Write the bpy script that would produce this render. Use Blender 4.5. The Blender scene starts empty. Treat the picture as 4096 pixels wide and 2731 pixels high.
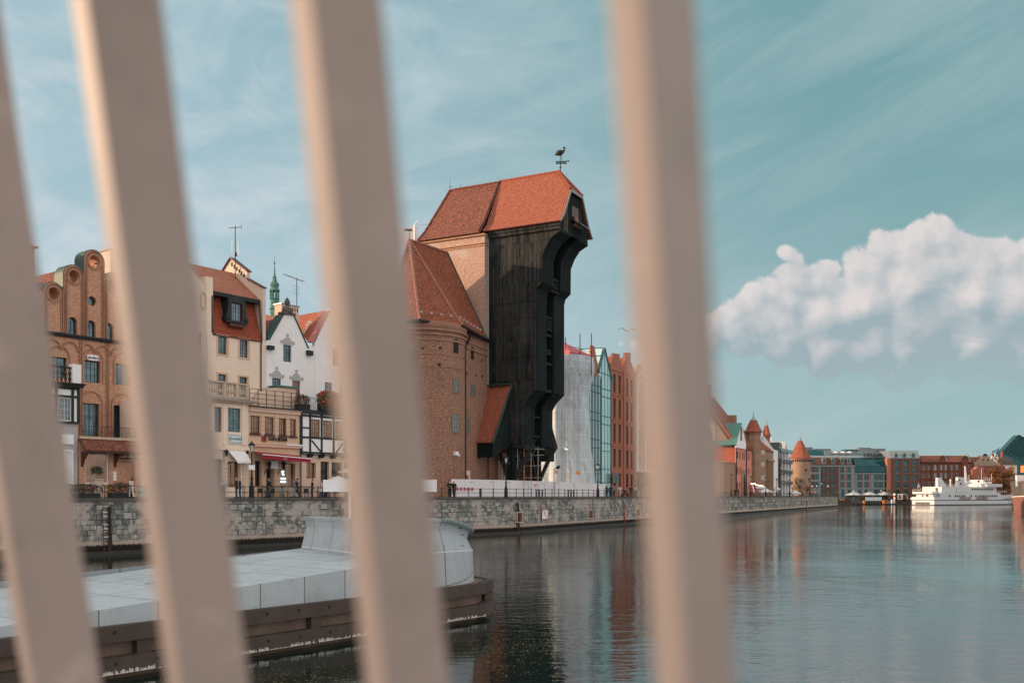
import bpy, bmesh, math, random
from mathutils import Vector, Matrix, noise
from mathutils.geometry import tessellate_polygon
random.seed(7)
R = math.radians
SC = bpy.context.scene
COL = SC.collection
# ------------------------------------------------------------------ camera
F, CX, HY, HC, Q = 3982.2, 2048.0, 1980.0, 4.8, 4.55
cam = bpy.data.cameras.new('camera'); camo = bpy.data.objects.new('camera', cam); COL.objects.link(camo)
camo.location = (0, 0, HC); camo.rotation_euler = (R(90), 0, 0)
cam.lens = 35; cam.sensor_width = 36; cam.sensor_fit = 'HORIZONTAL'
cam.shift_y = (HY - 1365.5) / 4096
cam.clip_start = 0.05; cam.clip_end = 6000
cam.dof.use_dof = True; cam.dof.focus_distance = 110; cam.dof.aperture_fstop = 4.3
SC.camera = camo
SC.view_settings.view_transform = 'Standard'; SC.view_settings.look = 'None'
SC.view_settings.exposure = 0.75; SC.view_settings.gamma = 1
SC.render.engine = 'CYCLES'
try:
    SC.cycles.use_denoising = True
    SC.cycles.max_bounces = 8; SC.cycles.glossy_bounces = 3; SC.cycles.transparent_max_bounces = 12
except Exception: pass
# ------------------------------------------------------------------ sun
SUN_EL = 11.5
sd = Vector((-1.0, 0.03, 0)).normalized()
SUNV = Vector((sd.x * math.cos(R(SUN_EL)), sd.y * math.cos(R(SUN_EL)), math.sin(R(SUN_EL))))
sl = bpy.data.lights.new('sun', 'SUN'); sl.energy = 3.7; sl.angle = R(0.6); sl.color = (1.0, 0.68, 0.44)
so = bpy.data.objects.new('sun', sl); COL.objects.link(so); so.rotation_euler = SUNV.to_track_quat('Z', 'Y').to_euler()
so.location = (-60, -20, 60)
# ------------------------------------------------------------------ node helpers
class NT:
    def __init__(s, tree): s.t = tree; s.n = tree.nodes; s.l = tree.links
    def new(s, ty, **kw):
        nd = s.n.new(ty)
        for k, v in kw.items():
            if k.startswith('_'): setattr(nd, k[1:], v)
            else: s.set(nd, k, v)
        return nd
    def set(s, nd, k, v):
        k = int(k[1:]) if (k[0] == 'i' and k[1:].isdigit()) else k.replace('__', ' ')
        inp = nd.inputs[k]
        if isinstance(v, bpy.types.NodeSocket): s.l.new(v, inp)
        else:
            if inp.type == 'RGBA' and len(v) == 3: v = (*v, 1)
            inp.default_value = v
    def m(s, op, a, b=None, c=None, clamp=False):
        nd = s.n.new('ShaderNodeMath'); nd.operation = op; nd.use_clamp = clamp
        for i, v in enumerate((a, b, c)):
            if v is not None: s.set(nd, 'i%d' % i, v)
        return nd.outputs[0]
    def mix(s, f, a, b, bt='MIX'):
        nd = s.n.new('ShaderNodeMix'); nd.data_type = 'RGBA'; nd.blend_type = bt
        for i, v in ((0, f), (6, a), (7, b)): s.set(nd, 'i%d' % i, v)
        return nd.outputs[2]
    def noise(s, vec, scale, det=3, rough=.55, dist=0):
        nd = s.new('ShaderNodeTexNoise', Scale=scale, Detail=det, Roughness=rough, Distortion=dist)
        if vec is not None: s.l.new(vec, nd.inputs['Vector'])
        return nd.outputs[0]
    def ramp(s, f, stops, interp='LINEAR'):
        nd = s.n.new('ShaderNodeValToRGB'); nd.color_ramp.interpolation = interp
        e = nd.color_ramp.elements
        while len(e) < len(stops): e.new(0.5)
        for el, (p, c) in zip(e, stops): el.position = p; el.color = (*c, 1) if len(c) == 3 else c
        s.set(nd, 'Fac', f); return nd.outputs[0]
    def smooth(s, x, a, b):
        nd = s.n.new('ShaderNodeMapRange'); nd.interpolation_type = 'SMOOTHSTEP'
        for i, v in enumerate((x, a, b, 0., 1.)): s.set(nd, 'i%d' % i, v)
        return nd.outputs[0]
    def scalev(s, vec, sc):
        nd = s.n.new('ShaderNodeMapping'); s.l.new(vec, nd.inputs[0]); nd.inputs['Scale'].default_value = sc
        return nd.outputs[0]
# ------------------------------------------------------------------ world sky
w = bpy.data.worlds.new('World'); SC.world = w; w.use_nodes = True
T = NT(w.node_tree)
for nd in list(T.n): T.n.remove(nd)
sky = T.new('ShaderNodeTexSky'); sky.sky_type = 'NISHITA'; sky.sun_disc = False
sky.sun_elevation = R(SUN_EL); sky.sun_rotation = math.atan2(sd.x, sd.y)
sky.air_density = 1.0; sky.dust_density = 1.2; sky.ozone_density = 1.6
SKYTINT = (0.60, 0.95, 0.86)
base = T.mix(1.0, sky.outputs[0], (*SKYTINT, 1), 'MULTIPLY')
tc = T.new('ShaderNodeTexCoord')
sep = T.new('ShaderNodeSeparateXYZ', Vector=tc.outputs['Generated'])
X, Y, Z = sep.outputs
az = T.m('ARCTAN2', X, Y)
el = T.m('ARCSINE', Z)
# even the sky out: teal ahead, paler toward the horizon and the sun side, unseen bright fill added overhead and behind
hz = T.smooth(el, 0.0, 0.40)
lft = T.smooth(az, 0.42, -0.40)
tealc = T.mix(hz, (2.15, 3.0, 3.15, 1), (1.1, 2.2, 2.3, 1))
tealc = T.mix(T.m('MULTIPLY', lft, .85), tealc, T.mix(hz, (3.4, 4.0, 4.55, 1), (2.3, 3.3, 3.75, 1)))
base = T.mix(.9, base, tealc)
# cirrus streaks
cb = T.new('ShaderNodeCombineXYZ', X=T.m('ADD', az, T.m('MULTIPLY', el, 0.3)), Y=T.m('SUBTRACT', T.m('MULTIPLY', el, 4.5), T.m('MULTIPLY', az, 1.6)), Z=0.0)
n1 = T.noise(cb.outputs[0], 2.4, 7, .62, .6)
cir = T.smooth(n1, .36, .76)
cb2 = T.new('ShaderNodeCombineXYZ', X=az, Y=T.m('MULTIPLY', el, 2.2), Z=0.3)
n2 = T.noise(cb2.outputs[0], 5.5, 6, .6, 1.0)
cir2 = T.m('MULTIPLY', T.smooth(n2, .36, .70), T.smooth(az, .28, -.35))
cir = T.m('ADD', T.m('MULTIPLY', cir, .34), T.m('MULTIPLY', cir2, .7), clamp=True)
base = T.mix(cir, base, (3.5, 3.95, 4.25, 1))
# cumulus bank
def azel(x, y):
    a = math.atan((x - CX) / F); return a, math.atan((HY - y) / F * math.cos(a))
cv = T.new('ShaderNodeCombineXYZ', X=az, Y=el, Z=0.0).outputs[0]
vor = T.new('ShaderNodeTexVoronoi', _feature='SMOOTH_F1', Scale=24.0, Smoothness=.45)
wob = T.new('ShaderNodeVectorMath', _operation='ADD'); T.l.new(cv, wob.inputs[0])
nz = T.new('ShaderNodeTexNoise', Scale=22.0, Detail=5.0); T.l.new(cv, nz.inputs['Vector'])
sc_ = T.new('ShaderNodeVectorMath', _operation='SCALE'); T.l.new(nz.outputs['Color'], sc_.inputs[0]); sc_.inputs['Scale'].default_value = .017
T.l.new(sc_.outputs[0], wob.inputs[1]); T.l.new(wob.outputs[0], vor.inputs['Vector'])
bil = T.m('SUBTRACT', .5, vor.outputs['Distance'])
nA = T.noise(wob.outputs[0], 13.0, 8, .6, .3)
nB = T.noise(wob.outputs[0], 42.0, 6, .6, .2)
BL = [(3150, 1000, 52), (3185, 1035, 55), (3150, 1100, 62), (3090, 1165, 70), (3012, 1215, 80), (2930, 1262, 74), (2850, 1300, 66), (2770, 1335, 58), (2690, 1365, 48), (2600, 1385, 36), (2530, 1375, 40), (2470, 1372, 40), (2410, 1390, 34),
      (3275, 1130, 95), (3330, 1075, 78), (3410, 1055, 84), (3475, 1075, 95), (3530, 985, 78), (3610, 1000, 95), (3680, 945, 78), (3760, 945, 82), (3830, 960, 62), (3880, 1030, 70), (3945, 990, 28), (4030, 1035, 78), (4095, 1005, 62), (4180, 1050, 110),
      (3450, 1220, 165), (3270, 1270, 140), (3110, 1300, 110), (3650, 1130, 170), (3700, 1290, 170), (3900, 1190, 150), (4060, 1230, 170), (4250, 1260, 190), (2950, 1320, 95), (3050, 1275, 100), (3150, 1205, 88), (3185, 1120, 62), (3150, 1360, 120), (3300, 1390, 130), (3600, 1410, 160), (3900, 1370, 190), (2840, 1370, 75), (4150, 1370, 190), (3780, 1050, 110), (3920, 1090, 90), (3500, 1370, 150), (2960, 1370, 90)]
def union(vec):
    acc = None
    for x, y, r in BL:
        a_, e_ = azel(x, y)
        vd = T.new('ShaderNodeVectorMath', _operation='DISTANCE'); T.l.new(vec, vd.inputs[0]); vd.inputs[1].default_value = (a_, e_, 0)
        v = T.m('SUBTRACT', r / F * 1.02, vd.outputs['Value'])
        acc = v if acc is None else T.m('SMOOTH_MAX', acc, v, .009)
    return acc
flat0_ = T.new('ShaderNodeVectorMath', _operation='MULTIPLY'); T.l.new(wob.outputs[0], flat0_.inputs[0]); flat0_.inputs[1].default_value = (1, 1, 0)
off_ = T.new('ShaderNodeVectorMath', _operation='ADD'); T.l.new(flat0_.outputs[0], off_.inputs[0]); off_.inputs[1].default_value = (-.0085, -.0085, 0)
pc = off_.outputs[0]
sh_ = T.new('ShaderNodeVectorMath', _operation='ADD'); T.l.new(pc, sh_.inputs[0]); sh_.inputs[1].default_value = (-.010, .016, 0)
lump = T.m('ADD', T.m('MULTIPLY', T.m('SUBTRACT', bil, .28), .014), T.m('MULTIPLY', T.m('SUBTRACT', nB, .5), .018))
dd = T.m('ADD', union(pc), lump)
d2 = T.m('ADD', union(sh_.outputs[0]), lump)
dens = T.smooth(dd, -.0005, .0042)
nC = T.noise(T.scalev(cv, (1, 2.2, 1)), 7.0, 7, .6, .5)
bot = T.smooth(T.m('ADD', el, T.m('MULTIPLY', T.m('SUBTRACT', nC, .5), .06)), .055, .145)
dens = T.m('MULTIPLY', dens, T.m('MAXIMUM', bot, T.smooth(az, .17, .13)))
mpo = T.new('ShaderNodeMapping'); T.l.new(wob.outputs[0], mpo.inputs[0]); mpo.inputs['Location'].default_value = (-.006, .006, 0)
vor2 = T.new('ShaderNodeTexVoronoi', _feature='SMOOTH_F1', Scale=24.0, Smoothness=.45); T.l.new(mpo.outputs[0], vor2.inputs['Vector'])
nB2 = T.noise(mpo.outputs[0], 42.0, 6, .6, .2)
rel = T.m('ADD', T.m('MULTIPLY', T.m('SUBTRACT', vor2.outputs['Distance'], vor.outputs['Distance']), .9), T.m('MULTIPLY', T.m('SUBTRACT', nB, nB2), .9))
edge = T.m('MULTIPLY', T.m('SUBTRACT', dd, d2), 28.0)
litf = T.m('ADD', T.m('ADD', .52, edge), rel)
litf = T.m('SUBTRACT', litf, T.m('MULTIPLY', T.smooth(el, .21, .11), .50), clamp=True)
hol = T.m('MULTIPLY', T.smooth(nC, .50, .62), T.smooth(az, .33, .40))
litf = T.m('MULTIPLY', litf, T.m('SUBTRACT', 1.0, T.m('MULTIPLY', hol, .6)))
ccol = T.mix(litf, (2.05, 2.6, 2.85, 1), (4.5, 4.15, 4.1, 1))
base = T.mix(T.m('MULTIPLY', dens, .94), base, ccol)
back = T.smooth(T.m('ABSOLUTE', az), .75, 1.5); over = T.smooth(el, .55, .95)  # bright cloud tones added out of view to lift the shaded house fronts
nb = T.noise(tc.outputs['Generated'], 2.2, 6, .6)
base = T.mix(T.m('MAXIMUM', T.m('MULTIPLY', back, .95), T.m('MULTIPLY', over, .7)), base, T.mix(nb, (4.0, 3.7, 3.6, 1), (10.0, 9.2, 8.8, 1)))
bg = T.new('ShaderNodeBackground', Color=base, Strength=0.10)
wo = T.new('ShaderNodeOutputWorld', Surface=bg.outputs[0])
# ------------------------------------------------------------------ materials
MATS = {}
def mat(name, col=(.5, .5, .5), rough=.7, metal=0, spec=.4, nz=None, bump=None, vary=.0, emit=None, build=None):
    if name in MATS: return MATS[name]
    m = bpy.data.materials.new(name); m.use_nodes = True
    t = NT(m.node_tree); b = t.n['Principled BSDF']
    b.inputs['Roughness'].default_value = rough; b.inputs['Metallic'].default_value = metal
    b.inputs['Specular IOR Level'].default_value = spec
    uv = t.new('ShaderNodeTexCoord').outputs['UV']; ob = t.new('ShaderNodeTexCoord').outputs['Object']
    c = None
    if build: c = build(t, uv, ob, b)
    if c is None:
        v = vary or .12
        n = t.noise(ob, nz or 1.2, 4, .6)
        c = t.mix(n, tuple(x * (1 - v * 2) for x in col), tuple(min(1, x * (1 + v * 1.6)) for x in col))
    t.set(b, 'Base Color', c)
    if bump:
        bn = t.new('ShaderNodeBump', Strength=bump[1], Distance=.02, Height=t.noise(ob, bump[0], 4, .6)); t.l.new(bn.outputs[0], b.inputs['Normal'])
    if emit: b.inputs['Emission Color'].default_value = (*emit[0], 1); b.inputs['Emission Strength'].default_value = emit[1]
    MATS[name] = m; return m
def brick(name, c1, c2, mortar, rw=.26, rh=.085, ms=.012, patch=.35, dirt=(.06, .05, .045), light=None, dk=.35, spk=.42):
    def bd(t, uv, ob, b):
        br = t.new('ShaderNodeTexBrick', Color1=c1, Color2=c2, Mortar=mortar, Scale=1.0); t.l.new(uv, br.inputs['Vector'])
        br.inputs['Brick Width'].default_value = rw; br.inputs['Row Height'].default_value = rh; br.inputs['Mortar Size'].default_value = ms
        br.inputs['Mortar Smooth'].default_value = .3
        n = t.noise(t.scalev(uv, (1, 3, 1)), 2.6, 5, .7)
        n2 = t.noise(ob, .35, 5, .6)
        c = t.mix(t.m('MULTIPLY', t.smooth(n, .52, .68), dk), br.outputs[0], dirt)
        if light: c = t.mix(t.m('MULTIPLY', t.smooth(n2, .5, .66), .55), c, light)
        else: c = t.mix(t.m('MULTIPLY', t.smooth(n2, .45, .75), patch), c, dirt)
        n3 = t.noise(t.scalev(uv, (1.6, 6, 1)), 3.5, 3, .8)
        c = t.mix(t.m('MULTIPLY', t.smooth(n3, .55, .7), .45), c, tuple(min(1, x * 1.7) for x in c2))
        n4 = t.noise(t.scalev(uv, (1, 1.7, 1)), 3.1, 3, .75); c = t.mix(t.m('MULTIPLY', t.smooth(n4, .50, .60), spk), c, tuple(min(1, x * 1.35) for x in mortar)); n5 = t.noise(t.scalev(uv, (1.2, 2.2, 1)), 4.7, 3, .8); c = t.mix(t.m('MULTIPLY', t.smooth(n5, .56, .64), spk), c, tuple(x * .35 for x in c1))
        bn = t.new('ShaderNodeBump', Strength=.5, Distance=.02, Height=br.outputs['Fac']); bn.invert = True; t.l.new(bn.outputs[0], b.inputs['Normal'])
        return c
    return mat(name, rough=.9, spec=.2, build=bd)
def tiles(name, c1, c2, cw=.27, rh=.36, moss=(.05, .05, .04), am=.25):
    def bd(t, uv, ob, b):
        s = t.new('ShaderNodeSeparateXYZ', Vector=uv)
        wv = t.m('ADD', t.m('MULTIPLY', t.m('SINE', t.m('MULTIPLY', s.outputs[0], 6.2832 / cw)), .5), .5)
        rv = t.m('FRACT', t.m('DIVIDE', s.outputs[1], rh))
        br = t.new('ShaderNodeTexBrick', Color1=c1, Color2=c2, Mortar=tuple(x * .5 for x in c1), Scale=1.0); t.l.new(uv, br.inputs['Vector'])
        br.offset = 0; br.inputs['Brick Width'].default_value = cw; br.inputs['Row Height'].default_value = rh; br.inputs['Mortar Size'].default_value = .018
        n = t.noise(uv, .9, 6, .7)
        c = t.mix(t.m('MULTIPLY', t.smooth(n, .5, .72), am), br.outputs[0], moss)
        c = t.mix(t.m('MULTIPLY', t.smooth(t.noise(t.scalev(uv, (3.7, 2.8, 1)), 1.0, 2, .5), .56, .6), am * 1.2), c, moss)
        h = t.m('ADD', wv, t.m('MULTIPLY', rv, -.6))
        bn = t.new('ShaderNodeBump', Strength=1.0, Distance=.13, Height=h); t.l.new(bn.outputs[0], b.inputs['Normal'])
        return c
    return mat(name, rough=.75, spec=.25, build=bd)
def planks(name, c1, c2, pw=.22, streak=(.35, .17, .09), am=.12, rough=.85):
    def bd(t, uv, ob, b):
        br = t.new('ShaderNodeTexBrick', Color1=c1, Color2=c2, Mortar=(.004, .004, .004), Scale=1.0)
        rot = t.new('ShaderNodeMapping'); t.l.new(uv, rot.inputs[0]); rot.inputs['Rotation'].default_value = (0, 0, R(90)); t.l.new(rot.outputs[0], br.inputs['Vector'])
        br.inputs['Brick Width'].default_value = 5.2; br.inputs['Row Height'].default_value = pw; br.inputs['Mortar Size'].default_value = .012
        n = t.noise(t.scalev(uv, (5, .35, 1)), 1.6, 5, .7)
        c = t.mix(t.m('MULTIPLY', t.smooth(n, .56, .72), am * 3), br.outputs[0], streak)
        c = t.mix(t.m('MULTIPLY', t.smooth(t.noise(ob, .25, 4), .45, .7), .35), c, tuple(x * 1.8 for x in c2))
        bn = t.new('ShaderNodeBump', Strength=.8, Distance=.03, Height=t.m('ADD', n, br.outputs['Fac'])); t.l.new(bn.outputs[0], b.inputs['Normal'])
        return c
    return mat(name, rough=rough, spec=.12, build=bd)
def plaster(name, col, stain=.35, sc=(.25, .23, .2)):
    def bd(t, uv, ob, b):
        n = t.noise(ob, .8, 5, .65); c = t.mix(n, tuple(x * .86 for x in col), tuple(min(1, x * 1.1) for x in col))
        dr = t.noise(t.scalev(uv, (4, .3, 1)), 1.2, 5, .7)
        return t.mix(t.m('MULTIPLY', t.smooth(dr, .52, .75), stain), c, sc)
    return mat(name, rough=.9, spec=.2, build=bd, bump=(6, .25))
M_brL = brick('brick_pinkish', (.44, .19, .10), (.60, .31, .18), (.46, .33, .25), dirt=(.24, .10, .06))
M_brT = brick('brick_old_red', (.145, .052, .034), (.27, .108, .07), (.42, .29, .21), dirt=(.06, .04, .032), patch=.35)
M_brU = brick('brick_whitened', (.33, .15, .10), (.47, .27, .19), (.5, .42, .36), dirt=(.12, .08, .06), light=(.5, .42, .37), dk=.25)
M_brW = brick('brick_new_red', (.36, .10, .058), (.46, .16, .10), (.28, .17, .13), dirt=(.18, .06, .04), patch=.2)
M_brY = brick('brick_ochre', (.30, .16, .09), (.38, .23, .14), (.3, .24, .19), dirt=(.09, .06, .045), patch=.65, dk=.6)
M_brH = brick('brick_hotel', (.12, .055, .045), (.15, .07, .055), (.12, .08, .07), dirt=(.13, .07, .06), patch=.1)
M_brD = brick('brick_tenement', (.17, .05, .03), (.25, .08, .045), (.14, .08, .06), dirt=(.05, .03, .03), patch=.75)
M_tO = tiles('tile_orange', (.36, .105, .06), (.46, .15, .09), am=.10)
M_tB = tiles('tile_old', (.22, .075, .05), (.36, .125, .08), am=.6)
M_tR = tiles('tile_tower', (.27, .075, .04), (.42, .14, .075), am=.35)
M_tM = tiles('tile_mansard', (.33, .075, .04), (.38, .095, .05), cw=.3, rh=.5, am=.1)
M_tP = tiles('tile_pale', (.42, .16, .10), (.52, .22, .14), am=.15)
M_wood = planks('crane_wood', (.005, .011, .012), (.014, .022, .022), am=.10, streak=(.17, .095, .062))
M_woodL = planks('crane_wood_weathered', (.006, .011, .0115), (.040, .043, .041), am=.26, streak=(.24, .12, .07))
M_beam = mat('dark_timber', (.022, .026, .026), .8, vary=.25, nz=3)
M_fend = mat('fender_timber', (.062, .045, .037), .75, vary=.3, nz=1.5, bump=(8, .4))
M_plC = plaster('plaster_cream', (.78, .64, .52), .14)
M_plW = plaster('plaster_white', (.80, .80, .80), .22)
M_plT = plaster('plaster_tan', (.62, .44, .31), .15, (.2, .15, .12))
M_plB = plaster('plaster_beige', (.66, .53, .43), .2)
M_plG = plaster('plaster_grey', (.42, .41, .40), .3)
M_plP = plaster('plaster_pink', (.62, .25, .19), .12)
M_plS = plaster('plaster_shell', (.68, .50, .39), .12)
M_stone = mat('sandstone_trim', (.50, .40, .31), .85, vary=.2, nz=3)
M_black = mat('black_iron', (.012, .016, .018), .5, .3, vary=.1)
M_dkgreen = mat('dark_green_metal', (.012, .035, .035), .45, .3, vary=.15)
M_copper = mat('green_copper', (.07, .20, .165), .6, .1, vary=.35, nz=3)
M_cop2 = mat('dark_copper', (.03, .075, .065), .6, .1, vary=.4, nz=3)
M_gutter = mat('gutter', (.018, .026, .028), .5, .3)
M_white = mat('white_paint', (.78, .78, .78), .5, vary=.04)
M_whiteF = mat('white_fabric', (.72, .73, .74), .9, vary=.05)
M_red = mat('red_fabric', (.30, .012, .03), .85, vary=.1)
M_redp = mat('red_paint', (.48, .03, .025), .5, vary=.05)
M_orange = mat('orange_paint', (.80, .22, .03), .5, vary=.05)
M_zinc = mat('zinc_sheet', (.24, .30, .30), .45, .4, vary=.12)
M_glass = mat('window_glass', (.11, .17, .19), .06, .7, vary=.5, nz=.9)
M_glassD = mat('dark_glass', (.022, .028, .03), .1, .3, vary=.3, nz=.9)
M_glassW = mat('warm_reflection_glass', (.26, .17, .12), .12, .5, vary=.5, nz=.7)  # brown tint paints in reflections of warm buildings across the river
M_glassT = mat('teal_glass', (.50, .68, .68), .08, .45, vary=.12, nz=.3)
M_glassH = mat('hotel_roof_glass', (.02, .095, .105), .15, .5, vary=.3, nz=.4)
M_frame = mat('dark_window_frame', (.014, .02, .022), .6, vary=.1)
M_frameR = mat('brown_window_frame', (.075, .025, .02), .6, vary=.1)
M_frameW = mat('white_window_frame', (.7, .7, .7), .5, vary=.05)
M_int = mat('dark_interior', (.012, .011, .010), .9)
def barb(t, uv, ob, b):
    n = t.noise(ob, 6, 3, .6); n2 = t.noise(ob, 17, 4, .7)
    c = t.mix(n, (.29, .25, .225), (.43, .345, .305)); c = t.mix(t.m('MULTIPLY', t.smooth(n2, .56, .68), .35), c, (.24, .22, .19))
    return t.mix(t.m('MULTIPLY', t.smooth(n2, .42, .33), .35), c, (.60, .50, .45))
M_bar = mat('beige_railing_paint', rough=.5, build=barb)
M_skin = mat('skin', (.52, .30, .22), .6, vary=.06, nz=8)
M_glassQ = mat('hotel_window_glass', (.035, .09, .095), .1, .6, vary=.6, nz=.5)
M_grass = mat('turf', (.04, .06, .025), .95, vary=.3, nz=.5)
M_pave = mat('paving_stone', (.24, .23, .215), .85, vary=.2, nz=.6)
def granb(t, uv, ob, b):
    n = t.noise(ob, 28, 4, .8); n2 = t.noise(ob, 1.1, 5, .65)
    c = t.mix(n, (.29, .335, .355), (.53, .60, .635)); c = t.mix(t.m('MULTIPLY', t.smooth(n2, .48, .72), .35), c, (.20, .22, .22))
    br = t.new('ShaderNodeTexBrick', Color1=(1, 1, 1), Color2=(.86, .86, .86), Mortar=(.35, .3, .26), Scale=1.0); t.l.new(uv, br.inputs['Vector'])
    br.offset = .0; br.inputs['Brick Width'].default_value = 1.75; br.inputs['Row Height'].default_value = 2.6; br.inputs['Mortar Size'].default_value = .02
    st = t.noise(t.scalev(ob, (1, 1, .4)), 1.9, 6, .75); c = t.mix(t.m('MULTIPLY', t.smooth(st, .52, .70), .28), c, (.17, .19, .195)); c = t.mix(t.m('MULTIPLY', t.smooth(st, .42, .32), .18), c, (.66, .71, .74))
    return t.mix(1.0, c, br.outputs[0], 'MULTIPLY')
M_gran = mat('granite', rough=.7, spec=.3, build=granb, bump=(20, .2))
def quayb(t, uv, ob, b):
    def br(w, h, c1, c2, mo, ms, off=.5, v=uv):
        n = t.new('ShaderNodeTexBrick', Color1=c1, Color2=c2, Mortar=mo, Scale=1.0); t.l.new(v, n.inputs['Vector']); n.offset = off
        n.inputs['Brick Width'].default_value = w; n.inputs['Row Height'].default_value = h; n.inputs['Mortar Size'].default_value = ms; n.inputs['Bias'].default_value = -.1
        return n
    wv = t.new('ShaderNodeTexNoise', Scale=.6, Detail=3.0); t.l.new(uv, wv.inputs['Vector'])
    vm = t.new('ShaderNodeVectorMath', _operation='SCALE'); t.l.new(wv.outputs['Color'], vm.inputs[0]); vm.inputs['Scale'].default_value = .14
    va = t.new('ShaderNodeVectorMath', _operation='ADD'); t.l.new(uv, va.inputs[0]); t.l.new(vm.outputs[0], va.inputs[1])
    b1 = br(.92, .58, (.17, .185, .175), (.40, .40, .375), (.055, .05, .045), .032, .37, va.outputs[0])
    b2 = br(.55, .58, (.62, .64, .62), (1.2, 1.17, 1.12), (.7, .7, .7), .0, .61, va.outputs[0])
    b3 = br(.60, .41, (.13, .145, .14), (.44, .43, .40), (.045, .04, .036), .028, .29, va.outputs[0])
    msk = t.smooth(t.noise(t.scalev(uv, (.6, .25, 1)), 1.1, 2, .4), .49, .50)
    c = t.mix(.7, t.mix(msk, b1.outputs[0], b3.outputs[0]), b2.outputs[0], 'MULTIPLY')
    c = t.mix(t.m('MULTIPLY', t.smooth(t.noise(uv, .9, 6, .75), .5, .72), .5), c, (.13, .135, .12))
    pl = t.smooth(t.noise(uv, .42, 6, .65), .50, .57)   # patches of rough render
    c = t.mix(t.m('MULTIPLY', pl, .85), c, t.mix(t.noise(uv, 5, 5, .8), (.26, .20, .16), (.56, .53, .50)))
    dr = t.noise(t.scalev(uv, (5, .45, 1)), 1.4, 6, .75)
    c = t.mix(t.m('MULTIPLY', t.smooth(dr, .54, .70), .7), c, (.52, .53, .52))
    c = t.mix(t.m('MULTIPLY', t.smooth(dr, .44, .30), .55), c, (.05, .055, .05))
    cr = t.noise(uv, 3.2, 7, .8); c = t.mix(t.m('MULTIPLY', t.smooth(cr, .62, .68), .8), c, (.03, .03, .028))
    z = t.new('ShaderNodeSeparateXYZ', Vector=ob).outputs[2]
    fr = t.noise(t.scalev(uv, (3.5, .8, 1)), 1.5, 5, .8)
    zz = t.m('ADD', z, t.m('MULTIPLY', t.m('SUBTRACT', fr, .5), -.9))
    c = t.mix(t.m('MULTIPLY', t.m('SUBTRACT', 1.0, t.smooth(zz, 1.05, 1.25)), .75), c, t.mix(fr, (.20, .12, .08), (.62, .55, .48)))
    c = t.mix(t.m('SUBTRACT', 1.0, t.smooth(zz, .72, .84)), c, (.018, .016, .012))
    bn = t.new('ShaderNodeBump', Strength=.9, Distance=.08, Height=t.m('ADD', t.m('MULTIPLY', b1.outputs['Fac'], -1.0), t.noise(uv, 4, 6, .7))); t.l.new(bn.outputs[0], b.inputs['Normal'])
    return c
M_quay = mat('quay_masonry', rough=.9, spec=.2, build=quayb)
def quayf(t, uv, ob, b):
    br = t.new('ShaderNodeTexBrick', Color1=(.10, .105, .10), Color2=(.36, .34, .31), Mortar=(.04, .035, .03), Scale=1.0); t.l.new(uv, br.inputs['Vector']); br.offset = .43
    br.inputs['Brick Width'].default_value = 1.5; br.inputs['Row Height'].default_value = .95; br.inputs['Mortar Size'].default_value = .05
    c = br.outputs[0]
    dr = t.noise(t.scalev(uv, (2.2, .5, 1)), 1.4, 6, .75); c = t.mix(t.m('MULTIPLY', t.smooth(dr, .5, .7), .6), c, (.42, .40, .37))
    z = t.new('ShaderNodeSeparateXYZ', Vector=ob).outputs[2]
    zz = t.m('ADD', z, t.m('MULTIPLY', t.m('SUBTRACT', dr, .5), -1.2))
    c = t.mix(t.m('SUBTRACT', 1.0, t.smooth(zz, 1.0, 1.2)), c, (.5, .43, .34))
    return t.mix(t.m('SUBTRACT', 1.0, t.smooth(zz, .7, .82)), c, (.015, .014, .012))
M_quayF = mat('quay_masonry_far', rough=.9, spec=.2, build=quayf)
def netb(t, uv, ob, b):
    n = t.noise(t.scalev(uv, (2.2, .06, 1)), 1.0, 5, .6, .5); n2 = t.noise(ob, .45, 4)
    c = t.mix(t.smooth(n, .32, .68), (.38, .44, .47), (.55, .62, .66)); c = t.mix(t.m('MULTIPLY', t.smooth(n2, .5, .7), .4), c, (.22, .23, .22))
    s = t.new('ShaderNodeSeparateXYZ', Vector=ob)
    ln = t.m('LESS_THAN', t.m('FRACT', t.m('DIVIDE', s.outputs[2], 2.0)), .05); c = t.mix(t.m('MULTIPLY', ln, .5), c, (.70, .76, .78))
    an = t.m('ARCTAN2', s.outputs[1], s.outputs[0]); l2 = t.m('LESS_THAN', t.m('FRACT', t.m('MULTIPLY', an, 2.4)), .06); c = t.mix(t.m('MULTIPLY', l2, .45), c, (.22, .25, .26))
    l3 = t.m('LESS_THAN', t.m('FRACT', t.m('ADD', t.m('MULTIPLY', an, 1.0), t.m('MULTIPLY', s.outputs[2], .11))), .018); c = t.mix(t.m('MULTIPLY', l3, .6), c, (.74, .8, .82))
    bn = t.new('ShaderNodeBump', Strength=.35, Distance=.15, Height=n); t.l.new(bn.outputs[0], b.inputs['Normal'])
    return c
M_net = mat('scaffold_netting', rough=.8, spec=.3, build=netb)
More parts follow.
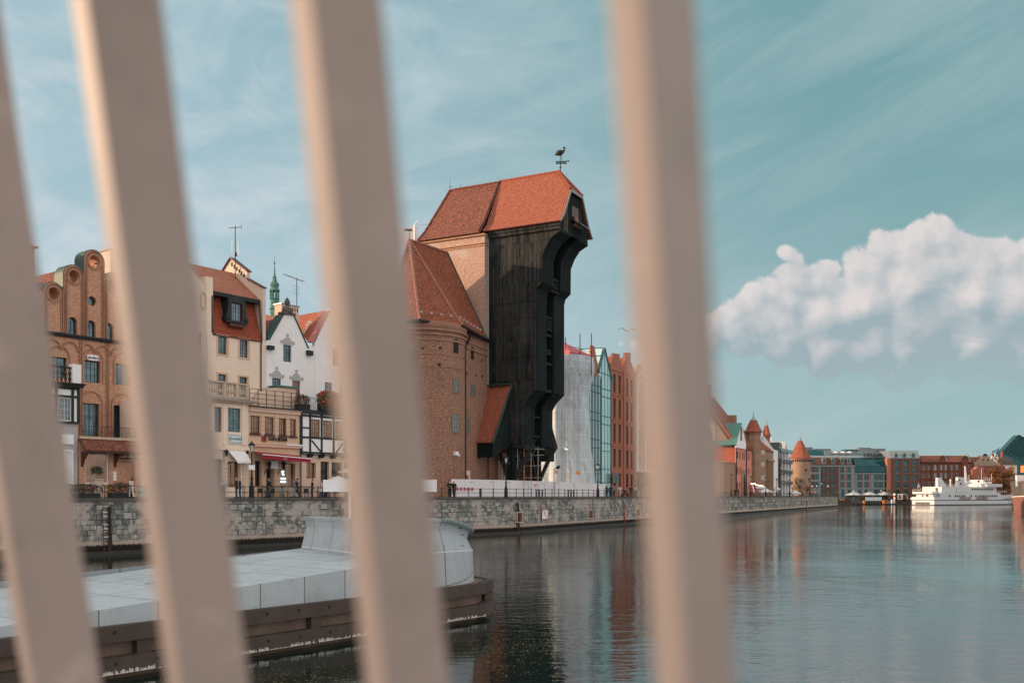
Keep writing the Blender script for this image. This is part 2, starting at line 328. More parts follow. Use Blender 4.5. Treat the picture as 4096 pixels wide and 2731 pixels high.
def watb(t, uv, ob, b):
    s1 = t.noise(t.scalev(ob, (.55, 1.35, 1)), 1.05, 4, .6, .35); s2 = t.noise(t.scalev(ob, (.6, 1.3, 1)), 4.2, 3, .5, .3); s3 = t.noise(t.scalev(ob, (1, .8, 1)), .16, 3, .5)
    gust = t.smooth(t.noise(t.scalev(ob, (1, .6, 1)), .035, 3, .5), .38, .66)
    h = t.m('ADD', t.m('MULTIPLY', s1, .020), t.m('ADD', t.m('MULTIPLY', s2, .004), t.m('MULTIPLY', s3, .05)))
    h = t.m('MULTIPLY', h, t.m('ADD', .55, t.m('MULTIPLY', gust, 1.3)))
    bn = t.new('ShaderNodeBump', Strength=1.0, Distance=1.0, Height=h); t.l.new(bn.outputs[0], b.inputs['Normal'])
    b.inputs['IOR'].default_value = 3.0
    return t.mix(s3, (.004, .012, .011), (.010, .022, .018))
M_water = mat('river_water', rough=.03, spec=.62, build=watb)
# ------------------------------------------------------------------ mesh builder
class MB:
    def __init__(s): s.v = []; s.f = []
    def add(s, vs, fs):
        k = len(s.v); s.v += [tuple(p) for p in vs]; s.f += [[i + k for i in f] for f in fs]; return s
    def box(s, x0, x1, y0, y1, z0, z1):
        return s.add([(x0, y0, z0), (x1, y0, z0), (x1, y1, z0), (x0, y1, z0), (x0, y0, z1), (x1, y0, z1), (x1, y1, z1), (x0, y1, z1)],
                     [(0, 3, 2, 1), (4, 5, 6, 7), (0, 1, 5, 4), (1, 2, 6, 5), (2, 3, 7, 6), (3, 0, 4, 7)])
    def poly(s, pts): return s.add(pts, [list(range(len(pts)))])
    def prism(s, pts, y0, y1):           # polygon in (x,z) extruded over y
        n = len(pts)
        return s.add([(x, y0, z) for x, z in pts] + [(x, y1, z) for x, z in pts], [list(range(n)), list(range(2 * n - 1, n - 1, -1))] + [(i, n + i, n + (i + 1) % n, (i + 1) % n) for i in range(n)])
    def prismx(s, pts, x0, x1):          # polygon in (y,z) extruded over x
        n = len(pts)
        return s.add([(x0, y, z) for y, z in pts] + [(x1, y, z) for y, z in pts], [list(range(n)), list(range(2 * n - 1, n - 1, -1))] + [(i, n + i, n + (i + 1) % n, (i + 1) % n) for i in range(n)])
    def slab(s, pts, z0, z1):            # polygon in (x,y) extruded over z
        n = len(pts)
        return s.add([(x, y, z0) for x, y in pts] + [(x, y, z1) for x, y in pts], [list(range(n)), list(range(2 * n - 1, n - 1, -1))] + [(i, n + i, n + (i + 1) % n, (i + 1) % n) for i in range(n)])
    def panel(s, outer, holes, y0, y1):  # wall polygon with real openings and reveals
        loops = [outer] + holes
        vl = [[Vector((x, z, 0)) for x, z in lp] for lp in loops]
        tr = tessellate_polygon(vl); flat = [p for lp in loops for p in lp]; n = len(flat)
        fs = [list(t) for t in tr]; k = 0
        for lp in loops:
            m = len(lp)
            fs += [(k + i, k + (i + 1) % m, n + k + (i + 1) % m, n + k + i) for i in range(m)]; k += m
        return s.add([(x, y0, z) for x, z in flat] + [(x, y1, z) for x, z in flat], fs)
    def cyl(s, p0, p1, r0, r1=None, n=8, cap=True):
        r1 = r0 if r1 is None else r1
        p0, p1 = Vector(p0), Vector(p1); d = (p1 - p0).normalized()
        a = d.orthogonal().normalized(); b = d.cross(a)
        vs = [p0 + (a * math.cos(6.28318 * i / n) + b * math.sin(6.28318 * i / n)) * r0 for i in range(n)]
        vs += [p1 + (a * math.cos(6.28318 * i / n) + b * math.sin(6.28318 * i / n)) * r1 for i in range(n)]
        fs = [(i, (i + 1) % n, n + (i + 1) % n, n + i) for i in range(n)]
        if cap: fs += [list(range(n - 1, -1, -1)), list(range(n, 2 * n))]
        return s.add(vs, fs)
    def tube(s, pts, r, n=6):
        for a, b in zip(pts, pts[1:]): s.cyl(a, b, r, r, n)
        return s
    def lathe(s, cx, cy, prof, n=12, a0=0, a1=360, fold=None):
        full = abs(a1 - a0) >= 360; m = n if full else n + 1; vs = []
        for r, z in prof:
            for i in range(m):
                an = R(a0 + (a1 - a0) * i / n); rr = r * (fold(an, z) if fold else 1)
                vs.append((cx + rr * math.cos(an), cy + rr * math.sin(an), z))
        fs = []
        for j in range(len(prof) - 1):
            for i in range(n): k = (i + 1) % m; fs.append((j * m + i, j * m + k, (j + 1) * m + k, (j + 1) * m + i))
        return s.add(vs, fs)
    def ball(s, c, r, n=8, sz=1.0):
        return s.lathe(c[0], c[1], [(r * math.sin(math.pi * i / n) + 1e-4, c[2] + sz * r * -math.cos(math.pi * i / n)) for i in range(n + 1)], n)
    def build(s, name, m, parent=None, smooth=False, uv=True, recalc=True):
        me = bpy.data.meshes.new(name)
        me.from_pydata(s.v, [], s.f)
        if recalc:
            bm = bmesh.new(); bm.from_mesh(me); bmesh.ops.recalc_face_normals(bm, faces=bm.faces); bm.to_mesh(me); bm.free()
        if uv:
            ul = me.uv_layers.new(name='UVMap').data; vv = me.vertices; lo = me.loops
            for p in me.polygons:
                nn = p.normal
                if abs(nn.z) > .985: u = Vector((1, 0, 0)); v = Vector((0, 1, 0))
                else:
                    u = Vector((-nn.y, nn.x, 0)).normalized()
                    if u.x < -1e-3 or (abs(u.x) <= 1e-3 and u.y < 0): u = -u
                    v = nn.cross(u); v = -v if v.z < 0 else v
                for li in p.loop_indices:
                    co = vv[lo[li].vertex_index].co; ul[li].uv = (co.dot(u), co.dot(v))
        if smooth: me.polygons.foreach_set('use_smooth', [True] * len(me.polygons))
        me.materials.append(m)
        o = bpy.data.objects.new(name, me); COL.objects.link(o)
        if parent: o.parent = parent
        return o
def splitbuild(mb, name, m, parent):
    # one object per loose piece of the builder
    par = list(range(len(mb.v)))
    def fd(i):
        while par[i] != i: par[i] = par[par[i]]; i = par[i]
        return i
    for f in mb.f:
        for i in f[1:]: par[fd(i)] = fd(f[0])
    gr = {}
    for f in mb.f: gr.setdefault(fd(f[0]), []).append(f)
    out = []
    for fs in gr.values():
        ids = sorted({i for f in fs for i in f}); ix = {v: k for k, v in enumerate(ids)}
        k = MB(); k.add([mb.v[i] for i in ids], [[ix[i] for i in f] for f in fs]); out.append(k.build(name, m, parent))
    return out
FONTS = []
def tag(o, label=None, cat=None, group=None, kind=None):
    if label: o['label'] = label
    if cat: o['category'] = cat
    if group: o['group'] = group
    if kind: o['kind'] = kind
    return o
def thing(name, label, cat, loc=(0, 0, 0), rz=0, group=None):
    o = bpy.data.objects.new(name, None); COL.objects.link(o); o.location = loc; o.rotation_euler = (0, 0, rz)
    o.empty_display_size = .3
    return tag(o, label, cat, group)
def struct(name, mb, m, **k): o = mb.build(name, m, **k); o['kind'] = 'structure'; return o
def copytree(o, loc, rz=None, label=None, parent=None):
    c = o.copy(); COL.objects.link(c); c.location = loc
    if rz is not None: c.rotation_euler = (0, 0, rz)
    if label: c['label'] = label
    for ch in list(o.children):
        d = ch.copy(); COL.objects.link(d); d.parent = c
        for g in list(ch.children):
            e = g.copy(); COL.objects.link(e); e.parent = d
    return c
def words(txt, size, m, parent, loc, rot=(R(90), 0, 0), ext=.02, align='CENTER', name='lettering', sx=1, bold=0):
    cu = bpy.data.curves.new(name, 'FONT'); cu.body = txt; cu.size = size; cu.extrude = ext; cu.align_x = align; cu.align_y = 'CENTER'; cu.offset = bold; cu.resolution_u = 2
    cu.materials.append(m); o = bpy.data.objects.new(name, cu); COL.objects.link(o); o.parent = parent; o.location = loc; o.rotation_euler = rot; o.scale = (sx, 1, 1); FONTS.append(o); return o
# ------------------------------------------------------------------ frames: a vertical facade plane seen in the photograph
class Fr:
    def __init__(s, ox, oy, deg): s.o = (ox, oy); s.deg = deg; c, q = math.cos(R(deg)), math.sin(R(deg)); s.u = (c, q); s.n = (-q, c)
    def W(s, a, t): return (s.o[0] + a * s.u[0] + t * s.n[0], s.o[1] + a * s.u[1] + t * s.n[1])
    def hit(s, x, y, t=0):               # pixel -> (along, height) on the plane at setback t
        dx = (x - CX) / F; px, py = s.W(0, t); det = s.u[0] - dx * s.u[1]
        k = (s.u[0] * py - s.u[1] * px) / det
        return (dx * py - px) / det, HC + (HY - y) / F * k
    def hitx(s, x, y, a):                # pixel -> (setback, height) on the plane at fixed along
        dx = (x - CX) / F; px, py = s.W(a, 0); t = (dx * py - px) / (s.n[0] - dx * s.n[1])
        return t, HC + (HY - y) / F * (py + t * s.n[1])
FA = Fr(-18.75, 99.8, 53.5)              # quay front, near part
FB = Fr(0.7, 126.1, 65.0)                # quay front beyond the wooden crane
FS = Fr(-3.19, 135.5, -28.0)             # side wall of the wooden crane
FH = Fr(0, 525, 0)                       # far quay
FG = Fr(-10.7, 25.8, 53.5)               # granite pier in front
class Bld:
    def __init__(s, name, label, cat, fr, x0, t, z=Q, group=None, a=None):
        s.fr = fr; s.t = t; s.z = z; s.a = fr.hit(x0, HY, t)[0] if a is None else a
        p = fr.W(s.a, t); s.o = thing(name, label, cat, (p[0], p[1], z), R(fr.deg), group); s.wl = []
    def L(s, x, y, t=None):
        a, z = s.fr.hit(x, y, s.t if t is None else t); return a - s.a, z - s.z
    def LX(s, x, y, lx):
        t, z = s.fr.hitx(x, y, lx + s.a); return t - s.t, z - s.z
    def poly(s, pts, t=None): return [s.L(x, y, t) for x, y in pts]
    def rect(s, x0, x1, y0, y1, t=None):
        xm = (x0 + x1) / 2; return s.L(x0, y0, t)[0], s.L(x1, y0, t)[0], s.L(xm, y1, t)[1], s.L(xm, y0, t)[1]
    def win(s, x0, x1, y0, y1, nx=2, nz=3, arch=0, fm=None, gm=None, rec=.18, name='window', loc=None, bw=.07, sill=False):
        r = loc or s.rect(x0, x1, y0, y1); s.wl.append(dict(r=r, nx=nx, nz=nz, arch=arch, fm=fm or M_frame, gm=gm or M_glass, rec=rec, name=name, bw=bw, sill=sill)); return r
    def shape(s, w, ins=0.0):
        x0, x1, z0, z1 = w['r']; x0 += ins; x1 -= ins; z0 += ins; z1 -= ins; A = w['arch']
        if not A: return [(x0, z0), (x1, z0), (x1, z1), (x0, z1)]
        xm, rx = (x0 + x1) / 2, (x1 - x0) / 2
        if A == 2: zm, rz = (z0 + z1) / 2, (z1 - z0) / 2; return [(xm + rx * math.cos(6.28318 * i / 20), zm + rz * math.sin(6.28318 * i / 20)) for i in range(20)]
        h = min(rx, (z1 - z0) * .5) if A == 1 else rx * A
        return [(x0, z0), (x1, z0)] + [(xm + rx * math.cos(math.pi * i / 10), z1 - h + h * math.sin(math.pi * i / 10)) for i in range(11)]
    def flush(s, outer, m, y0=0.0, thick=.45, name='wall', extra=()):
        holes = [s.shape(w) for w in s.wl] + list(extra)
        wall = MB().panel(outer, holes, y0, y0 + thick).build(name, m, s.o)
        for w in s.wl: s.mkwin(w, y0)
        s.wl = []; return wall
    def mkwin(s, w, y0):
        x0, x1, z0, z1 = w['r']; b = w['bw']; ya = y0 + w['rec']; yb = ya + .07
        mb = MB()
        if w['arch']: mb.panel(s.shape(w, -.002), [s.shape(w, b)], ya, yb)
        else: mb.box(x0, x1, ya, yb, z0, z0 + b).box(x0, x1, ya, yb, z1 - b, z1).box(x0, x0 + b, ya + .002, yb, z0 + b, z1 - b).box(x1 - b, x1, ya + .002, yb, z0 + b, z1 - b)
        h = (x1 - x0) / 2 if w['arch'] == 1 else 0
        for i in range(1, w['nx']):
            xx = x0 + (x1 - x0) * i / w['nx']; q = b * (.75 if w['nx'] % 2 == 0 and i * 2 == w['nx'] else .3)
            d = h - math.sqrt(max(0, h * h - (xx - (x0 + x1) / 2) ** 2)) if h else 0
            mb.box(xx - q / 2, xx + q / 2, ya + .008, yb - .012, z0 + b, z1 - b - d)
        for i in range(1, w['nz']):
            zz = z0 + (z1 - z0) * i / w['nz']; q = b * .3
            if h and zz > z1 - h * .5: continue
            mb.box(x0 + b, x1 - b, ya + .014, yb - .016, zz - q / 2, zz + q / 2)
        o = mb.build(w['name'], w['fm'], s.o)
        n = len(s.shape(w, b * .5)); MB().add([(x, ya + .035, z) for x, z in s.shape(w, b * .5)] + [(x, ya + .05, z) for x, z in s.shape(w, b * .5)], [list(range(n)), list(range(2 * n - 1, n - 1, -1))] + [(i, (i + 1) % n, n + (i + 1) % n, n + i) for i in range(n)]).build('pane', w['gm'], o)
        if w['sill']: MB().box(x0 - .08, x1 + .08, y0 - .1, y0 + w['rec'], z0 - .09, z0 - .003).build('sill', M_stone, o)
    def part(s, name, mb, m, **k):
        if name in ('spacer_block', 'plant_room', 'chimney', 'dormer', 'mansard_dormer', 'dormer_glass', 'mansard_window', 'support_post', 'loophole', 'beam_end', 'red_shutter', 'hull_window', 'saloon_window', 'bridge_window', 'life_raft', 'life_ring_box', 'funnel_fin', 'funnel_port', 'stern_door', 'rain_hopper', 'upper_glass', 'slit_window', 'firewall', 'lintel', 'banded_pier', 'window_hood', 'window_surround', 'transom', 'seam_board', 'balcony_bars', 'head_batten', 'pilaster', 'floor_band'): return splitbuild(mb, name, m, s.o)[0]
        return mb.build(name, m, s.o, **k)
    def body(s, x0, x1, z1, d=9, m=None, y0=.46, name='side_wall', z0=0): return MB().box(x0 + .03, x1 - .03, y0, d, z0, z1).build(name, m or M_plG, s.o)
    def groof(s, xl, xr, ze, xp, zp, y0, y1, m, th=.16, over=.15, name='roof'):
        k = MB()
        for (xa, za) in ((xl - over, ze - over * (zp - ze) / max(.1, xp - xl)), (xr + over, ze - over * (zp - ze) / max(.1, xr - xp))):
            k.add([(xa, y0, za), (xp, y0, zp), (xp, y1, zp), (xa, y1, za), (xa, y0, za + th), (xp, y0, zp + th), (xp, y1, zp + th), (xa, y1, za + th)],
                  [(0, 1, 2, 3), (7, 6, 5, 4), (0, 4, 5, 1), (1, 5, 6, 2), (2, 6, 7, 3), (3, 7, 4, 0)])
        return k.build(name, m, s.o)
# ================================================================== setting
def quad_ground():
    m = MB()
    far = [FA.W(-60, .0), FA.W(32.7, 0), FB.W(320.5, 0)]
    pts = [*far, FB.W(320.5, 60), (60, 470), (60, 520), (45, 900), (-500, 900), (-400, 100), FA.W(-60, 200)]
    m.add([(x, y, Q) for x, y in pts] + [(x, y, Q - .6) for x, y in pts], [list(range(len(pts)))])
    return m
struct('promenade_ground', quad_ground(), M_pave, recalc=False)
struct('water', MB().add([(-1500, -900, 0), (2500, -900, 0), (2500, 3500, 0), (-1500, 3500, 0)], [(0, 1, 2, 3)]), M_water, recalc=False)
struct('far_bank_ground', MB().slab([(60, 522), (420, 522), (420, 900), (-60, 900), (-60, 560)], -.5, 2.55), M_grass)
struct('river_bed', MB().add([(-1500, -900, -6), (2500, -900, -6), (2500, 3500, -6), (-1500, 3500, -6)], [(0, 1, 2, 3)]), M_int, recalc=False)
# quay walls (things): battered masonry with a dark coping
def quaywall(fr, a0, a1, m, label, batter=.25, holes=()):
    p = fr.W(a0, 0); o = thing('quay_wall', label, 'wall', (p[0], p[1], 0), R(fr.deg)); Lh = a1 - a0
    MB().prismx([(-batter, -1), (-.02, Q - .28), (1.2, Q - .28), (1.2, -1)], 0, Lh).build('masonry', m, o)
    MB().prismx([(-batter - .25, -1), (-batter - .22, .28), (0, .32), (0, -1)], 0, Lh).build('footing', mat('wet_footing', (.02, .018, .014), .5, vary=.3), o)
    cp = MB(); n = max(1, int(Lh / 2.2)); st = Lh / n
    for i in range(n): cp.box(i * st + .012, (i + 1) * st - .012, -.14, .55, Q - .28, Q + .012 + random.uniform(-.012, .012))
    cp.build('coping', mat('coping_stone', (.085, .08, .07), .9, vary=.35, nz=1.0), o)
    return o
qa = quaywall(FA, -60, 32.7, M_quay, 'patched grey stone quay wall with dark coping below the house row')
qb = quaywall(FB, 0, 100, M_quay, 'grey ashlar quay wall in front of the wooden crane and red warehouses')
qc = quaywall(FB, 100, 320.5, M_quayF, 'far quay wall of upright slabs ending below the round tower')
p = FB.W(320.5, 0); o_ = thing('quay_wall', 'short end wall closing the far quay at the round tower', 'wall', (p[0], p[1], 0), R(65)); MB().box(-.02, 1.2, .02, 60, -1, Q).build('masonry', M_quayF, o_)
# openings in quay wall: small dark drains with stone frame
for x0, x1, y0, y1 in ((2070, 2090, 2050, 2086), (2356, 2373, 2040, 2071), (2548, 2560, 2036, 2062)):
    B = Bld('drain_opening', 'square brown drain opening in the quay wall, %s' % ({2070: 'left of the diving ban sign', 2356: 'right of the diving ban sign', 2548: 'right of the red ladder'}[x0]), 'opening', FB, x0, -.27, 0, 'drain openings in the quay wall')
    a, b, c, d = B.rect(x0, x1, y0, y1)
    B.part('frame', MB().panel([(a - .12, c - .12), (b + .12, c - .12), (b + .12, d + .12), (a - .12, d + .12)], [[(a, c), (b, c), (b, d), (a, d)]], -.02, .5), M_stone)
    B.part('recess', MB().box(a, b, .1, .4, c, d), mat('rusty_recess', (.10, .06, .04), .9, vary=.3))
# ================================================================== foreground railing of the footbridge
def railing():
    S = 0.55; sa, ca = -.130 * S, .196 * S; X0, Y0 = -.463 * S, 1.0 * S
    rd = Vector((ca, sa, 0)).normalized(); nd = Vector((-rd.y, rd.x, 0))          # along the rail / away from the camera side
    D = Vector((-2482, -3982, 28224)).normalized()
    zc = HC + (HY - 1365.5) / F * 0.0
    o = thing('bridge_railing', 'blurred beige metal railing with slanting flat bars close to the camera', 'railing', (0, 0, 3.35))
    for k in range(-3, 7):
        # point where the bar's far right edge crosses image height 1365
        P = Vector((X0 + k * ca, Y0 + k * sa, 0)); P.z = HC + (HY - 1365.5) / F * P.y
        w_, t_ = .0735 * S, .0215 * S
        c0 = P                      # right far corner
        c1 = P - nd * w_            # right near corner
        c2 = c1 - rd * t_; c3 = c0 - rd * t_
        mb = MB(); vs = []
        for kk in (-1, 1):
            for c in (c0, c1, c2, c3):
                tgt = 3.45 if kk < 0 else 5.13
                tt = (tgt - c.z) / D.z
                q_ = c + D * tt; vs.append((q_.x, q_.y, q_.z - 3.35))
        mb.add(vs, [(0, 3, 2, 1), (4, 5, 6, 7), (0, 1, 5, 4), (1, 2, 6, 5), (2, 3, 7, 6), (3, 0, 4, 7)])
        me = mb.build('baluster', M_bar, o)
        bv = me.modifiers.new('bevel', 'BEVEL'); bv.width = .0012; bv.segments = 2
    for nm, z0, z1 in (('bottom_rail', .06, .1), ('handrail', 1.78, 1.83)):
        zt = 3.35 + (z0 + z1) / 2; q0 = Vector((X0, Y0, HC + (HY - 1365.5) / F * Y0)); q0 = q0 + D * ((zt - q0.z) / D.z) - nd * (.037 * S)
        a = q0 - rd * 1.6; b = q0 + rd * 1.6; e = nd * .035
        MB().slab([tuple((a - e)[:2]), tuple((b - e)[:2]), tuple((b + e)[:2]), tuple((a + e)[:2])], z0, z1).build(nm, M_bar, o)
    dk = MB().slab([tuple((Vector((X0, Y0, 0)) + rd * a_ + nd * b_)[:2]) for a_, b_ in ((-5, .55), (5, .55), (5, -3.5), (-5, -3.5))], 3.0, 3.34)
    d = dk.build('bridge_deck', M_pave); d['kind'] = 'structure'
    return o
railing()
# ================================================================== granite pier and its raised prow
def pier():
    B = Bld('granite_pier', 'pale granite pier with sloping top and two dark timber fender beams', 'pier', FG, 2048, 0, 0, a=0.0)
    zt = lambda a: 1.82 + .0595 * a
    A0, A1 = -16.0, 18.0
    outline = [(A0, 0), (13.0, 0), (15.8, .15), (17.3, .9), (18.1, 2.4), (18.2, 4.6), (17.2, 6.4), (15.5, 7.5), (A0, 7.5)]
    n = len(outline)
    B.part('stone_body', MB().slab(outline, 1.38, 1.40).add([(x, y, -1.5) for x, y in outline] + [(x, y, 1.38) for x, y in outline], [(i, (i + 1) % n, n + (i + 1) % n, n + i) for i in range(n)]), mat('pier_wall_brown', (.16, .115, .09), .85, vary=.3))
    up = [(A0, .02), (13.2, .02), (13.4, 7.45), (A0, 7.45)]
    m = MB().add([(x, y, 1.4) for x, y in up] + [(x, y, zt(x)) for x, y in up], [(4, 5, 6, 7), (0, 1, 5, 4), (1, 2, 6, 5), (2, 3, 7, 6), (3, 0, 4, 7)])
    B.part('granite_top', m, M_gran)
    # fender beams follow the outline
    path = [(A0, 0), (-1.2, 0), (-1.15, 0), (3.9, 0), (3.95, 0), (9, 0), (9.05, 0), (13.2, 0), (15.9, .15), (17.45, .9), (18.3, 2.4), (18.4, 4.6), (17.3, 6.5)]
    for z0, z1, d in ((.98, 1.405, .30), (.17, .60, .36)):
        mb = MB()
        for i in range(len(path) - 1):
            (xa, ya), (xb, yb) = path[i], path[i + 1]
            if abs(xb - xa) < .1 and yb == ya: continue
            dx, dy = xb - xa, yb - ya; l = math.hypot(dx, dy); nx_, ny_ = dy / l, -dx / l
            g = .02 if i < 7 else 0
            q = [(xa + dx / l * g, ya), (xb, yb), (xb + nx_ * d, yb + ny_ * d), (xa + dx / l * g + nx_ * d, ya + ny_ * d)]
            if i >= 7:
                px_, py_ = (path[i + 2][0] - xb, path[i + 2][1] - yb) if i + 2 < len(path) else (dx, dy)
                l2 = math.hypot(px_, py_); ax, ay = (dy / l + py_ / l2) / 2, -(dx / l + px_ / l2) / 2; q[2] = (xb + ax * d, yb + ay * d)
                if i > 7:
                    px_, py_ = xa - path[i - 1][0], ya - path[i - 1][1]; l2 = math.hypot(px_, py_); ax, ay = (dy / l + py_ / l2) / 2, -(dx / l + px_ / l2) / 2; q[3] = (xa + ax * d, ya + ay * d)
            mb.slab(q, z0, z1)
        ob = B.part('fender_beam', mb, M_fend)
        bt = MB()
        a = -13.5
        while a < 13.2:
            bt.cyl((a, -d - .012, (z0 + z1) / 2 + .05), (a, -d + .01, (z0 + z1) / 2 + .05), .055, n=8); a += 1.25
        bt.build('bolt', M_black, ob)
    bk = MB(); a = -14.3
    while a < 13: bk.box(a, a + .42, -.24, -.003, .6, .98); a += 3.05
    bk.add([(x, y, z) for x, y in ((16.9, .55), (17.35, .5), (17.6, .95), (17.1, 1.1)) for z in (.6, .98)], [(0, 1, 3, 2), (2, 3, 5, 4), (4, 5, 7, 6), (6, 7, 1, 0)])
    B.part('spacer_block', bk, M_fend)
    al = MB()
    for i in range(900):
        a = random.uniform(-6, 18.2)
        if a < 15.8: x, y = a, -.372 + random.uniform(0, .006)
        else: continue
        h = random.uniform(.02, .12) * (1 if noise.noise((a * .8, 0, 0)) > -.15 else .3); wd = random.uniform(.03, .09)
        al.add([(x, y, .165), (x + wd, y, .165), (x + wd * .7, y - .002, .165 + h), (x + wd * .2, y - .002, .165 + h)], [(0, 1, 2, 3)])
    B.part('salt_crust', al, mat('salt_crust', (.5, .47, .42), .9, vary=.2), recalc=False)
    # manhole ring
    t_, z_ = 0, 0
    B.part('drain_cover', MB().lathe(3.9, 3.6, [(.001, zt(3.9) + .01), (.17, zt(3.9) + .02), (.2, zt(3.9) + .005), (.22, zt(3.9) - .05)], 16), M_zinc)
    # raised prow
    P = Bld('granite_prow', 'raised granite prow with leaning walls and curved coping at the pier end', 'pier structure', FG, 2048, 0, 1.4, a=0.0)
    zb = lambda a: zt(a) - 1.4
    foot = [(13.4, 7.45), (12.4, 4.7), (11.3, 1.84), (11.6, .55), (12.6, .12), (14.2, .1), (15.8, .35), (17.0, 1.1), (17.7, 2.5), (17.85, 4.4), (17.0, 6.2), (15.4, 7.4)]
    cx, cy = 14.9, 4.2
    for _ in range(2):
        nf = foot[:3]
        for i in range(2, len(foot) - 1):
            (xa, ya), (xb, yb) = foot[i], foot[i + 1]; nf += [(xa * .75 + xb * .25, ya * .75 + yb * .25), (xa * .25 + xb * .75, ya * .25 + yb * .75)]
        foot = nf + [foot[-1]]
    def ring(sc, zf): return [(cx + (x - cx) * sc, cy + (y - cy) * sc, zf(x, y)) for x, y in foot]
    ztop = lambda x, y: 2.52 - max(0, x - 14.2) * .19
    zmid = lambda x, y: 1.28 - max(0, x - 14) * .02
    r0 = ring(1, lambda x, y: -.02); r1 = ring(.985, zmid); r2 = ring(.925, lambda x, y: ztop(x, y) - .42); r3 = ring(.94, lambda x, y: ztop(x, y) - .12)
    n = len(foot); mb = MB(); vs = r0 + r1 + r2 + r3
    fs = [(j * n + i, j * n + (i + 1) % n, (j + 1) * n + (i + 1) % n, (j + 1) * n + i) for j in range(3) for i in range(n)]
    mb.add(vs, fs); mb.add(r3, [list(range(n))]); P.part('leaning_wall', mb, M_gran)
    # left cheek: pointed overhang of the flat screen wall
    k0 = ring(.95, lambda x, y: ztop(x, y) - .12); k1 = ring(.957, lambda x, y: ztop(x, y)); k2 = ring(.84, lambda x, y: ztop(x, y) + .01); k3 = ring(.84, lambda x, y: ztop(x, y) - .115)
    m2 = MB(); m2.add(k0 + k1 + k2 + k3, [(j * n + i, j * n + (i + 1) % n, ((j + 1) % 4) * n + (i + 1) % n, ((j + 1) % 4) * n + i) for j in range(4) for i in range(n)]); P.part('coping', m2, M_gran)
    rr_ = [p_ for p_ in ring(.985, lambda x, y: ztop(x, y) - .05) if p_[0] > 14.0 and p_[1] < 6.5]
    P.part('edge_shadow_tube', MB().tube(rr_, .075, 6), M_zinc)  # tube stands for the coping's thick edge and the shadow gap beneath it
    seam = MB()
    for i in range(n):
        a_, b_ = Vector(r1[i]), Vector(r1[(i + 1) % n]); seam.cyl(a_ , b_, .018, n=4)
    P.part('ledge_joint', seam, M_white)
    # dome camera
    c = Bld('security_camera', 'round white security camera mounted on the leaning granite wall', 'camera', FG, 1775, .62, 0)
    ca_, cz = c.L(1778, 2146)
    m = MB().lathe(0, 0, [(.001, 0), (.13, 0), (.13, .06), (.1, .1), (.1, .2), (.001, .2)], 14); o = m.build('base', M_white, c.o, smooth=False); o.rotation_euler = (R(70), 0, R(-20)); o.location = (ca_, .3, cz)
    MB().ball((0, 0, .24), .085, 10).build('lens_head', M_white, c.o).matrix_local = Matrix.Translation((ca_, .3, cz)) @ o.rotation_euler.to_matrix().to_4x4()
    return B
pier()
def board():
    # long blank navigation board on two posts behind the prow
    Y = 42.0; s = F / Y; X = lambda x: (x - CX) / F * Y; Zf = lambda y: HC + (HY - y) / F * Y
    o = thing('sign_board', 'long blank white sign board on white posts above the granite prow', 'sign', (X(1397), Y, 2.3))
    lx = lambda x: X(x) - X(1397); lz = lambda y: Zf(y) - 2.3
    mb = MB().box(lx(1291), lx(1746), .06, .10, lz(1966), lz(1918)); mb.build('panel', M_white, o)
    MB().box(lx(1738), lx(1746) + .005, .055, .14, lz(1967), lz(1917)).build('edge_frame', M_frameW, o)
    for x in (1397, 1640): MB().cyl((lx(x), .16, 0), (lx(x), .16, lz(1880)), .055, n=10).build('post', M_white, o)
board()
# ================================================================== quay railing, lamps, street things
def railseg(fr, a0, a1, label, far=False):
    p = fr.W(a0, .25); o = thing('quay_railing', label, 'railing', (p[0], p[1], Q), R(fr.deg), 'black railings along the quay'); Lh = a1 - a0
    n = max(1, round(Lh / 2.35)); st = Lh / n
    ps = MB().tube([(.0, 0, 0), (0, 0, 1.03), (.04, 0, 1.11), (.14, 0, 1.11), (.18, 0, 1.03), (.18, 0, 0)], .028, 5); pp_ = ps.build('post', M_black, o)
    pp_.location.x = .06
    for i in range(1, n): c = pp_.copy(); COL.objects.link(c); c.parent = o; c.location.x = i * st + .06
    for z in (.08, .55, 1.03): MB().cyl((0, 0, z), (Lh, 0, z), .026, n=5).build('rail', M_black, o)
    return o
railseg(FA, -45, -10, 'black tube railing on the quay before the brick gabled shop')
railseg(FA, -10, 6, 'black tube railing on the quay before the red awning restaurant')
railseg(FA, 6, 32.7, 'black tube railing on the quay beside the brick round tower')
railseg(FB, 0, 40, 'black tube railing on the quay in front of the white hoarding')
railseg(FB, 40, 120, 'black tube railing on the quay by the red brick warehouses')
railseg(FB, 120, 320, 'far black tube railing on the quay leading to the cone roofed tower')
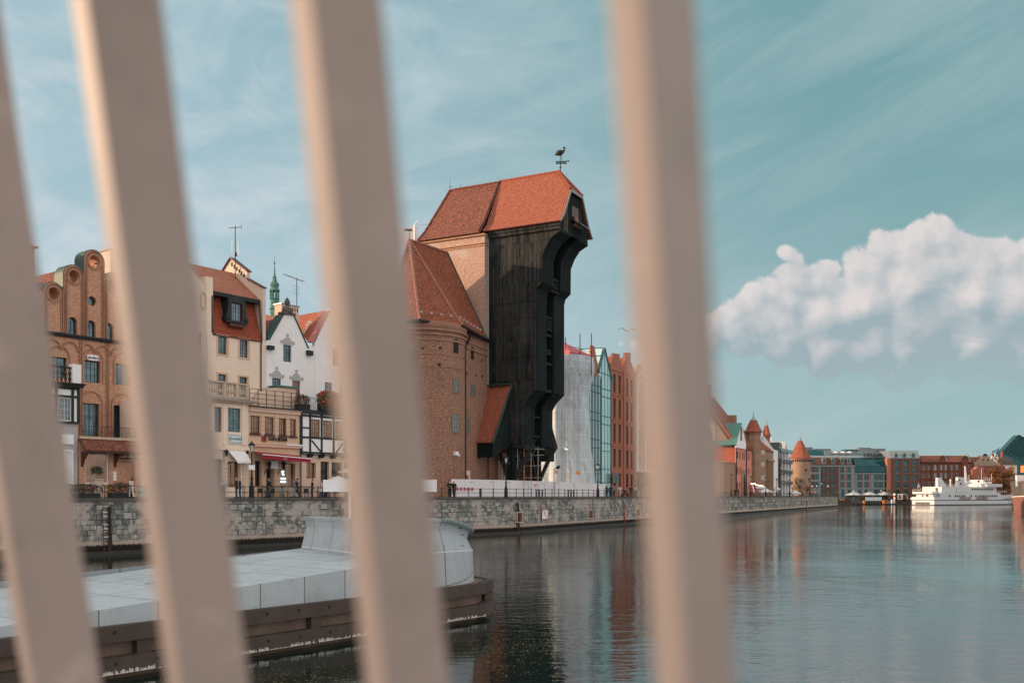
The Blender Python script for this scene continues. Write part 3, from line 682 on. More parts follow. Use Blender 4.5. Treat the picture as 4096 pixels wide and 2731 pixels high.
def lamp(floods=0):
    o = thing('street_lamp', 'x', 'street lamp', group='lantern lamps along the quay')
    MB().lathe(0, 0, [(.30, 0), (.30, .12), (.24, .16), (.22, 1.0), (.27, 1.05), (.2, 1.15), (.13, 1.3), (.16, 1.42), (.1, 1.5), (.12, 1.75), (.16, 1.85), (.09, 1.95), (.07, 2.5), (.065, 4.0), (.1, 4.05), (.06, 4.1), (.06, 4.25)], 10).build('post', M_black, o)
    ln = MB().lathe(0, 0, [(.10, 4.25), (.14, 4.3), (.02, 4.32)], 8)
    for i in range(4):
        a = R(45 + 90 * i); ln.cyl((.11 * math.cos(a), .11 * math.sin(a), 4.3), (.27 * math.cos(a), .27 * math.sin(a), 4.92), .017, n=4)
    ln.lathe(0, 0, [(.34, 4.92), (.34, 4.96), (.2, 5.13), (.09, 5.2), (.07, 5.28), (.02, 5.32), (.012, 5.45), (.001, 5.46)], 8)
    ln = ln.build('lantern', M_black, o)
    MB().lathe(0, 0, [(.09, 4.3), (.235, 4.91)], 4, a0=45, a1=405).build('glass', mat('frosted_glass', (.5, .55, .55), .3, vary=.1), ln)
    for i in range(floods):
        sx = -1 if i == 0 else 1
        MB().tube([(0, 0, 4.1), (sx * .3, 0, 4.1)], .03, 5).cyl((sx * .38, -.12, 4.22), (sx * .38, .16, 4.32), .13, .17, 8).build('floodlight', M_dkgreen, o)
    return o
L0, L1, L2 = lamp(0), lamp(1), lamp(2)
def plamp(proto, fr, x, label, first=False, t=.75):
    a = fr.hit(x, HY, t)[0]; p = fr.W(a, t)
    if first: proto.location = (*p, Q); proto.rotation_euler = (0, 0, R(20)); proto['label'] = label
    else: copytree(proto, (*p, Q), R(20), label)
plamp(L1, FA, 1007, 'lantern lamp with one floodlight in front of the red awning restaurant', True)
plamp(L2, FA, 2024, 'lantern lamp with two green floodlights beside the wooden crane legs', True)
plamp(L2, FB, 2391, 'lantern lamp with two dark floodlights before the glass house')
plamp(L0, FB, 2925, 'lantern lamp in front of the brick buttress of the pink building', True)
for x, d in ((3003, 'at the right corner of the pink building'), (3063, 'before the twin brick turrets'), (3107, 'before the white gabled modern house'), (3158, 'left of the cone roofed round tower'),
             (3208, 'in front of the round tower'), (3241, 'at the right edge of the round tower'), (3288, 'at the far end of the quay')):
    plamp(L0, FB, x, 'lantern lamp ' + d)
a = FA.hit(298, HY, 1.2)[0]; c = copytree(L0, (*FA.W(a, 3.2), Q), 0, 'short white lantern at the left behind the railing'); c.scale = (1.5, 1.5, .47); c['group'] = 'white garden lantern'; c.name = 'garden_lantern'
for ch in c.children:
    ch.data = ch.data.copy(); ch.data.materials[0] = M_white
# bent flood lamp pole
a = FB.hit(2216, HY, 1.5)[0]; p = FB.W(a, 1.5); o = thing('flood_lamp_pole', 'thin double black pole with a hooded floodlight before the hoarding', 'lamp', (*p, Q), R(-25))
for d in (0, .16): MB().tube([(d, 0, 0), (d - .06, 0, 3.9), (d + .04, 0, 4.02), (.5, 0, 4.2)], .035, 6).build('pole', M_black, o)
MB().cyl((.45, 0, 4.1), (.85, 0, 4.32), .2, .22, 8).build('floodlight', M_dkgreen, o)
# hoarding
hb = thing('construction_hoarding', 'white corrugated metal hoarding around the scaffolded tower and crane', 'fence', (0, 0, Q))
corr = mat('hoarding_sheet', (.70, .68, .70), .45, vary=.1, nz=2)
def hpanel(p0, p1, h):
    d = Vector((p1[0] - p0[0], p1[1] - p0[1], 0)); l = d.length; d.normalize(); nn = Vector((-d.y, d.x, 0)); n = int(l / .09); vs = []
    for i in range(n + 1):
        q_ = Vector((*p0, 0)) + d * (l * i / n) + nn * (.03 if (i // 2) % 2 else 0); vs += [(q_.x, q_.y, .02), (q_.x, q_.y, h)]
    MB().add(vs, [(2 * i, 2 * i + 2, 2 * i + 3, 2 * i + 1) for i in range(n)]).build('panel', corr, hb, recalc=False)
    MB().box(p0[0] - .05, p0[0] + .05, p0[1] + .06, p0[1] + .14, 0, h + .03).build('post', M_beam, hb)
hx = [(FA, 1805, 3.2), (FA, 1897, 3.2), (FA, 1974, 3.2), (FA, 2036, 3.2), (FB, 2112, 2.6), (FB, 2176, 2.6), (FB, 2236, 2.6), (FB, 2297, 2.6), (FB, 2392, 2.6), (FB, 2420, 2.6)]
hp = [fr.W(fr.hit(x, HY, t)[0], t) for fr, x, t in hx]
for i in range(len(hp) - 1): hpanel(hp[i], hp[i + 1], 2.22 if i < 7 else 2.08)
a = MB(); 
for i in range(5): 
    x0 = 1826 + i * 15; q0 = FA.W(FA.hit(x0, HY, 3.1)[0], 3.1); q1 = FA.W(FA.hit(x0 + 7.5, HY, 3.1)[0], 3.1)
    a.add([(*q0, .85), (*q1, .85), (*q1, 1.2), (*q0, 1.2)], [(0, 1, 2, 3)])
o = a.build('warning_strip', M_redp, hb)
for x, y in ((1886, 1928), (1965, 1927), (2033, 1928), (2104, 1931), (2168, 1932), (2229, 1933), (2292, 1934), (2346, 1939)):
    fr, t = (FA, 3.13) if x < 2050 else (FB, 2.53)
    al, z = fr.hit(x, y, t); q0 = fr.W(al, t); q1 = fr.W(al + .22, t); MB().add([(*q0, z - Q - .08), (*q1, z - Q - .08), (*q1, z - Q + .08), (*q0, z - Q + .08)], [(0, 1, 2, 3)]).build('sticker', mat('turquoise_sticker', (.1, .5, .5), .5), hb)
def plate(name, label, cat, fr, t, x0, x1, y0, y1, m, th=.04, txt=None, tm=None, z=Q, border=None, group=None, sz=None):
    B = Bld(name, label, cat, fr, x0, t, z, group); a, b, c, d = B.rect(x0, x1, y0, y1)
    B.part('panel', MB().box(a, b, 0, th, c, d), m)
    if border: B.part('border', MB().panel([(a - .05, c - .05), (b + .05, c - .05), (b + .05, d + .05), (a - .05, d + .05)], [[(a + .03, c + .03), (b - .03, c + .03), (b - .03, d - .03), (a + .03, d - .03)]], -.015, .03), border)
    if txt: words(txt, sz or (d - c) * .5, tm or M_black, B.o, ((a + b) / 2, -.03, (c + d) / 2), ext=.008)
    return B, (a, b, c, d)
tall = M_orange
for x0, x1, y0, y1, lb in ((2221, 2231, 1882, 1893, 'orange warning notice on the netting beside the bent lamp'), (2303, 2318, 1884, 1896, 'orange warning notice on the netting near its right edge'), (2143, 2149, 1934, 1942, 'small orange notice on the hoarding')):
    plate('warning_notice', lb, 'notice', FB, 2.4, x0, x1, y0, y1, M_orange, group='orange notices at the building site')
# no-diving sign
B, (a, b, c, d) = plate('diving_ban_sign', 'white board with red border and red slash over a black diver on the quay wall', 'sign', FB, -.32, 2168, 2191, 2038, 2075, M_white, z=0, border=M_redp)
B.part('slash', MB().add([(a + .02, -.02, d - .02), (a + .12, -.02, d - .02), (b - .02, -.02, c + .02), (b - .12, -.02, c + .02)], [(0, 1, 2, 3)]), M_redp)
mx, mz = (a + b) / 2, (c + d) / 2
B.part('diver_figure', MB().add([(mx + dx_, -.012, mz + dz_) for dx_, dz_ in ((-.1, .3), (.06, .36), (.12, .2), (.06, .0), (.16, -.22), (.06, -.26), (-.02, -.06), (-.08, .05))], [list(range(8))]).lathe(mx - .02, 0, [(.001, mz + .36), (.09, mz + .43), (.001, mz + .5)], 8), M_black)
# ladders
for fr, x, top, lb in ((FA, 421, M_frameR, 'red and white iron ladder in a slot of the near quay wall'), (FA, 2067, M_frameR, 'rusty iron ladder in a slot of the quay wall below the crane'), (FB, 2495, M_redp, 'red and white ladder in the quay wall below the red warehouses'),
                       (FB, 3226, M_redp, 'tiny ladder on the far quay wall near its end')):
    al = fr.hit(x, HY, -.2)[0]; p = fr.W(al, -.35); o = thing('quay_ladder', lb, 'ladder', (p[0], p[1], 0), R(fr.deg), 'ladders in the quay wall')
    MB().prismx([(.0, -.2), (.2, Q - .7), (.4, Q - .7), (.4, -.2)], .26, .55).build('slot_edge', mat('slot_dark', (.02, .018, .016), .9), o)
    for sx in (-.22, .22): MB().tube([(sx, -.06, .2), (sx, .2, Q - .8)], .035, 5).build('stile', top, o)
    for i in range(11): z = .45 + i * .33; y = -.06 + .26 * (z - .2) / 3.55; MB().cyl((-.22, y, z), (.22, y, z), .03, n=5).build('rung', M_white if i in (3, 5, 6, 8, 9) and 'white' in lb else M_frameR, o)
# bollard-like dark bins
def bins(fr, xs, w_, h, t, lb, name='litter_bin', cat='bin', m=None):
    for i, x in enumerate(xs):
        al = fr.hit(x, HY, t)[0]; p = fr.W(al, t); o = thing(name, lb[i] if isinstance(lb, list) else lb, cat, (*p, Q), R(fr.deg), 'dark bins behind the railing')
        MB().lathe(0, 0, [(.001, 0), (w_ / 2, 0), (w_ / 2, h * .9), (w_ / 2 + .02, h * .9), (w_ / 2 + .02, h), (.001, h + .02)], 10).build('drum', m or M_dkgreen, o)
        MB().lathe(0, 0, [(w_ / 2 + .012, h * .45), (w_ / 2 + .012, h * .5)], 10).build('band', M_black, o)
bins(FB, (2145, 2157, 2169), .2, 1.0, .6, ['dark cylinder bin leftmost of the first three before the hoarding', 'dark cylinder bin middle of the first three before the hoarding', 'dark cylinder bin rightmost of the first three before the hoarding'])
bins(FB, (2273, 2284, 2295), .22, 1.0, .6, ['dark cylinder bin leftmost of the three near the wooden fence post', 'dark cylinder bin middle of the three near the wooden fence post', 'dark cylinder bin rightmost of the three near the wooden fence post'])
bins(FA, (1921,), .25, 1.0, .6, 'narrow dark bin behind the railing left of the crane')
# ================================================================== the house row on the left (plane A)
TM, TP = 11.0, 7.5
def arc(cx, cz, r, a0, a1, n=12, rz=None): return [(cx + r * math.cos(R(a0 + (a1 - a0) * i / n)), cz + (rz or r) * math.sin(R(a0 + (a1 - a0) * i / n))) for i in range(n + 1)]
def archband(B, x0, x1, zs, z0, wd=.14, y=-.12, m=None, n=12, name='arch_moulding'):
    r = (x1 - x0) / 2; cx = (x0 + x1) / 2; o = [(x0 - wd, z0), (x0, z0)] + [p for p in arc(cx, zs, r, 180, 0, n)] + [(x1, z0), (x1 + wd, z0)] + arc(cx, zs, r + wd, 0, 180, n)
    return MB().prism(o, y, .01)
# --- brick gabled house
B = Bld('brick_gabled_house', 'brown brick house with stepped round arched gable and ring holes', 'building', FA, 168, TM)
cols = [(174, 255, 1130, 1180), (255, 336, 1061, 1112), (336, 417, 1001, 1052), (417, 490, 1091, 1134), (490, 565, 1186, 1226)]
gz = B.L(340, 1352)[1]; out = []; ringh = []; xs = []
for i, (x0, x1, yt, yh) in enumerate(cols):
    a, b = B.L(x0, yt)[0], B.L(x1, yt)[0]; zt = B.L((x0 + x1) / 2, yt)[1]; r = (b - a) / 2; xs.append((a, b, zt, r))
x_l, x_r = xs[0][0] - .25, xs[-1][1] + .25
out = [(x_l, -.2), (x_r, -.2), (x_r, xs[4][2] - xs[4][3])]
for a, b, zt, r in reversed(xs): out += arc((a + b) / 2, zt - r, r - .005, 0, 180, 14)
out.append((x_l, xs[0][2] - xs[0][3]))
for i, (a, b, zt, r) in enumerate(xs):
    ringh.append([( (a + b) / 2 + .50 * math.cos(6.28318 * k / 18), zt - r - .06 + .56 * math.sin(6.28318 * k / 18)) for k in range(18)])
B.win(350, 386, 1185, 1223, 1, 1, arch=2, rec=.35)
for x0, x1, y0, y1 in ((272, 309, 1268, 1342), (347, 383, 1281, 1353), (419, 455, 1292, 1361)): B.win(x0, x1, y0, y1, 2, 3, arch=1, rec=.3, bw=.05)
for x0, x1, y0, y1 in ((205, 268, 1428, 1508), (337, 402, 1443, 1530), (462, 524, 1456, 1540)): B.win(x0, x1, y0, y1, 4, 3, rec=.3)
for x0, x1, y0, y1 in ((330, 398, 1613, 1744), (455, 520, 1622, 1750)): B.win(x0, x1, y0, y1, 4, 5, rec=.3)
wl = list(B.wl)
B.flush(out, M_brL, thick=.8, name='brick_front', extra=ringh)
# gable pier mouldings, copper capping, cornice and blind arches
mo = MB()
for i, (a, b, zt, r) in enumerate(xs):
    for e in (.0, .16):
        rr = r - .08 - e; cx_ = (a + b) / 2; zc = zt - r
        o_ = [(cx_ - rr, gz + .1), (cx_ - rr + .07, gz + .1)] + arc(cx_, zc, rr - .07, 180, 0, 12) + [(cx_ + rr - .07, gz + .1), (cx_ + rr, gz + .1)] + arc(cx_, zc, rr, 0, 180, 12)
        mo.prism(o_, -.16 if e == 0 else -.09, .01)
    zc = zt - r - .06; mo.panel([(( (a + b) / 2) + .72 * math.cos(6.283 * k / 18), zc + .78 * math.sin(6.283 * k / 18)) for k in range(18)], [[((a + b) / 2 + .52 * math.cos(6.283 * k / 18), zc + .58 * math.sin(6.283 * k / 18)) for k in range(18)]], -.1, .01)
B.part('pier_moulding', mo, brick('brick_moulding', (.36, .16, .10), (.46, .24, .15), (.3, .2, .15), dirt=(.12, .07, .05)))
cp = MB()
for a, b, zt, r in xs:
    n = 14; c_ = (a + b) / 2; q0 = arc(c_, zt - r, r + .0, 0, 180, n); q1 = arc(c_, zt - r, r + .07, 0, 180, n); q0 = [(b, zt - r - 1.3)] + q0 + [(a, zt - r - 1.3)]; q1 = [(b + .05, zt - r - 1.3)] + q1 + [(a - .05, zt - r - 1.3)]
    cp.prism(q0 + q1[::-1], .02, 1.5)
B.part('copper_capping', cp, M_cop2)
al = MB()
for i, (a, b, zt, r) in enumerate(xs):   # depth behind each gable pier
    al.panel([(a + .02, zt - r - 1.4)] + [(b - .02, zt - r - 1.4)] + arc((a + b) / 2, zt - r, r - .02, 0, 180, 14), [ringh[i]], .8, 1.45)
B.part('gable_back', al, M_brL)
cn = MB().box(x_l, x_r, -.3, .02, gz - .02, gz + .16).box(x_l, x_r, -.2, .02, gz - .16, gz - .02); B.part('cornice', cn, M_beam)
ab = MB(); wv_ = (xs[-1][1] - xs[0][0]) / 6
for i in range(6):
    a = xs[0][0] + i * wv_; ab.add(*(lambda m: (m.v, m.f))(archband(B, a + .12, a + wv_ - .12, gz - .45 - wv_ / 2, gz - .5 - wv_ / 2, .1, -.14)))
for w_ in wl[4:7] + wl[7:]:
    a, b, c, d = w_['r']; tall_ = d - c > 2.3
    ab.add(*(lambda m: (m.v, m.f))(archband(B, a - .16, b + .16, d + .05, c + (.0 if tall_ else .0), .12 if tall_ else .1, -.1)))
B.part('arch_moulding', ab, MATS['brick_moulding'])
pil = MB()
for x in (325, 431, 540):
    for k in (-.14, .04): q = B.L(x, 1500)[0] + k; pil.cyl((q, -.08, B.L(x, 1745)[1]), (q, -.08, gz - .2), .07, n=6)
B.part('pilaster', pil, MATS['brick_moulding'])
B.body(x_l, x_r, gz, 12, M_brL, .81)
B.groof(x_l + .5, x_r - .5, gz - .2, (xs[2][0] + xs[2][1]) / 2, xs[2][2] - 1.2, 1.46, 14, M_tB)
# oval sign on the front
a, b, c, d = B.rect(343, 393, 1420, 1442)
sg = MB().prism([(( a + b) / 2 + (b - a) / 2 * math.copysign(abs(math.cos(6.283 * k / 24)) ** .6, math.cos(6.283 * k / 24)), (c + d) / 2 + (d - c) / 2 * math.copysign(abs(math.sin(6.283 * k / 24)) ** .7, math.sin(6.283 * k / 24))) for k in range(24)], -.16, -.1)
so_ = tag(sg.build('shop_sign', M_white), 'white oval sign lettered Labofarm between the arches of the brick gabled house', 'sign'); so_.matrix_world = Matrix.Translation(B.o.location) @ Matrix.Rotation(R(FA.deg), 4, 'Z')
words('Labofarm', .34, M_black, so_, ((a + b) / 2, -.17, (c + d) / 2), ext=.005, bold=.008)
# chimney at its right
B2 = Bld('chimney_stack', 'brick chimney stack right of the round arched gable', 'chimney', FA, 442, TM + 3)
a, b, c, d = B2.rect(442, 500, 1200, 1005); c, d = min(c, d), max(c, d)
B2.part('stack', MB().box(a, b, 0, 1.6, c, d), M_plB); B2.part('cap', MB().box(a - .12, b + .12, -.12, 1.72, d, d + .12), M_brL)
# left neighbour gable: ring arch and dark red roof
B = Bld('ring_arch_gable', 'left neighbour brick house with one ring arch above a dark red roof', 'building', FA, 20, TM + 2.2)
a, b, c, d = B.rect(92, 207, 1400, 1047); zc = d - (b - a) / 2
q = 18
B.part('ring_arch', MB().panel([(a, 0), (b, 0), (b, zc)] + arc((a + b) / 2, zc, (b - a) / 2, 0, 180, 16) + [(a, zc)], [[((a + b) / 2 + .85 * math.cos(6.283 * k / 18), zc - .1 + .85 * math.sin(6.283 * k / 18)) for k in range(18)]], 0, .6), M_brL)
B.part('front_wall', MB().box(B.L(-60, 1500)[0], B.L(240, 1500)[0], .05, 8, 0, B.L(160, 1175)[1]), M_brL)
k0 = B.L(200, 1140); B.part('roof', MB().prismx([(.1, B.L(160, 1175)[1]), (2.5, B.L(200, 1112)[1]), (5, B.L(160, 1175)[1])], B.L(-60, 1500)[0], B.L(243, 1500)[0]), mat('dark_red_roof', (.14, .03, .025), .7, vary=.2))
B = Bld('corner_turret', 'tall narrow chimney with stepped cap at the far left', 'chimney', FA, 122, TM + 4)
a, b, c, d = B.rect(100, 151, 1300, 985); B.part('stack', MB().box(a, b, 0, 2, 0, d), M_brL)
a, b, c2, d2 = B.rect(103, 142, 985, 952); B.part('cap', MB().box(a, b, .2, 1.8, d, d2).box(a - .2, b + .3, .0, 2, d2, d2 + .12).box(a - .2, b + .5, -.1, 2.1, d - .12, d + .02), M_brL)
# --- half timbered white porch on the far left
B = Bld('timbered_porch_house', 'white half-timbered porch with dark balcony at the far left', 'building', FA, 30, TP)
xr = B.L(316, 1700)[0]; zt = B.L(300, 1550)[1]; zm = B.L(300, 1692)[1]; xl = B.L(-40, 1700)[0]
B.win(233, 285, 1590, 1683, 4, 4, fm=M_frameW, rec=.08); B.win(150, 215, 1583, 1678, 4, 4, fm=M_frameW, rec=.08)
B.flush([(xl, zm), (xr, zm), (xr, zt), (xl, zt)], M_plW, thick=.3, name='upper_wall')
B.part('lower_wall', MB().box(xl, xr - .05, .12, 3.4, 0, zm - .02), M_plG)
B.body(xl, xr, zt, 3.4, M_plW, .31, z0=zm)
tb = MB()
for x in (224, 290, 313): q = B.L(x, 1600)[0]; tb.box(q - .12, q + .1, -.09, .015, zm, zt)
for y in (1555, 1587, 1690): q = B.L(300, y)[1]; tb.box(xl, xr, -.1, .016, q - .1, q + .08)
B.part('timber_frame', tb, M_beam)
q = B.L(300, 1535)[1]; B.part('cornice', MB().box(xl, xr + .25, -.4, 3.4, zt + .01, zt + .22).box(xl, xr + .35, -.55, 3.4, zt + .22, zt + .34), M_beam)
zt2 = zt + .35
B.part('parapet', MB().box(B.L(283, 1500)[0], xr + .05, -.3, .35, zt2, B.L(300, 1458)[1]), M_white)
bl = MB()
for i in range(9): q = B.L(150 + i * 16, 1500)[0]; bl.lathe(q, .0, [(.05, zt2), (.08, zt2 + .15), (.14, zt2 + .4), (.06, zt2 + .55), (.14, zt2 + .8), (.05, zt2 + 1.1), (.08, zt2 + 1.25)], 6)
bl.box(xl, B.L(283, 1500)[0], -.12, .12, zt2 + 1.25, zt2 + 1.4); B.part('balcony_rail', bl, M_beam)
a, b, c, d = B.rect(248, 295, 1737, 1776); B.part('blank_sign', MB().box(a, b, 0, .11, c, d), M_white)
a, b, c, d = B.rect(255, 293, 1798, 1935); B.part('door_frame', MB().panel([(a, c), (b, c), (b, d), (a, d)], [[(a + .1, c + .1), (b - .15, c + .1), (b - .15, d - .2), (a + .1, d - .2)]], -.05, .11).box(a + .1, b - .15, .06, .1, c + .1, d - .2), M_white)
# --- tiled porch of the brick gabled house
B = Bld('shop_porch', 'brick shop porch with red tiled canopy and lettered door', 'shop', FA, 317, TP)
xl, xr = 0, B.L(560, 1800)[0]; zt = B.L(440, 1765)[1]
w1 = B.win(340, 437, 1800, 1936, 1, 1, fm=M_frameW, gm=M_glassW, rec=.15, bw=.14, name='shop_window'); B.win(470, 541, 1842, 1978, 2, 1, fm=M_frame, gm=M_glassD, rec=.5, name='door')
B.flush([(xl, -.1), (xr, -.1), (xr, zt), (xl, zt)], M_brL, thick=.4, name='brick_front'); B.body(xl, xr, zt, 3.45, M_brL, .41)
ze = B.L(440, 1797)[1]; B.part('canopy_roof', MB().prismx([(-1.25, ze - .2), (-1.25, ze - .1), (.02, zt + .12), (.02, zt - .03)], xl - .05, xr + .1), M_tB)
B.part('canopy_beam', MB().box(xl + .05, xr, -1.15, -1.0, ze - .38, ze - .21).prismx([(-1.1, ze - .3), (-.02, ze - .3), (-.02, ze - 1.6), (-.3, ze - 1.0)], xl + .15, xl + .35).prismx([(-1.1, ze - .3), (-.02, ze - .3), (-.02, ze - 1.6), (-.3, ze - 1.0)], B.L(455, 1800)[0], B.L(455, 1800)[0] + .2), M_frameR)
B.part('terrace_edge', MB().box(xl, xr, -.1, 3.4, zt + .13, zt + .35), M_stone)
rl = MB(); zr = zt + .36
for i in range(40):
    q = xl + i * .17
    if q < xr: rl.cyl((q, .0, zr), (q, .0, zr + .9), .012, n=4)
rl.box(xl, xr, -.03, .03, zr + .9, zr + .94)
for i in range(7):
    q = xl + .5 + i * .85; rl.tube([(q + .22 * math.cos(t * .8), 0, zr + .45 + .3 * math.sin(t * .8)) for t in range(9)], .018, 4); rl.tube([(q - .3, 0, zr + .1), (q, 0, zr + .5), (q + .3, 0, zr + .15)], .018, 4)
B.part('terrace_railing', rl, M_black)
a, b, c, d = B.rect(480, 554, 1808, 1838); g = MB().box(a, b, -.1, -.02, c, d).build('sign_board', M_frameR, B.o); words('Labofarm', .52, M_stone, g, ((a + b) / 2, -.12, (c + d) / 2), ext=.01, bold=.008)
a, b, c, d = B.rect(372, 400, 1805, 1816); g = MB().box(a, b, -.06, -.0, c, d).build('sign_board', M_zinc, B.o); words('Labofarm', .18, M_black, g, ((a + b) / 2, -.07, (c + d) / 2), ext=.004)
for y in (1892, 1904, 1916): a, b, c, d = B.rect(452, 465, y - 5, y + 5); B.part('plaque', MB().box(a, b, -.05, .0, c, d), M_white)
# planters, flowers, chest
def flowers(name, label, cat, loc, rz, sx, sy, h, cols, n=500, base=None, parent=None, group=None, planter=True, droop=0):
    o = thing(name, label, cat, loc, rz, group)
    if planter: MB().box(-sx * .9, sx * .9, -sy * .8, sy * .8, 0, h * .35).build('planter', base or M_beam, o)
    rnd = random.Random(sum(map(ord, label))); g = MB(); fl = [MB() for _ in cols]
    for i in range(n):
        x, y = rnd.uniform(-sx, sx), rnd.uniform(-sy, sy); z = h * (.3 + .7 * rnd.random() ** .6 * (1 - .4 * abs(x / sx) ** 3)) - (rnd.random() * droop if y < 0 else 0)
        s = rnd.uniform(.04, .11); v = Vector((rnd.gauss(0, 1), rnd.gauss(0, 1), rnd.gauss(0, 1))).normalized(); e = v.orthogonal().normalized(); k = v.cross(e); p = Vector((x, y, z))
        lump = noise.noise(Vector((x * 1.7, y * 2, z * 2.2)) + Vector((5, 3, 1)))
        tgt = fl[rnd.randrange(len(cols))] if (lump > -.05 and rnd.random() < .6) else g
        tgt.add([p - e * s, p - k * s * .7, p + e * s, p + k * s * .7], [(0, 1, 2, 3)])
    g.build('leaves', mat('leaf_green', (.07, .11, .035), .7, vary=.5, nz=6), o, recalc=False, uv=False)
    for f, c in zip(fl, cols):
        if f.v: f.build('blossom', mat('blossom_%d_%d_%d' % tuple(int(x * 99) for x in c), c, .7, vary=.2, nz=8), o, recalc=False, uv=False)
    return o
def FP(fr, x, t): return (*fr.W(fr.hit(x, HY, t)[0], t), Q)
flowers('flower_planter', 'dark planter of low dull flowers before the shop window', 'planter', FP(FA, 343, 4.5), R(53.5), 1.3, .4, 1.2, [(.10, .02, .06)], 700)
flowers('flower_planter', 'planter of magenta and yellow flowers before the lettered door', 'planter', FP(FA, 480, 4.0), R(53.5), 1.1, .4, 1.35, [(.35, .04, .25), (.5, .28, .04)], 900)
p = FP(FA, 388, 4.6); o = thing('stone_pillar', 'square pale stone pillar with a potted plant before the shop window', 'pillar', p, R(53.5)); MB().box(-.42, .42, -.35, .35, 0, 1.55).build('shaft', M_stone, o); MB().box(-.48, .48, -.41, .41, 1.551, 1.63).build('cap', M_stone, o)
flowers('potted_plant', 'dark bushy plant standing on the square stone pillar', 'plant', (p[0], p[1], Q + 1.63), 0, .45, .35, 1.1, [(.03, .03, .03)], 300, planter=False)
bins(FA, (572,), .9, 1.05, 3.0, 'turquoise round bin behind the left railing', m=mat('turquoise_bin', (.04, .36, .36), .5))
# --- hidden infill house between the slats
B = Bld('plain_plaster_house', 'plain beige plaster house with an oval wall niche, mostly behind the second slat', 'building', FA, 570, TM)
xr = B.L(826, 1500)[0]; zt = B.L(800, 1140)[1]
for x0 in (600, 690, 770):
    for y0, y1 in ((1330, 1400), (1480, 1560), (1600, 1690)): B.win(x0, x0 + 36, y0, y1, 2, 3)
B.flush([(0, 0), (xr, 0), (xr, B.L(826, 1150)[1]), (xr * .5, B.L(700, 1000)[1]), (0, B.L(600, 1150)[1])], M_plB, name='front_wall'); B.body(0, xr, B.L(700, 1150)[1], 9, M_plB)
B.groof(0, xr, B.L(600, 1155)[1], xr * .5, B.L(700, 1002)[1] - .3, .5, 10, M_tB)
a, b, c, d = B.rect(800, 825, 1165, 1240); B.part('niche_moulding', MB().panel([((a + b) / 2 + (b - a) * .5 * math.cos(6.283 * k / 18), (c + d) / 2 + (d - c) * .5 * math.sin(6.283 * k / 18)) for k in range(18)], [[((a + b) / 2 + (b - a) * .36 * math.cos(6.283 * k / 18), (c + d) / 2 + (d - c) * .4 * math.sin(6.283 * k / 18)) for k in range(18)]], -.1, .02), M_stone)
B = Bld('porch_row', 'pale plastered porch house hidden behind the second slat', 'building', FA, 562, TP)
xr = B.L(842, 1700)[0]; zt = B.L(700, 1610)[1]
for x0 in (600, 680, 770): B.win(x0, x0 + 44, 1650, 1730, 4, 5); B.win(x0, x0 + 48, 1830, 1940, 1, 2, gm=M_glassW)
B.flush([(0, 0), (xr, 0), (xr, zt), (0, zt)], M_plB, name='front_wall'); B.body(0, xr, zt, 3.4, M_plB)
B.part('cornice', MB().box(0, xr, -.3, .1, zt + .01, zt + .3), M_stone)
# --- cream house with mansard
B = Bld('mansard_house', 'cream house with steep red tiled mansard, dark scrolled dormer and firewall', 'building', FA, 828, TM)
P_ = B.L; xr = P_(1063, 1500)[0]; x2 = P_(852, 1300)[0]; x3 = P_(1046, 1300)[0]
zm = P_(950, 1350)[1]
for x0, x1, y0, y1 in ((873, 908, 1343, 1417), (959, 993, 1357, 1430)): B.win(x0, x1, y0 + 3, y1, 4, 4, fm=M_frameR, rec=.2)
for x0, x1, y0, y1 in ((873, 905, 1497, 1580), (958, 990, 1508, 1590)): B.win(x0, x1, y0, y1, 4, 4, fm=M_frameR, rec=.2)
wl = [w_['r'] for w_ in B.wl]
B.flush([(0, 0), (xr, 0), (xr, zm), (0, zm)], M_plC, name='front_wall')
fr_ = MB()
for a, b, c, d in wl: fr_.panel([(a - .22, c - .2), (b + .22, c - .2), (b + .22, d + .2), (a - .22, d + .2)], [[(a - .02, c - .02), (b + .02, c - .02), (b + .02, d + .02), (a - .02, d + .02)]], -.05, .02)
B.part('window_surround', fr_, M_plT)
zg = P_(950, 1190)[1]; zgu = P_(950, 1180)[1]
B.part('mansard_slope', MB().prismx([(.0, zm + .0), (1.3, zg), (2.2, zg), (2.2, zm)], x2, x3), M_tM)
B.part('mansard_shelf', MB().box(x2, x3, -.12, .4, zm - .12, zm - .005), M_frameR)
ridge_z = P_(890, 1097)[1] + 1.8
B.part('upper_roof', MB().prismx([(.55, zg + .25), (.55, zg + .40), (5.2, ridge_z), (9.5, zg + .4), (9.5, zg + .25)], x2, x3 + .15), M_tP)
B.part('gutter', MB().box(x2, x3, .3, 1.2, zg - .1, zg + .24).cyl((x2 - .1, .42, zg + .16), (x3 + .1, .42, zg + .16), .15, n=8), M_gutter)
sw = MB().box(-.05, x2, 0, 9, zm, P_(840, 1108)[1]); B.part('left_firewall', sw, M_plC)
y0f = 0; zfw = P_(1064, 1155)[1]
B.part('firewall', MB().prismx([(0, zm), (0, zfw), (2.6, zfw + 1.3), (2.6, zfw + 2.1), (5.4, ridge_z + 1.6), (8, zfw + 1.6), (10, zfw - .3), (10, zm)], x3 + .16, xr), M_plB)
B.part('firewall_coping', MB().prismx([(-.1, zfw), (-.1, zfw + .1), (2.6, zfw + 1.42), (2.6, zfw + 1.3)], x3 + .05, xr + .1).prismx([(2.5, zfw + 2.1), (2.5, zfw + 2.22), (5.4, ridge_z + 1.74), (8.1, zfw + 1.7), (8.1, zfw + 1.6), (5.4, ridge_z + 1.61)], x3 - .05, xr + .15), M_frameR)
vt = MB()
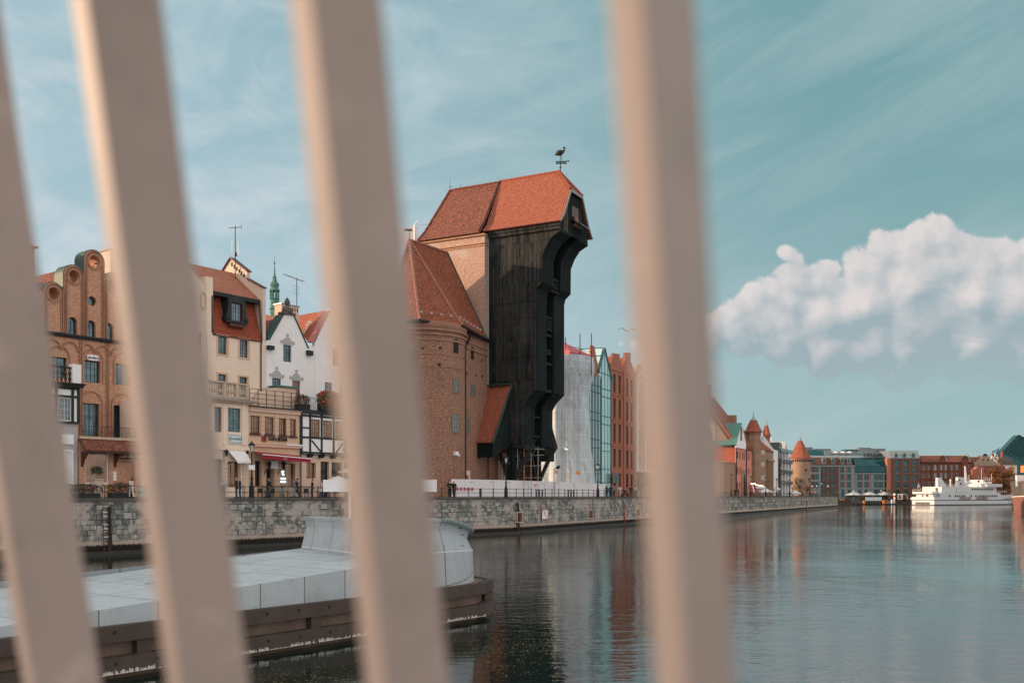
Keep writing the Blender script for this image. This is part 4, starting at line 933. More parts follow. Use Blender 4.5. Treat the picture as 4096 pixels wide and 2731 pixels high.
for i in range(6): q = 3.0 + i * .42; z_ = zfw + 1.55 + i * .3; vt.box(x3 + .12, x3 + .17, q, q + .2, z_, z_ + .42)
B.part('vent_slots', vt, M_int)
dx0, dx1, dz0, dz1 = B.rect(926, 967, 1213, 1284)
dm = MB(); cxd = (dx0 + dx1) / 2; wd = (dx1 - dx0)
prof = [(cxd - wd * .5, dz0 - .2), (cxd - wd * 1.02, dz0 - .25), (cxd - wd * 1.15, dz0 + .15), (cxd - wd * .95, dz0 + .6), (cxd - wd * .82, dz1 - .3)] + arc(cxd, dz1 + .15, wd * .85, 180, 0, 10, .55) + [(cxd + wd * .82, dz1 - .3), (cxd + wd * .95, dz0 + .6), (cxd + wd * 1.15, dz0 + .15), (cxd + wd * 1.02, dz0 - .25), (cxd + wd * .5, dz0 - .2)]
B.part('dormer_surround', dm.panel(prof, [[(dx0, dz0), (dx1, dz0), (dx1, dz1), (dx0, dz1)]], -.05, 2.0).lathe(cxd - wd * .92, -.08, [(.001, dz0), (.22, dz0 + .05), (.22, dz0 + .3), (.001, dz0 + .35)], 8).lathe(cxd + wd * .92, -.08, [(.001, dz0), (.22, dz0 + .05), (.22, dz0 + .3), (.001, dz0 + .35)], 8), M_gutter)
B.mkwin(dict(r=(dx0, dx1, dz0, dz1), nx=4, nz=4, arch=0, fm=M_frameR, gm=M_glass, rec=.12, name='dormer_window', bw=.08, sill=False), 0)
B.part('dormer_apron', MB().box(dx0 - .3, dx1 + .3, -.1, .3, dz0 - .62, dz0 - .3), M_frameR)
xp = P_(1042, 1400)[0]; B.part('downpipe', MB().tube([(x3 + .02, .4, zg + .1), (x2 - .12, .3, zg - .1)][0:1] + [(x3, -.06, zm - .05), (xp, -.1, zm - .5), (xp, -.1, P_(1042, 1640)[1])], .07, 6).tube([(x2 - .1, .35, zg + .1), (x2 - .12, -.02, zg - .4), (x2 - .12, -.05, zm + .2), (x2 + .15, -.1, zm - .1)], .07, 6), M_gutter)
B.body(0, xr, zm, 9.5, M_plB)
o = Bld('roof_antenna', 'tall mast aerial with a box on the cream house roof', 'antenna', FA, 941, TM + 4.2); mz = o.L(941, 1080)[1]; tz = o.L(941, 903)[1]
o.part('mast', MB().cyl((0, 0, mz - 2), (0, 0, tz), .05, n=6).box(-.14, .14, -.12, .1, o.L(941, 1025)[1], o.L(941, 1010)[1]), M_black)
ay = o.L(941, 906)[1]; e_ = MB().cyl((-.5 * 1.7, 0, ay - .35), (.5 * 1.7, 0, ay + .12), .035, n=5).cyl((.8, 0, ay - .2), (.8, 0, ay + .4), .03, n=4)
for i in range(9): e_.cyl((-.8 + i * .19, -.25, ay - .33 + i * .05), (-.8 + i * .19, .25, ay - .33 + i * .05), .012, n=4)
o.part('boom', e_, M_black)
gz_ = o.L(941, 990)[1]; e_ = MB()
for i in range(7): e_.cyl((-.45, 0, gz_ - .6 + i * .2), (.45, 0, gz_ - .6 + i * .2), .01, n=4)
for i in (-.45, -.3, .3, .45): e_.cyl((i, 0, gz_ - .7), (i, 0, gz_ + .7), .01, n=4)
o.part('grid_reflector', e_, M_zinc)
# --- souvenirs porch
B = Bld('souvenir_shop', 'cream stone porch with balustrade terrace and souvenirs sign', 'shop', FA, 836, TP)
P_ = B.L; xr = P_(995, 1700)[0]; zt = P_(920, 1612)[1]
B.win(858, 887, 1627, 1727, 4, 6); B.win(912, 962, 1632, 1727, 4, 6, rec=.15)
B.win(909, 963, 1846, 1945, 2, 1, fm=M_frameR, gm=M_glassW, rec=.5, name='shop_window'); B.win(850, 888, 1835, 1985, 1, 1, gm=M_glassD, fm=M_frameR, name='door')
wl = [w_['r'] for w_ in B.wl]
B.flush([(0, 0), (xr, 0), (xr, zt), (0, zt)], M_plC, thick=.6, name='front_wall'); B.body(0, xr, zt, 3.45, M_plC, .61)
t_ = MB()
for x in (898, 974): q = P_(x, 1700)[0]; t_.box(q - .22, q + .22, -.1, .01, P_(x, 1780)[1], P_(x, 1615)[1])
t_.box(-.02, xr + .02, -.1, .008, P_(920, 1800)[1], P_(920, 1785)[1])
B.part('pilaster', t_, M_plC)
t_ = MB()
for x in (897, 978):
    for i in range(9):
        q = P_(x, 1900)[0]; z_ = .1 + i * .41; t_.box(q - .28, q + .3, -.13, .012, z_, z_ + .36)
B.part('banded_pier', t_, M_plB)
B.part('cornice', MB().box(-.05, xr + .25, -.35, .6, zt + .01, zt + .18).box(-.05, xr + .5, -.6, 3.4, zt + .19, zt + .3), M_stone)
B.part('cornice_flashing', MB().box(-.05, xr + .55, -.66, 3.38, zt + .305, zt + .36), M_zinc)
zb = zt + .37; zt3 = P_(900, 1527)[1]; zb = max(zb, P_(900, 1590)[1])
bl = MB().box(-.05, xr - .1, -.2, .12, zb, zb + .12).box(-.05, xr - .1, -.25, .17, zt3 - .15, zt3)
for x in (894, 944, 986): q = P_(x, 1550)[0]; bl.box(q - .17, q + .17, -.22, .14, zb + .12, zt3 - .15)
for i in range(17):
    q = .1 + i * (xr - .3) / 16; h = zt3 - .15 - zb - .12; bl.lathe(q, -.04, [(.09, zb + .12), (.05, zb + .12 + h * .15), (.13, zb + .12 + h * .35), (.06, zb + .12 + h * .7), (.1, zb + .12 + h * .9), (.09, zt3 - .15)], 7)
B.part('balustrade', bl, M_stone)
a, b, c, d = B.rect(914, 967, 1736, 1775); g = MB().box(a, b, -.1, -.02, c, d).build('sign_board', mat('sign_cream', (.62, .68, .66), .6, vary=.05), B.o)
MB().panel([(a + .1, c + .1), (b - .1, c + .1), (b - .1, d - .1), (a + .1, d - .1)], [[(a + .15, c + .15), (b - .15, c + .15), (b - .15, d - .15), (a + .15, d - .15)]], -.115, -.1).build('sign_border', mat('sign_teal', (.03, .2, .24), .6), g)
words('SOUVENIRS', .30, MATS['sign_teal'], g, ((a + b) / 2, -.115, (c + d) / 2), ext=.006, bold=.006)
# awnings
def awning(B, p0, p1, q0, q1, m, tq, vh, name='awning', val=None):
    a = (*P_(*p0)[:1], -.05, P_(*p0)[1]); b = (P_(*p1)[0], -.05, P_(*p1)[1])
    c = B.L(*q0, B.t - tq); d = B.L(*q1, B.t - tq); c = (c[0], -tq, c[1]); d = (d[0], -tq, d[1])
    o = MB().add([a, b, d, c, (a[0], a[1], a[2] - .04), (b[0], b[1], b[2] - .04), (d[0], d[1], d[2] - .04), (c[0], c[1], c[2] - .04)], [(0, 3, 2, 1), (4, 5, 6, 7), (0, 1, 5, 4), (1, 2, 6, 5), (2, 3, 7, 6), (3, 0, 4, 7)]).build(name, m, B.o)
    MB().add([c, d, (d[0], d[1] - .02, d[2] - vh), (c[0], c[1] - .02, c[2] - vh)], [(0, 1, 2, 3)]).build('valance', val or m, o)
    return o, c, d
awning(B, (910, 1800), (976, 1803), (949, 1843), (1005, 1843), M_whiteF, 1.1, .22)
lm = MB().tube([(P_(905, 1830)[0] - .5, -.3, P_(905, 1850)[1]), (P_(905, 1830)[0] - .5, -.3, P_(905, 1800)[1])], .04, 5).lathe(P_(905, 1830)[0] - .2, -.3, [(.1, P_(905, 1825)[1]), (.2, P_(905, 1806)[1]), (.22, P_(905, 1804)[1]), (.02, P_(905, 1796)[1])], 6)
B.part('wall_lantern', lm, M_black)
# --- restaurant porch with red awning
B = Bld('red_awning_restaurant', 'tan two storey porch with red awning and restaurant lettering', 'restaurant', FA, 997, TP)
P_ = B.L; xr = P_(1199, 1700)[0]; zt = P_(1098, 1652)[1]
for x0, x1, y0, y1 in ((1001, 1040, 1662, 1735), (1059, 1096, 1667, 1740), (1116, 1146, 1672, 1743), (1156, 1185, 1675, 1746)): B.win(x0, x1, y0, y1, 4, 3, fm=M_frameR, gm=M_glassW if x0 > 1000 else M_glass, rec=.18, bw=.06)
wl = [w_['r'] for w_ in B.wl]
B.win(1020, 1046, 1842, 1945, 2, 1, gm=M_glassD, fm=M_frameR, rec=.35); B.win(1063, 1095, 1874, 1990, 2, 1, gm=M_glassD, fm=M_frameR, rec=.55, name='door')
B.win(1119, 1181, 1853, 1945, 4, 1, gm=M_glassW, fm=M_frameR, rec=.35, name='shop_window')
sw = B.wl[-1]['r']
B.flush([(0, 0), (xr, 0), (xr, zt), (0, zt)], M_plT, thick=.7, name='front_wall'); B.body(0, xr, zt, 3.45, M_plT, .71)
B.part('cornice', MB().box(0, xr, -.2, .3, zt + .01, zt + .3).box(0, xr, -.32, .4, zt + .301, zt + .42), M_plS)
B.part('roof_edge', MB().box(-.02, xr + .03, -.42, 3.4, zt + .425, zt + .56), M_gutter)
zc = P_(1098, 1784)[1]; B.part('string_course', MB().box(0, xr, -.28, .01, zc - .12, zc + .12).box(0, xr, -.36, .009, zc + .12, zc + .17), M_plS)
t_ = MB()
for x in (1050, 1106, 1151): 
    q = P_(x, 1700)[0]
    for i in range(5): z_ = wl[0][2] + i * .45; t_.box(q - .24, q + .24, -.07, .012, z_, z_ + .4)
for x in (1055, 1104):
    q = P_(x, 1900)[0]
    for i in range(8): z_ = .1 + i * .42; t_.box(q - .27, q + .27, -.09, .011, z_, z_ + .37)
B.part('banded_pier', t_, M_plT)
t_ = MB()
for a, b, c, d in wl: t_.box(a - .1, b + .1, -.14, .18, c - .14, c - .004).cyl((a - .05, -.12, c + .12), (b + .05, -.12, c + .12), .03, n=4)
B.part('sill', t_, M_frameR)
a, b, c, d = B.rect(1070, 1147, 1748, 1769); words('SUSHI SIEDEM', .52, M_black, B.o, ((a + b) / 2, -.13, (c + d) / 2 + .03), ext=.03, sx=.78, bold=.006)
a, b, c, d = B.rect(1046, 1064, 1744, 1766); g = MB().box(a, b, -.12, -.01, c, d).build('logo_plate', mat('logo_red', (.36, .03, .035), .5), B.o); words('t', .8, M_black, g, ((a + b) / 2, -.13, (c + d) / 2 + .1), ext=.01, bold=.02)
a, b, c, d = B.rect(1138, 1200, 1777, 1783); B.part('white_strip', MB().box(a, b, -.42, -.37, c, d), M_white)
o, c_, d_ = awning(B, (1010, 1804), (1196, 1822), (1050, 1818), (1243, 1836), M_red, 2.3, .36)
MB().cyl((c_[0], c_[1] - .04, c_[2] + .03), (d_[0], d_[1] - .04, d_[2] + .03), .055, n=6).build('front_bar', M_white, o)
m_ = ((c_[0] + d_[0]) / 2 - .3, c_[1] - .05, c_[2] - .2); MB().panel([(m_[0] - .16, m_[2] - .16), (m_[0] + .16, m_[2] - .16), (m_[0] + .16, m_[2] + .16), (m_[0] - .16, m_[2] + .16)], [[(m_[0] - .13, m_[2] - .13), (m_[0] + .13, m_[2] - .13), (m_[0] + .13, m_[2] + .13), (m_[0] - .13, m_[2] + .13)]], m_[1] - .01, m_[1]).build('valance_logo', M_plC, o)
MB().tube([(.5, -.1, c_[2] - .1), (c_[0] + .3, -2.2, c_[2] - .12)], .035, 5).tube([(d_[0] - 1.2, -.1, d_[2] - .1), (d_[0] - .3, -2.2, d_[2] - .12)], .035, 5).build('awning_arm', M_zinc, o)
for x in (1064, 1120):
    q, z_ = P_(x, 1865); qq = MB().lathe(q, -.55, [(.09, z_ - .35), (.22, z_ + .3), (.26, z_ + .34), (.1, z_ + .5), (.02, z_ + .6)], 6).tube([(q - .3, -.05, z_ - .9), (q - .3, -.3, z_ - .4), (q, -.55, z_ - .4)], .04, 5); B.part('wall_lantern', qq, M_black)
a, b, c, d = B.rect(1064, 1101, 1843, 1874); B.part('white_banner', MB().box(a, b, -.45, -.42, c, d), M_whiteF)
a, b, c, d = sw; nm = mat('neon_white', (.5, .7, .75), .5, emit=((.6, .9, 1.0), 1.6))
words('t', .9, nm, B.o, (a + (b - a) * .32, .30, d - .95), ext=.01, bold=.03, name='neon_sign'); words('SUSHI', .26, nm, B.o, (a + (b - a) * .34, .30, d - 1.62), ext=.01, name='neon_sign', bold=.01); words('SIEDEM', .22, nm, B.o, (a + (b - a) * .34, .30, d - 1.95), ext=.01, name='neon_sign', bold=.01)
B.part('downpipe', MB().tube([(xr + .05, -.12, zt + .4), (xr + .05, -.12, .1)], .08, 6), M_gutter)
rl = MB(); zr = zt + .57; zr2 = zr + 1.75
for i in range(7): q = .05 + i * (xr - .1) / 6; rl.box(q - .03, q + .03, .0, .06, zr, zr2)
for k in range(4): z_ = zr + .3 + k * (zr2 - zr - .3) / 3; rl.box(.02, xr, .012, .05, z_ - .025, z_ + .025)
B.part('terrace_railing', rl, M_gutter)
B.part('roof_lantern_wall', MB().panel([(P_(1037, 1600, TP + 2)[0], zr), (P_(1180, 1600, TP + 2)[0], zr), (P_(1180, 1560, TP + 2)[0], zr + 2.5), (P_(1110, 1560, TP + 2)[0], zr + 2.45), (P_(1060, 1590, TP + 2)[0], zr + 1.8), (P_(1040, 1620, TP + 2)[0], zr + .6)], [], 1.9, 3.3), M_plS)
B.part('green_flat_roof', MB().box(P_(1105, 1560, TP + 2)[0], P_(1190, 1560, TP + 2)[0], 1.7, 3.35, zr + 2.51, zr + 2.68), M_copper)
# --- white gabled house
B = Bld('white_gabled_house', 'white plastered house with a pointed gable topped by a stone finial', 'building', FA, 1064, TM + .02)
P_ = B.L; xr = P_(1258, 1500)[0]
B.win(1133, 1166, 1380, 1447, 4, 4); B.win(1089, 1124, 1513, 1600, 4, 5); B.win(1169, 1201, 1523, 1610, 4, 5, gm=M_glassW, fm=M_frameR)
wl = [w_['r'] for w_ in B.wl]
zlow = P_(1077, 1361)[1]
B.flush([(0, 0), (xr, 0), (xr, P_(1258, 1385)[1]), P_(1232, 1385), P_(1177, 1262), P_(1134, 1259), P_(1077, 1359), (0, P_(1066, 1362)[1])], M_plW, name='front_wall')
sr = MB()
for a, b, c, d in wl:
    w2 = b - a; sr.prism([(a - .02, d + .06)] + [(b + .02, d + .06)] + arc((a + b) / 2, d + .25, w2 / 2 + .02, 0, 180, 10), -.06, .01)
    for q, e in ((a - .38, d + .15), (b + .12, d + .15), ((a + b) / 2 - .13, d + .35 + w2 / 2)): sr.box(q, q + .26, -.1, .012, e, e + .32)
B.part('window_hood', sr, M_plG)
B.part('gable_coping', MB().prism([P_(1134, 1259), P_(1077, 1359), (P_(1063, 1359)[0], P_(1077, 1359)[1]), (P_(1122, 1259)[0], P_(1122, 1257)[1])], -.12, .8).prism([P_(1177, 1262), P_(1235, 1393), P_(1231, 1393), P_(1173, 1262)], -.1, .3), M_cop2)
fx, fz = P_(1155, 1260); B.part('stone_finial', MB().box(P_(1131, 1260)[0], P_(1179, 1260)[0], -.2, .8, fz + .02, fz + .28).lathe(fx, .25, [(.62, fz + .28), (.55, fz + .7), (.3, fz + .95), (.16, fz + 1.1), (.3, fz + 1.25), (.32, fz + 1.5), (.14, fz + 1.85), (.001, fz + 2.0)], 10), mat('weathered_stone', (.12, .10, .085), .9, vary=.3))
zpk = P_(1155, 1259)[1]
B.groof(P_(1072, 1359)[0], P_(1240, 1385)[0], P_(1232, 1385)[1], fx, zpk - .4, .5, 10, M_tB)
B.part('left_roof', MB().add([(-.2, 1.5, zlow - .6), (P_(1130, 1300)[0], 1.5, zlow - .6), (P_(1130, 1300)[0], 5, zlow + 3.6), (-.2, 5, zlow + 3.2)], [(0, 1, 2, 3)]), M_tB)
B.body(0, xr, P_(1258, 1390)[1] - .1, 9, M_plW)
B.part('rain_hopper', MB().box(P_(1066, 1390)[0], P_(1088, 1390)[0], -.45, .0, P_(1076, 1399)[1], P_(1076, 1383)[1]).box(P_(1224, 1410)[0], P_(1243, 1410)[0], -.45, .0, P_(1233, 1422)[1], P_(1233, 1403)[1]), M_gutter)
cb_ = Bld('chimney_stack', 'pale chimney stack with vent row behind the stone finial', 'chimney', FA, 1126, TM + 3.2); a, b, c, d = cb_.rect(1126, 1195, 1300, 1222)
c, d = min(c, d), max(c, d); vt = MB()
cb_.part('stack', MB().box(a, b, 0, 1.2, c - 2, d), M_plB); cb_.part('cap', MB().box(a - .1, b + .1, -.1, 1.3, d, d + .12), M_zinc)
for i in range(7): q = a + .2 + i * (b - a) / 7.4; vt.box(q, q + .14, -.02, .05, d - .6, d - .2)
cb_.part('vent_slots', vt, M_int)
o = Bld('roof_antenna', 'long boom aerial on the chimney behind the white gable', 'antenna', FA, 1187, TM + 3.6); mz = o.L(1187, 1230)[1]; tz = o.L(1187, 1112)[1]
o.part('mast', MB().cyl((0, 0, mz - .3), (0, 0, tz), .045, n=6), M_black); e_ = MB().cyl((-2.0, 0, o.L(1130, 1095)[1]), (1.0, 0, o.L(1216, 1127)[1]), .035, n=5)
for i in range(14): f_ = i / 13; q = -2.0 + 3.0 * f_; z_ = o.L(1130, 1095)[1] * (1 - f_) + o.L(1216, 1127)[1] * f_; e_.cyl((q, -.3 - f_ * .3, z_), (q, .3 + f_ * .3, z_), .012, n=4)
for y in (1146, 1156, 1167, 1176): z_ = o.L(1187, y)[1]; e_.cyl((-.55, 0, z_), (.45, 0, z_), .016, n=4)
o.part('boom', e_, M_black)
# green turret
o = Bld('copper_spire', 'slim green copper turret with open lantern and needle spire', 'spire', FA, 1098, TM + 28)
zz = lambda y: o.L(1098, y)[1]; s_ = (o.L(1108, 1200)[0] - o.L(1088, 1200)[0]) / 20 * .86
o.part('drum', MB().lathe(0, 0, [(18 * s_, zz(1275)), (18 * s_, zz(1240)), (21 * s_, zz(1236)), (16.5 * s_, zz(1232)), (16.5 * s_, zz(1200)), (19 * s_, zz(1197)), (16 * s_, zz(1193))], 8), M_copper)
la = MB()
for i in range(8): a = R(22.5 + 45 * i); la.cyl((15 * s_ * math.cos(a), 15 * s_ * math.sin(a), zz(1194)), (15 * s_ * math.cos(a), 15 * s_ * math.sin(a), zz(1165)), 3 * s_, n=5)
o.part('lantern', la, M_copper)
o.part('onion_roof', MB().lathe(0, 0, [(20 * s_, zz(1165)), (20 * s_, zz(1161)), (15 * s_, zz(1155)), (14 * s_, zz(1147)), (17 * s_, zz(1143)), (16 * s_, zz(1134)), (9 * s_, zz(1126)), (6 * s_, zz(1112)), (8 * s_, zz(1110)), (3.5 * s_, zz(1100)), (1 * s_, zz(1058)), (3.2 * s_, zz(1054)), (3.2 * s_, zz(1050)), (.8 * s_, zz(1046)), (.6 * s_, zz(1021))], 8), M_copper)
B = Bld('background_roof', 'orange tiled roof and ridge seen behind at the foot of the copper spire', 'building', FA, 1060, TM + 22)
P_ = B.L; B.part('roof', MB().add([(0, 0, 0), (P_(1125, 1300)[0], 0, 0), (P_(1125, 1300)[0], 0, P_(1100, 1270)[1]), (0, 0, P_(1070, 1290)[1]), (0, 8, P_(1063, 1240)[1] + 1), (P_(1125, 1240)[0], 8, P_(1125, 1236)[1] + 1)], [(0, 1, 2, 3), (3, 2, 5, 4)]), M_tP)
# --- right white gabled house with orange roof
B = Bld('orange_roofed_house', 'white house with bright orange roof, skylight, roof ladder and pink coping', 'building', FA, 1259, TM)
P_ = B.L; xr = P_(1500, 1500)[0]
B.win(1299, 1329, 1529, 1610, 4, 5); B.win(1358, 1390, 1540, 1620, 4, 5); B.win(1331, 1362, 1396, 1462, 3, 4, gm=M_glassW)
zpk = P_(1345, 1240)[1]; xpk = P_(1335, 1240)[0]
B.flush([(0, 0), (xr, 0), (xr, P_(1500, 1420)[1]), (P_(1375, 1240)[0], zpk), (P_(1320, 1242)[0], zpk), P_(1263, 1366), (0, P_(1260, 1370)[1])], M_plW, name='front_wall')
B.part('pink_coping', MB().prism([P_(1320, 1242), P_(1250, 1370), P_(1239, 1366), (P_(1306, 1244)[0], P_(1306, 1243)[1])], -.15, .5), mat('pink_coping', (.45, .16, .15), .8))
c0, c1, c2, c3 = P_(1189, 1290), P_(1208, 1262), P_(1316, 1240), P_(1245, 1366); 
def at(x, y, yy): a_, z_ = B.fr.hit(x, y, B.t + yy); return (a_ - B.a, yy, z_ - B.z)
B.part('orange_roof', MB().add([at(1180, 1284, 6.5), at(1193, 1261, 9), at(1314, 1240, .6), at(1246, 1364, .6), at(1226, 1362, 1.0)], [(0, 1, 2, 3), (0, 3, 4)]), M_tO)
B.part('skylight', MB().add([at(1230, 1291, 3.4), at(1238, 1267, 4.1), at(1254, 1267, 3.3), at(1247, 1291, 2.6)], [(0, 1, 2, 3)]), mat('skylight', (.4, .5, .52), .1, .6))
rl = MB(); p0, p1, q0, q1 = Vector(at(1206, 1335, 2.6)), Vector(at(1228, 1294, 3.2)), Vector(at(1215, 1335, 2.3)), Vector(at(1238, 1294, 2.9)); rl.cyl(p0, p1, .04, n=4).cyl(q0, q1, .04, n=4)
for i in range(7): f_ = i / 6; rl.cyl(p0.lerp(p1, f_), q0.lerp(q1, f_), .035, n=4)
B.part('roof_ladder', rl, M_plC)
B.body(0, xr, P_(1400, 1420)[1], 9, M_plW)
# --- half timbered porch
B = Bld('timbered_restaurant', 'white half-timbered porch house with black beams under a flower terrace', 'restaurant', FA, 1201, TP)
P_ = B.L; xr = P_(1425, 1700)[0]; zt = P_(1300, 1660)[1]; zm = P_(1300, 1817)[1]; xl = .12
for x0, x1, y0, y1 in ((1244, 1280, 1677, 1748), (1292, 1329, 1682, 1751), (1340, 1376, 1685, 1752), (1388, 1420, 1688, 1755)): B.win(x0, x1, y0, y1, 4, 4, fm=M_frameR, gm=M_glassW, rec=.1)
wl = [w_['r'] for w_ in B.wl]
B.flush([(xl, zm), (xr, zm), (xr, zt), (xl, zt)], M_plW, thick=.35, name='upper_wall')
for x0, x1, y0, y1, nm in ((1234, 1272, 1850, 1912, 'window'), (1291, 1325, 1845, 1990, 'door'), (1335, 1378, 1848, 1905, 'window'), (1386, 1418, 1850, 1990, 'door')): B.win(x0, x1, y0, y1, 2, 1, fm=M_frameR, gm=M_glassW if x0 in (1234,) else M_glassD, rec=.3, name=nm)
B.flush([(xl, 0), (xr, 0), (xr, zm - .1), (xl, zm - .1)], M_plS, y0=.35, thick=.5, name='lower_wall')
B.body(xl, xr, zt, 3.4, M_plW, .86)
tb = MB()
for x in (1206, 1240, 1286, 1334, 1382, 1422): q = P_(x, 1750)[0]; tb.box(q - .12, q + .12, -.07, .02, zm, zt)
for y in (1668, 1753, 1812): q = P_(1300, y)[1]; tb.box(xl, xr, -.08, .022, q - .1, q + .1)
for y in (1710,): q = P_(1220, y)[1]; tb.box(P_(1206, y)[0], P_(1240, y)[0], -.068, .021, q - .08, q + .08)
for (xa, ya), (xb, yb) in (((1246, 1760), (1284, 1808)), ((1378, 1765), (1340, 1815))):
    a_, b_ = P_(xa, ya), P_(xb, yb); tb.prism([(a_[0] - .12, a_[1]), (a_[0] + .12, a_[1]), (b_[0] + .12, b_[1]), (b_[0] - .12, b_[1])], -.066, .019)
B.part('timber_frame', tb, M_beam)
br = MB()
for x in (1240, 1286, 1334, 1382): q = P_(x, 1820)[0]; br.prismx([(-.45, zm + .05), (-.45, zm - .12), (-.2, zm - .4), (.34, zm - .4), (.34, zm + .05)], q - .16, q + .16)
B.part('beam_end', br, M_beam)
B.part('terrace_slab', MB().box(-.05, xr, -.35, 3.4, zt + .01, zt + .42), M_gutter)
zr = zt + .43; rl = MB()
for i in range(24): q = .1 + i * .3; rl.cyl((q, -.25, zr), (q, -.25, zr + 1.3), .02, n=4)
rl.box(0, xr, -.28, -.22, zr + 1.28, zr + 1.33); B.part('terrace_railing', rl, M_black)
ic = P_(1350, 1790); sgn = MB().tube([(ic[0], 0, ic[1] + .3), (ic[0] - .2, -1.6, ic[1] + .45)], .03, 5).tube([(ic[0] - .15 + .3 * math.cos(t * .7), -1.4, ic[1] - .25 + .45 * math.sin(t * .7)) for t in range(10)], .035, 4).lathe(ic[0] - .15, -1.4, [(.001, ic[1] - .55), (.22, ic[1] - .4), (.26, ic[1] - .15), (.001, ic[1] + .05)], 8)
B.part('hanging_sign', sgn, M_black)
pz = B.o.location.z + zr
for x, sx, n, yy, dr, cl, lb in ((1222, .9, 700, .5, .2, [(.32, .03, .02)], 'small flower box at the left corner of the timbered terrace'), (1315, 1.75, 4200, -.25, 1.0, [(.62, .06, .035), (.55, .12, .05)], 'large hanging box of red flowers over the timbered terrace edge'), (1395, 1.4, 2400, -.25, .8, [(.6, .12, .05)], 'right box of red flowers on the timbered terrace beside the third slat')):
    q = P_(x, 1620)[0]; loc = Matrix.Translation(B.o.location) @ Matrix.Rotation(R(FA.deg), 4, 'Z') @ Vector((q, yy, zr)); flowers('flower_box', lb, 'flower box', loc, R(FA.deg), sx, .45, 2.3 if sx > 1.4 else 1.7, cl, n, group='flower boxes on the terrace', droop=dr)
# --- infill behind the third slat
B = Bld('grey_gabled_house', 'pale gabled house hidden mostly behind the third slat', 'building', FA, 1500, TM)
P_ = B.L; xr = P_(1640, 1500)[0]
for x in (1520, 1565, 1605):
    for y in (1480, 1570, 1660, 1850): B.win(x, x + 22, y, y + 60, 2, 3)
B.flush([(0, 0), (xr, 0), (xr, P_(1640, 1420)[1]), (xr * .5, P_(1570, 1260)[1]), (0, P_(1500, 1400)[1])], M_plB, name='front_wall'); B.body(0, xr, P_(1600, 1420)[1], 9, M_plB); B.groof(0, xr, P_(1600, 1418)[1], xr * .5, P_(1570, 1265)[1], .5, 9, M_tB)
B = Bld('plain_porch', 'pale low porch house mostly behind the third slat', 'building', FA, 1427, TP)
P_ = B.L; xr = P_(1590, 1700)[0]; zt = P_(1500, 1680)[1]
for x in (1445, 1500, 1550): B.win(x, x + 28, 1705, 1760, 4, 4); B.win(x, x + 30, 1860, 1940, 2, 1, gm=M_glassW)
B.flush([(0, 0), (xr, 0), (xr, zt), (0, zt)], M_plS, name='front_wall'); B.body(0, xr, zt, 3.4, M_plS)
# parasols and café furniture
def parasol(fr, x, t, h, r, lb, z=Q, gp='white parasols on the quay', m=None, sides=8):
    p = fr.W(fr.hit(x, HY, t)[0], t); o = thing('parasol', lb, 'parasol', (*p, z), R(20), gp)
    MB().cyl((0, 0, 0), (0, 0, h), .035, n=6).lathe(0, 0, [(.35, 0), (.35, .1), (.05, .12)], 8).build('pole', M_zinc, o)
    MB().lathe(0, 0, [(.01, h + .02), (r * .5, h - r * .16), (r, h - r * .36), (r, h - r * .36 - .14)], sides).build('canopy', m or M_whiteF, o)
    rb = MB()
    for i in range(sides): a_ = 6.28318 * i / sides; rb.cyl((0, 0, h - .05), (r * .97 * math.cos(a_), r * .97 * math.sin(a_), h - r * .37), .012, n=4)
    rb.build('ribs', M_beam, o); return o
parasol(FA, 1352, 5.6, 2.35, 1.6, 'white parasol just above the blank sign board')
parasol(FA, 1398, 6.4, 3.35, 1.3, 'higher white parasol above and right of the other by the timbered porch')
def table(fr, x, t, lb, lit=False):
    p = fr.W(fr.hit(x, HY, t)[0], t); o = thing('cafe_table', lb, 'table', (*p, Q), R(fr.deg), 'cafe tables behind the railing')
    MB().box(-.38, .38, -.38, .38, .70, .74).build('table_top', M_beam, o); MB().cyl((0, 0, 0), (0, 0, .7), .04).box(-.25, .25, -.25, .25, 0, .03).build('pedestal', M_black, o)
def chair(fr, x, t, rz, lb, m=None):
    p = fr.W(fr.hit(x, HY, t)[0], t); o = thing('cafe_chair', lb, 'chair', (*p, Q), R(rz), 'cafe chairs behind the railing')
    MB().box(-.24, .24, -.24, .24, .42, .47).build('seat', m or M_beam, o); MB().box(-.24, .24, .2, .25, .5, .95).build('backrest', m or M_beam, o)
    for sx in (-.21, .21):
        for sy in (-.21, .21): MB().cyl((sx, sy, 0), (sx, sy, .42), .02, n=5).build('leg', M_black, o)
for x, t, lb in ((1062, 4.2, 'cafe table left of the dark jacketed man'), (1150, 4.6, 'cafe table under the red awning'), (1270, 4.6, 'cafe table behind the man in black'), (1318, 4.4, 'cafe table below the white sign board')): table(FA, x, t, lb)
for x, t, rz, lb in ((1040, 4.0, 20, 'dark chair behind the lamp with one floodlight'), (1088, 4.3, 200, 'dark chair right of the dark jacketed man'), (1128, 4.0, 30, 'grey blanket draped chair below the neon window'), (1165, 4.3, 210, 'dark chair behind the man in the grey shirt'),
                     (1225, 4.5, 20, 'dark chair left of the man in black'), (1310, 4.0, 20, 'dark chair below the left part of the white sign board'), (1338, 4.2, 220, 'dark chair below the middle of the white sign board')):
    chair(FA, x, t, rz, lb, M_zinc if 'grey' in lb else None)
tr = thing('terrace_fence', 'dark iron terrace fence in front of the red awning restaurant', 'fence', FP(FA, 1030, 5.2), R(FA.deg)); e_ = MB(); L_ = FA.hit(1245, HY, 5.2)[0] - FA.hit(1030, HY, 5.2)[0]; q = 0
while q < L_: e_.cyl((q, 0, 0), (q, 0, 1.15), .018, n=4); q += .16
e_.build('bars', M_black, tr); MB().box(0, L_, -.03, .03, 1.15, 1.2).build('top_rail', M_black, tr)
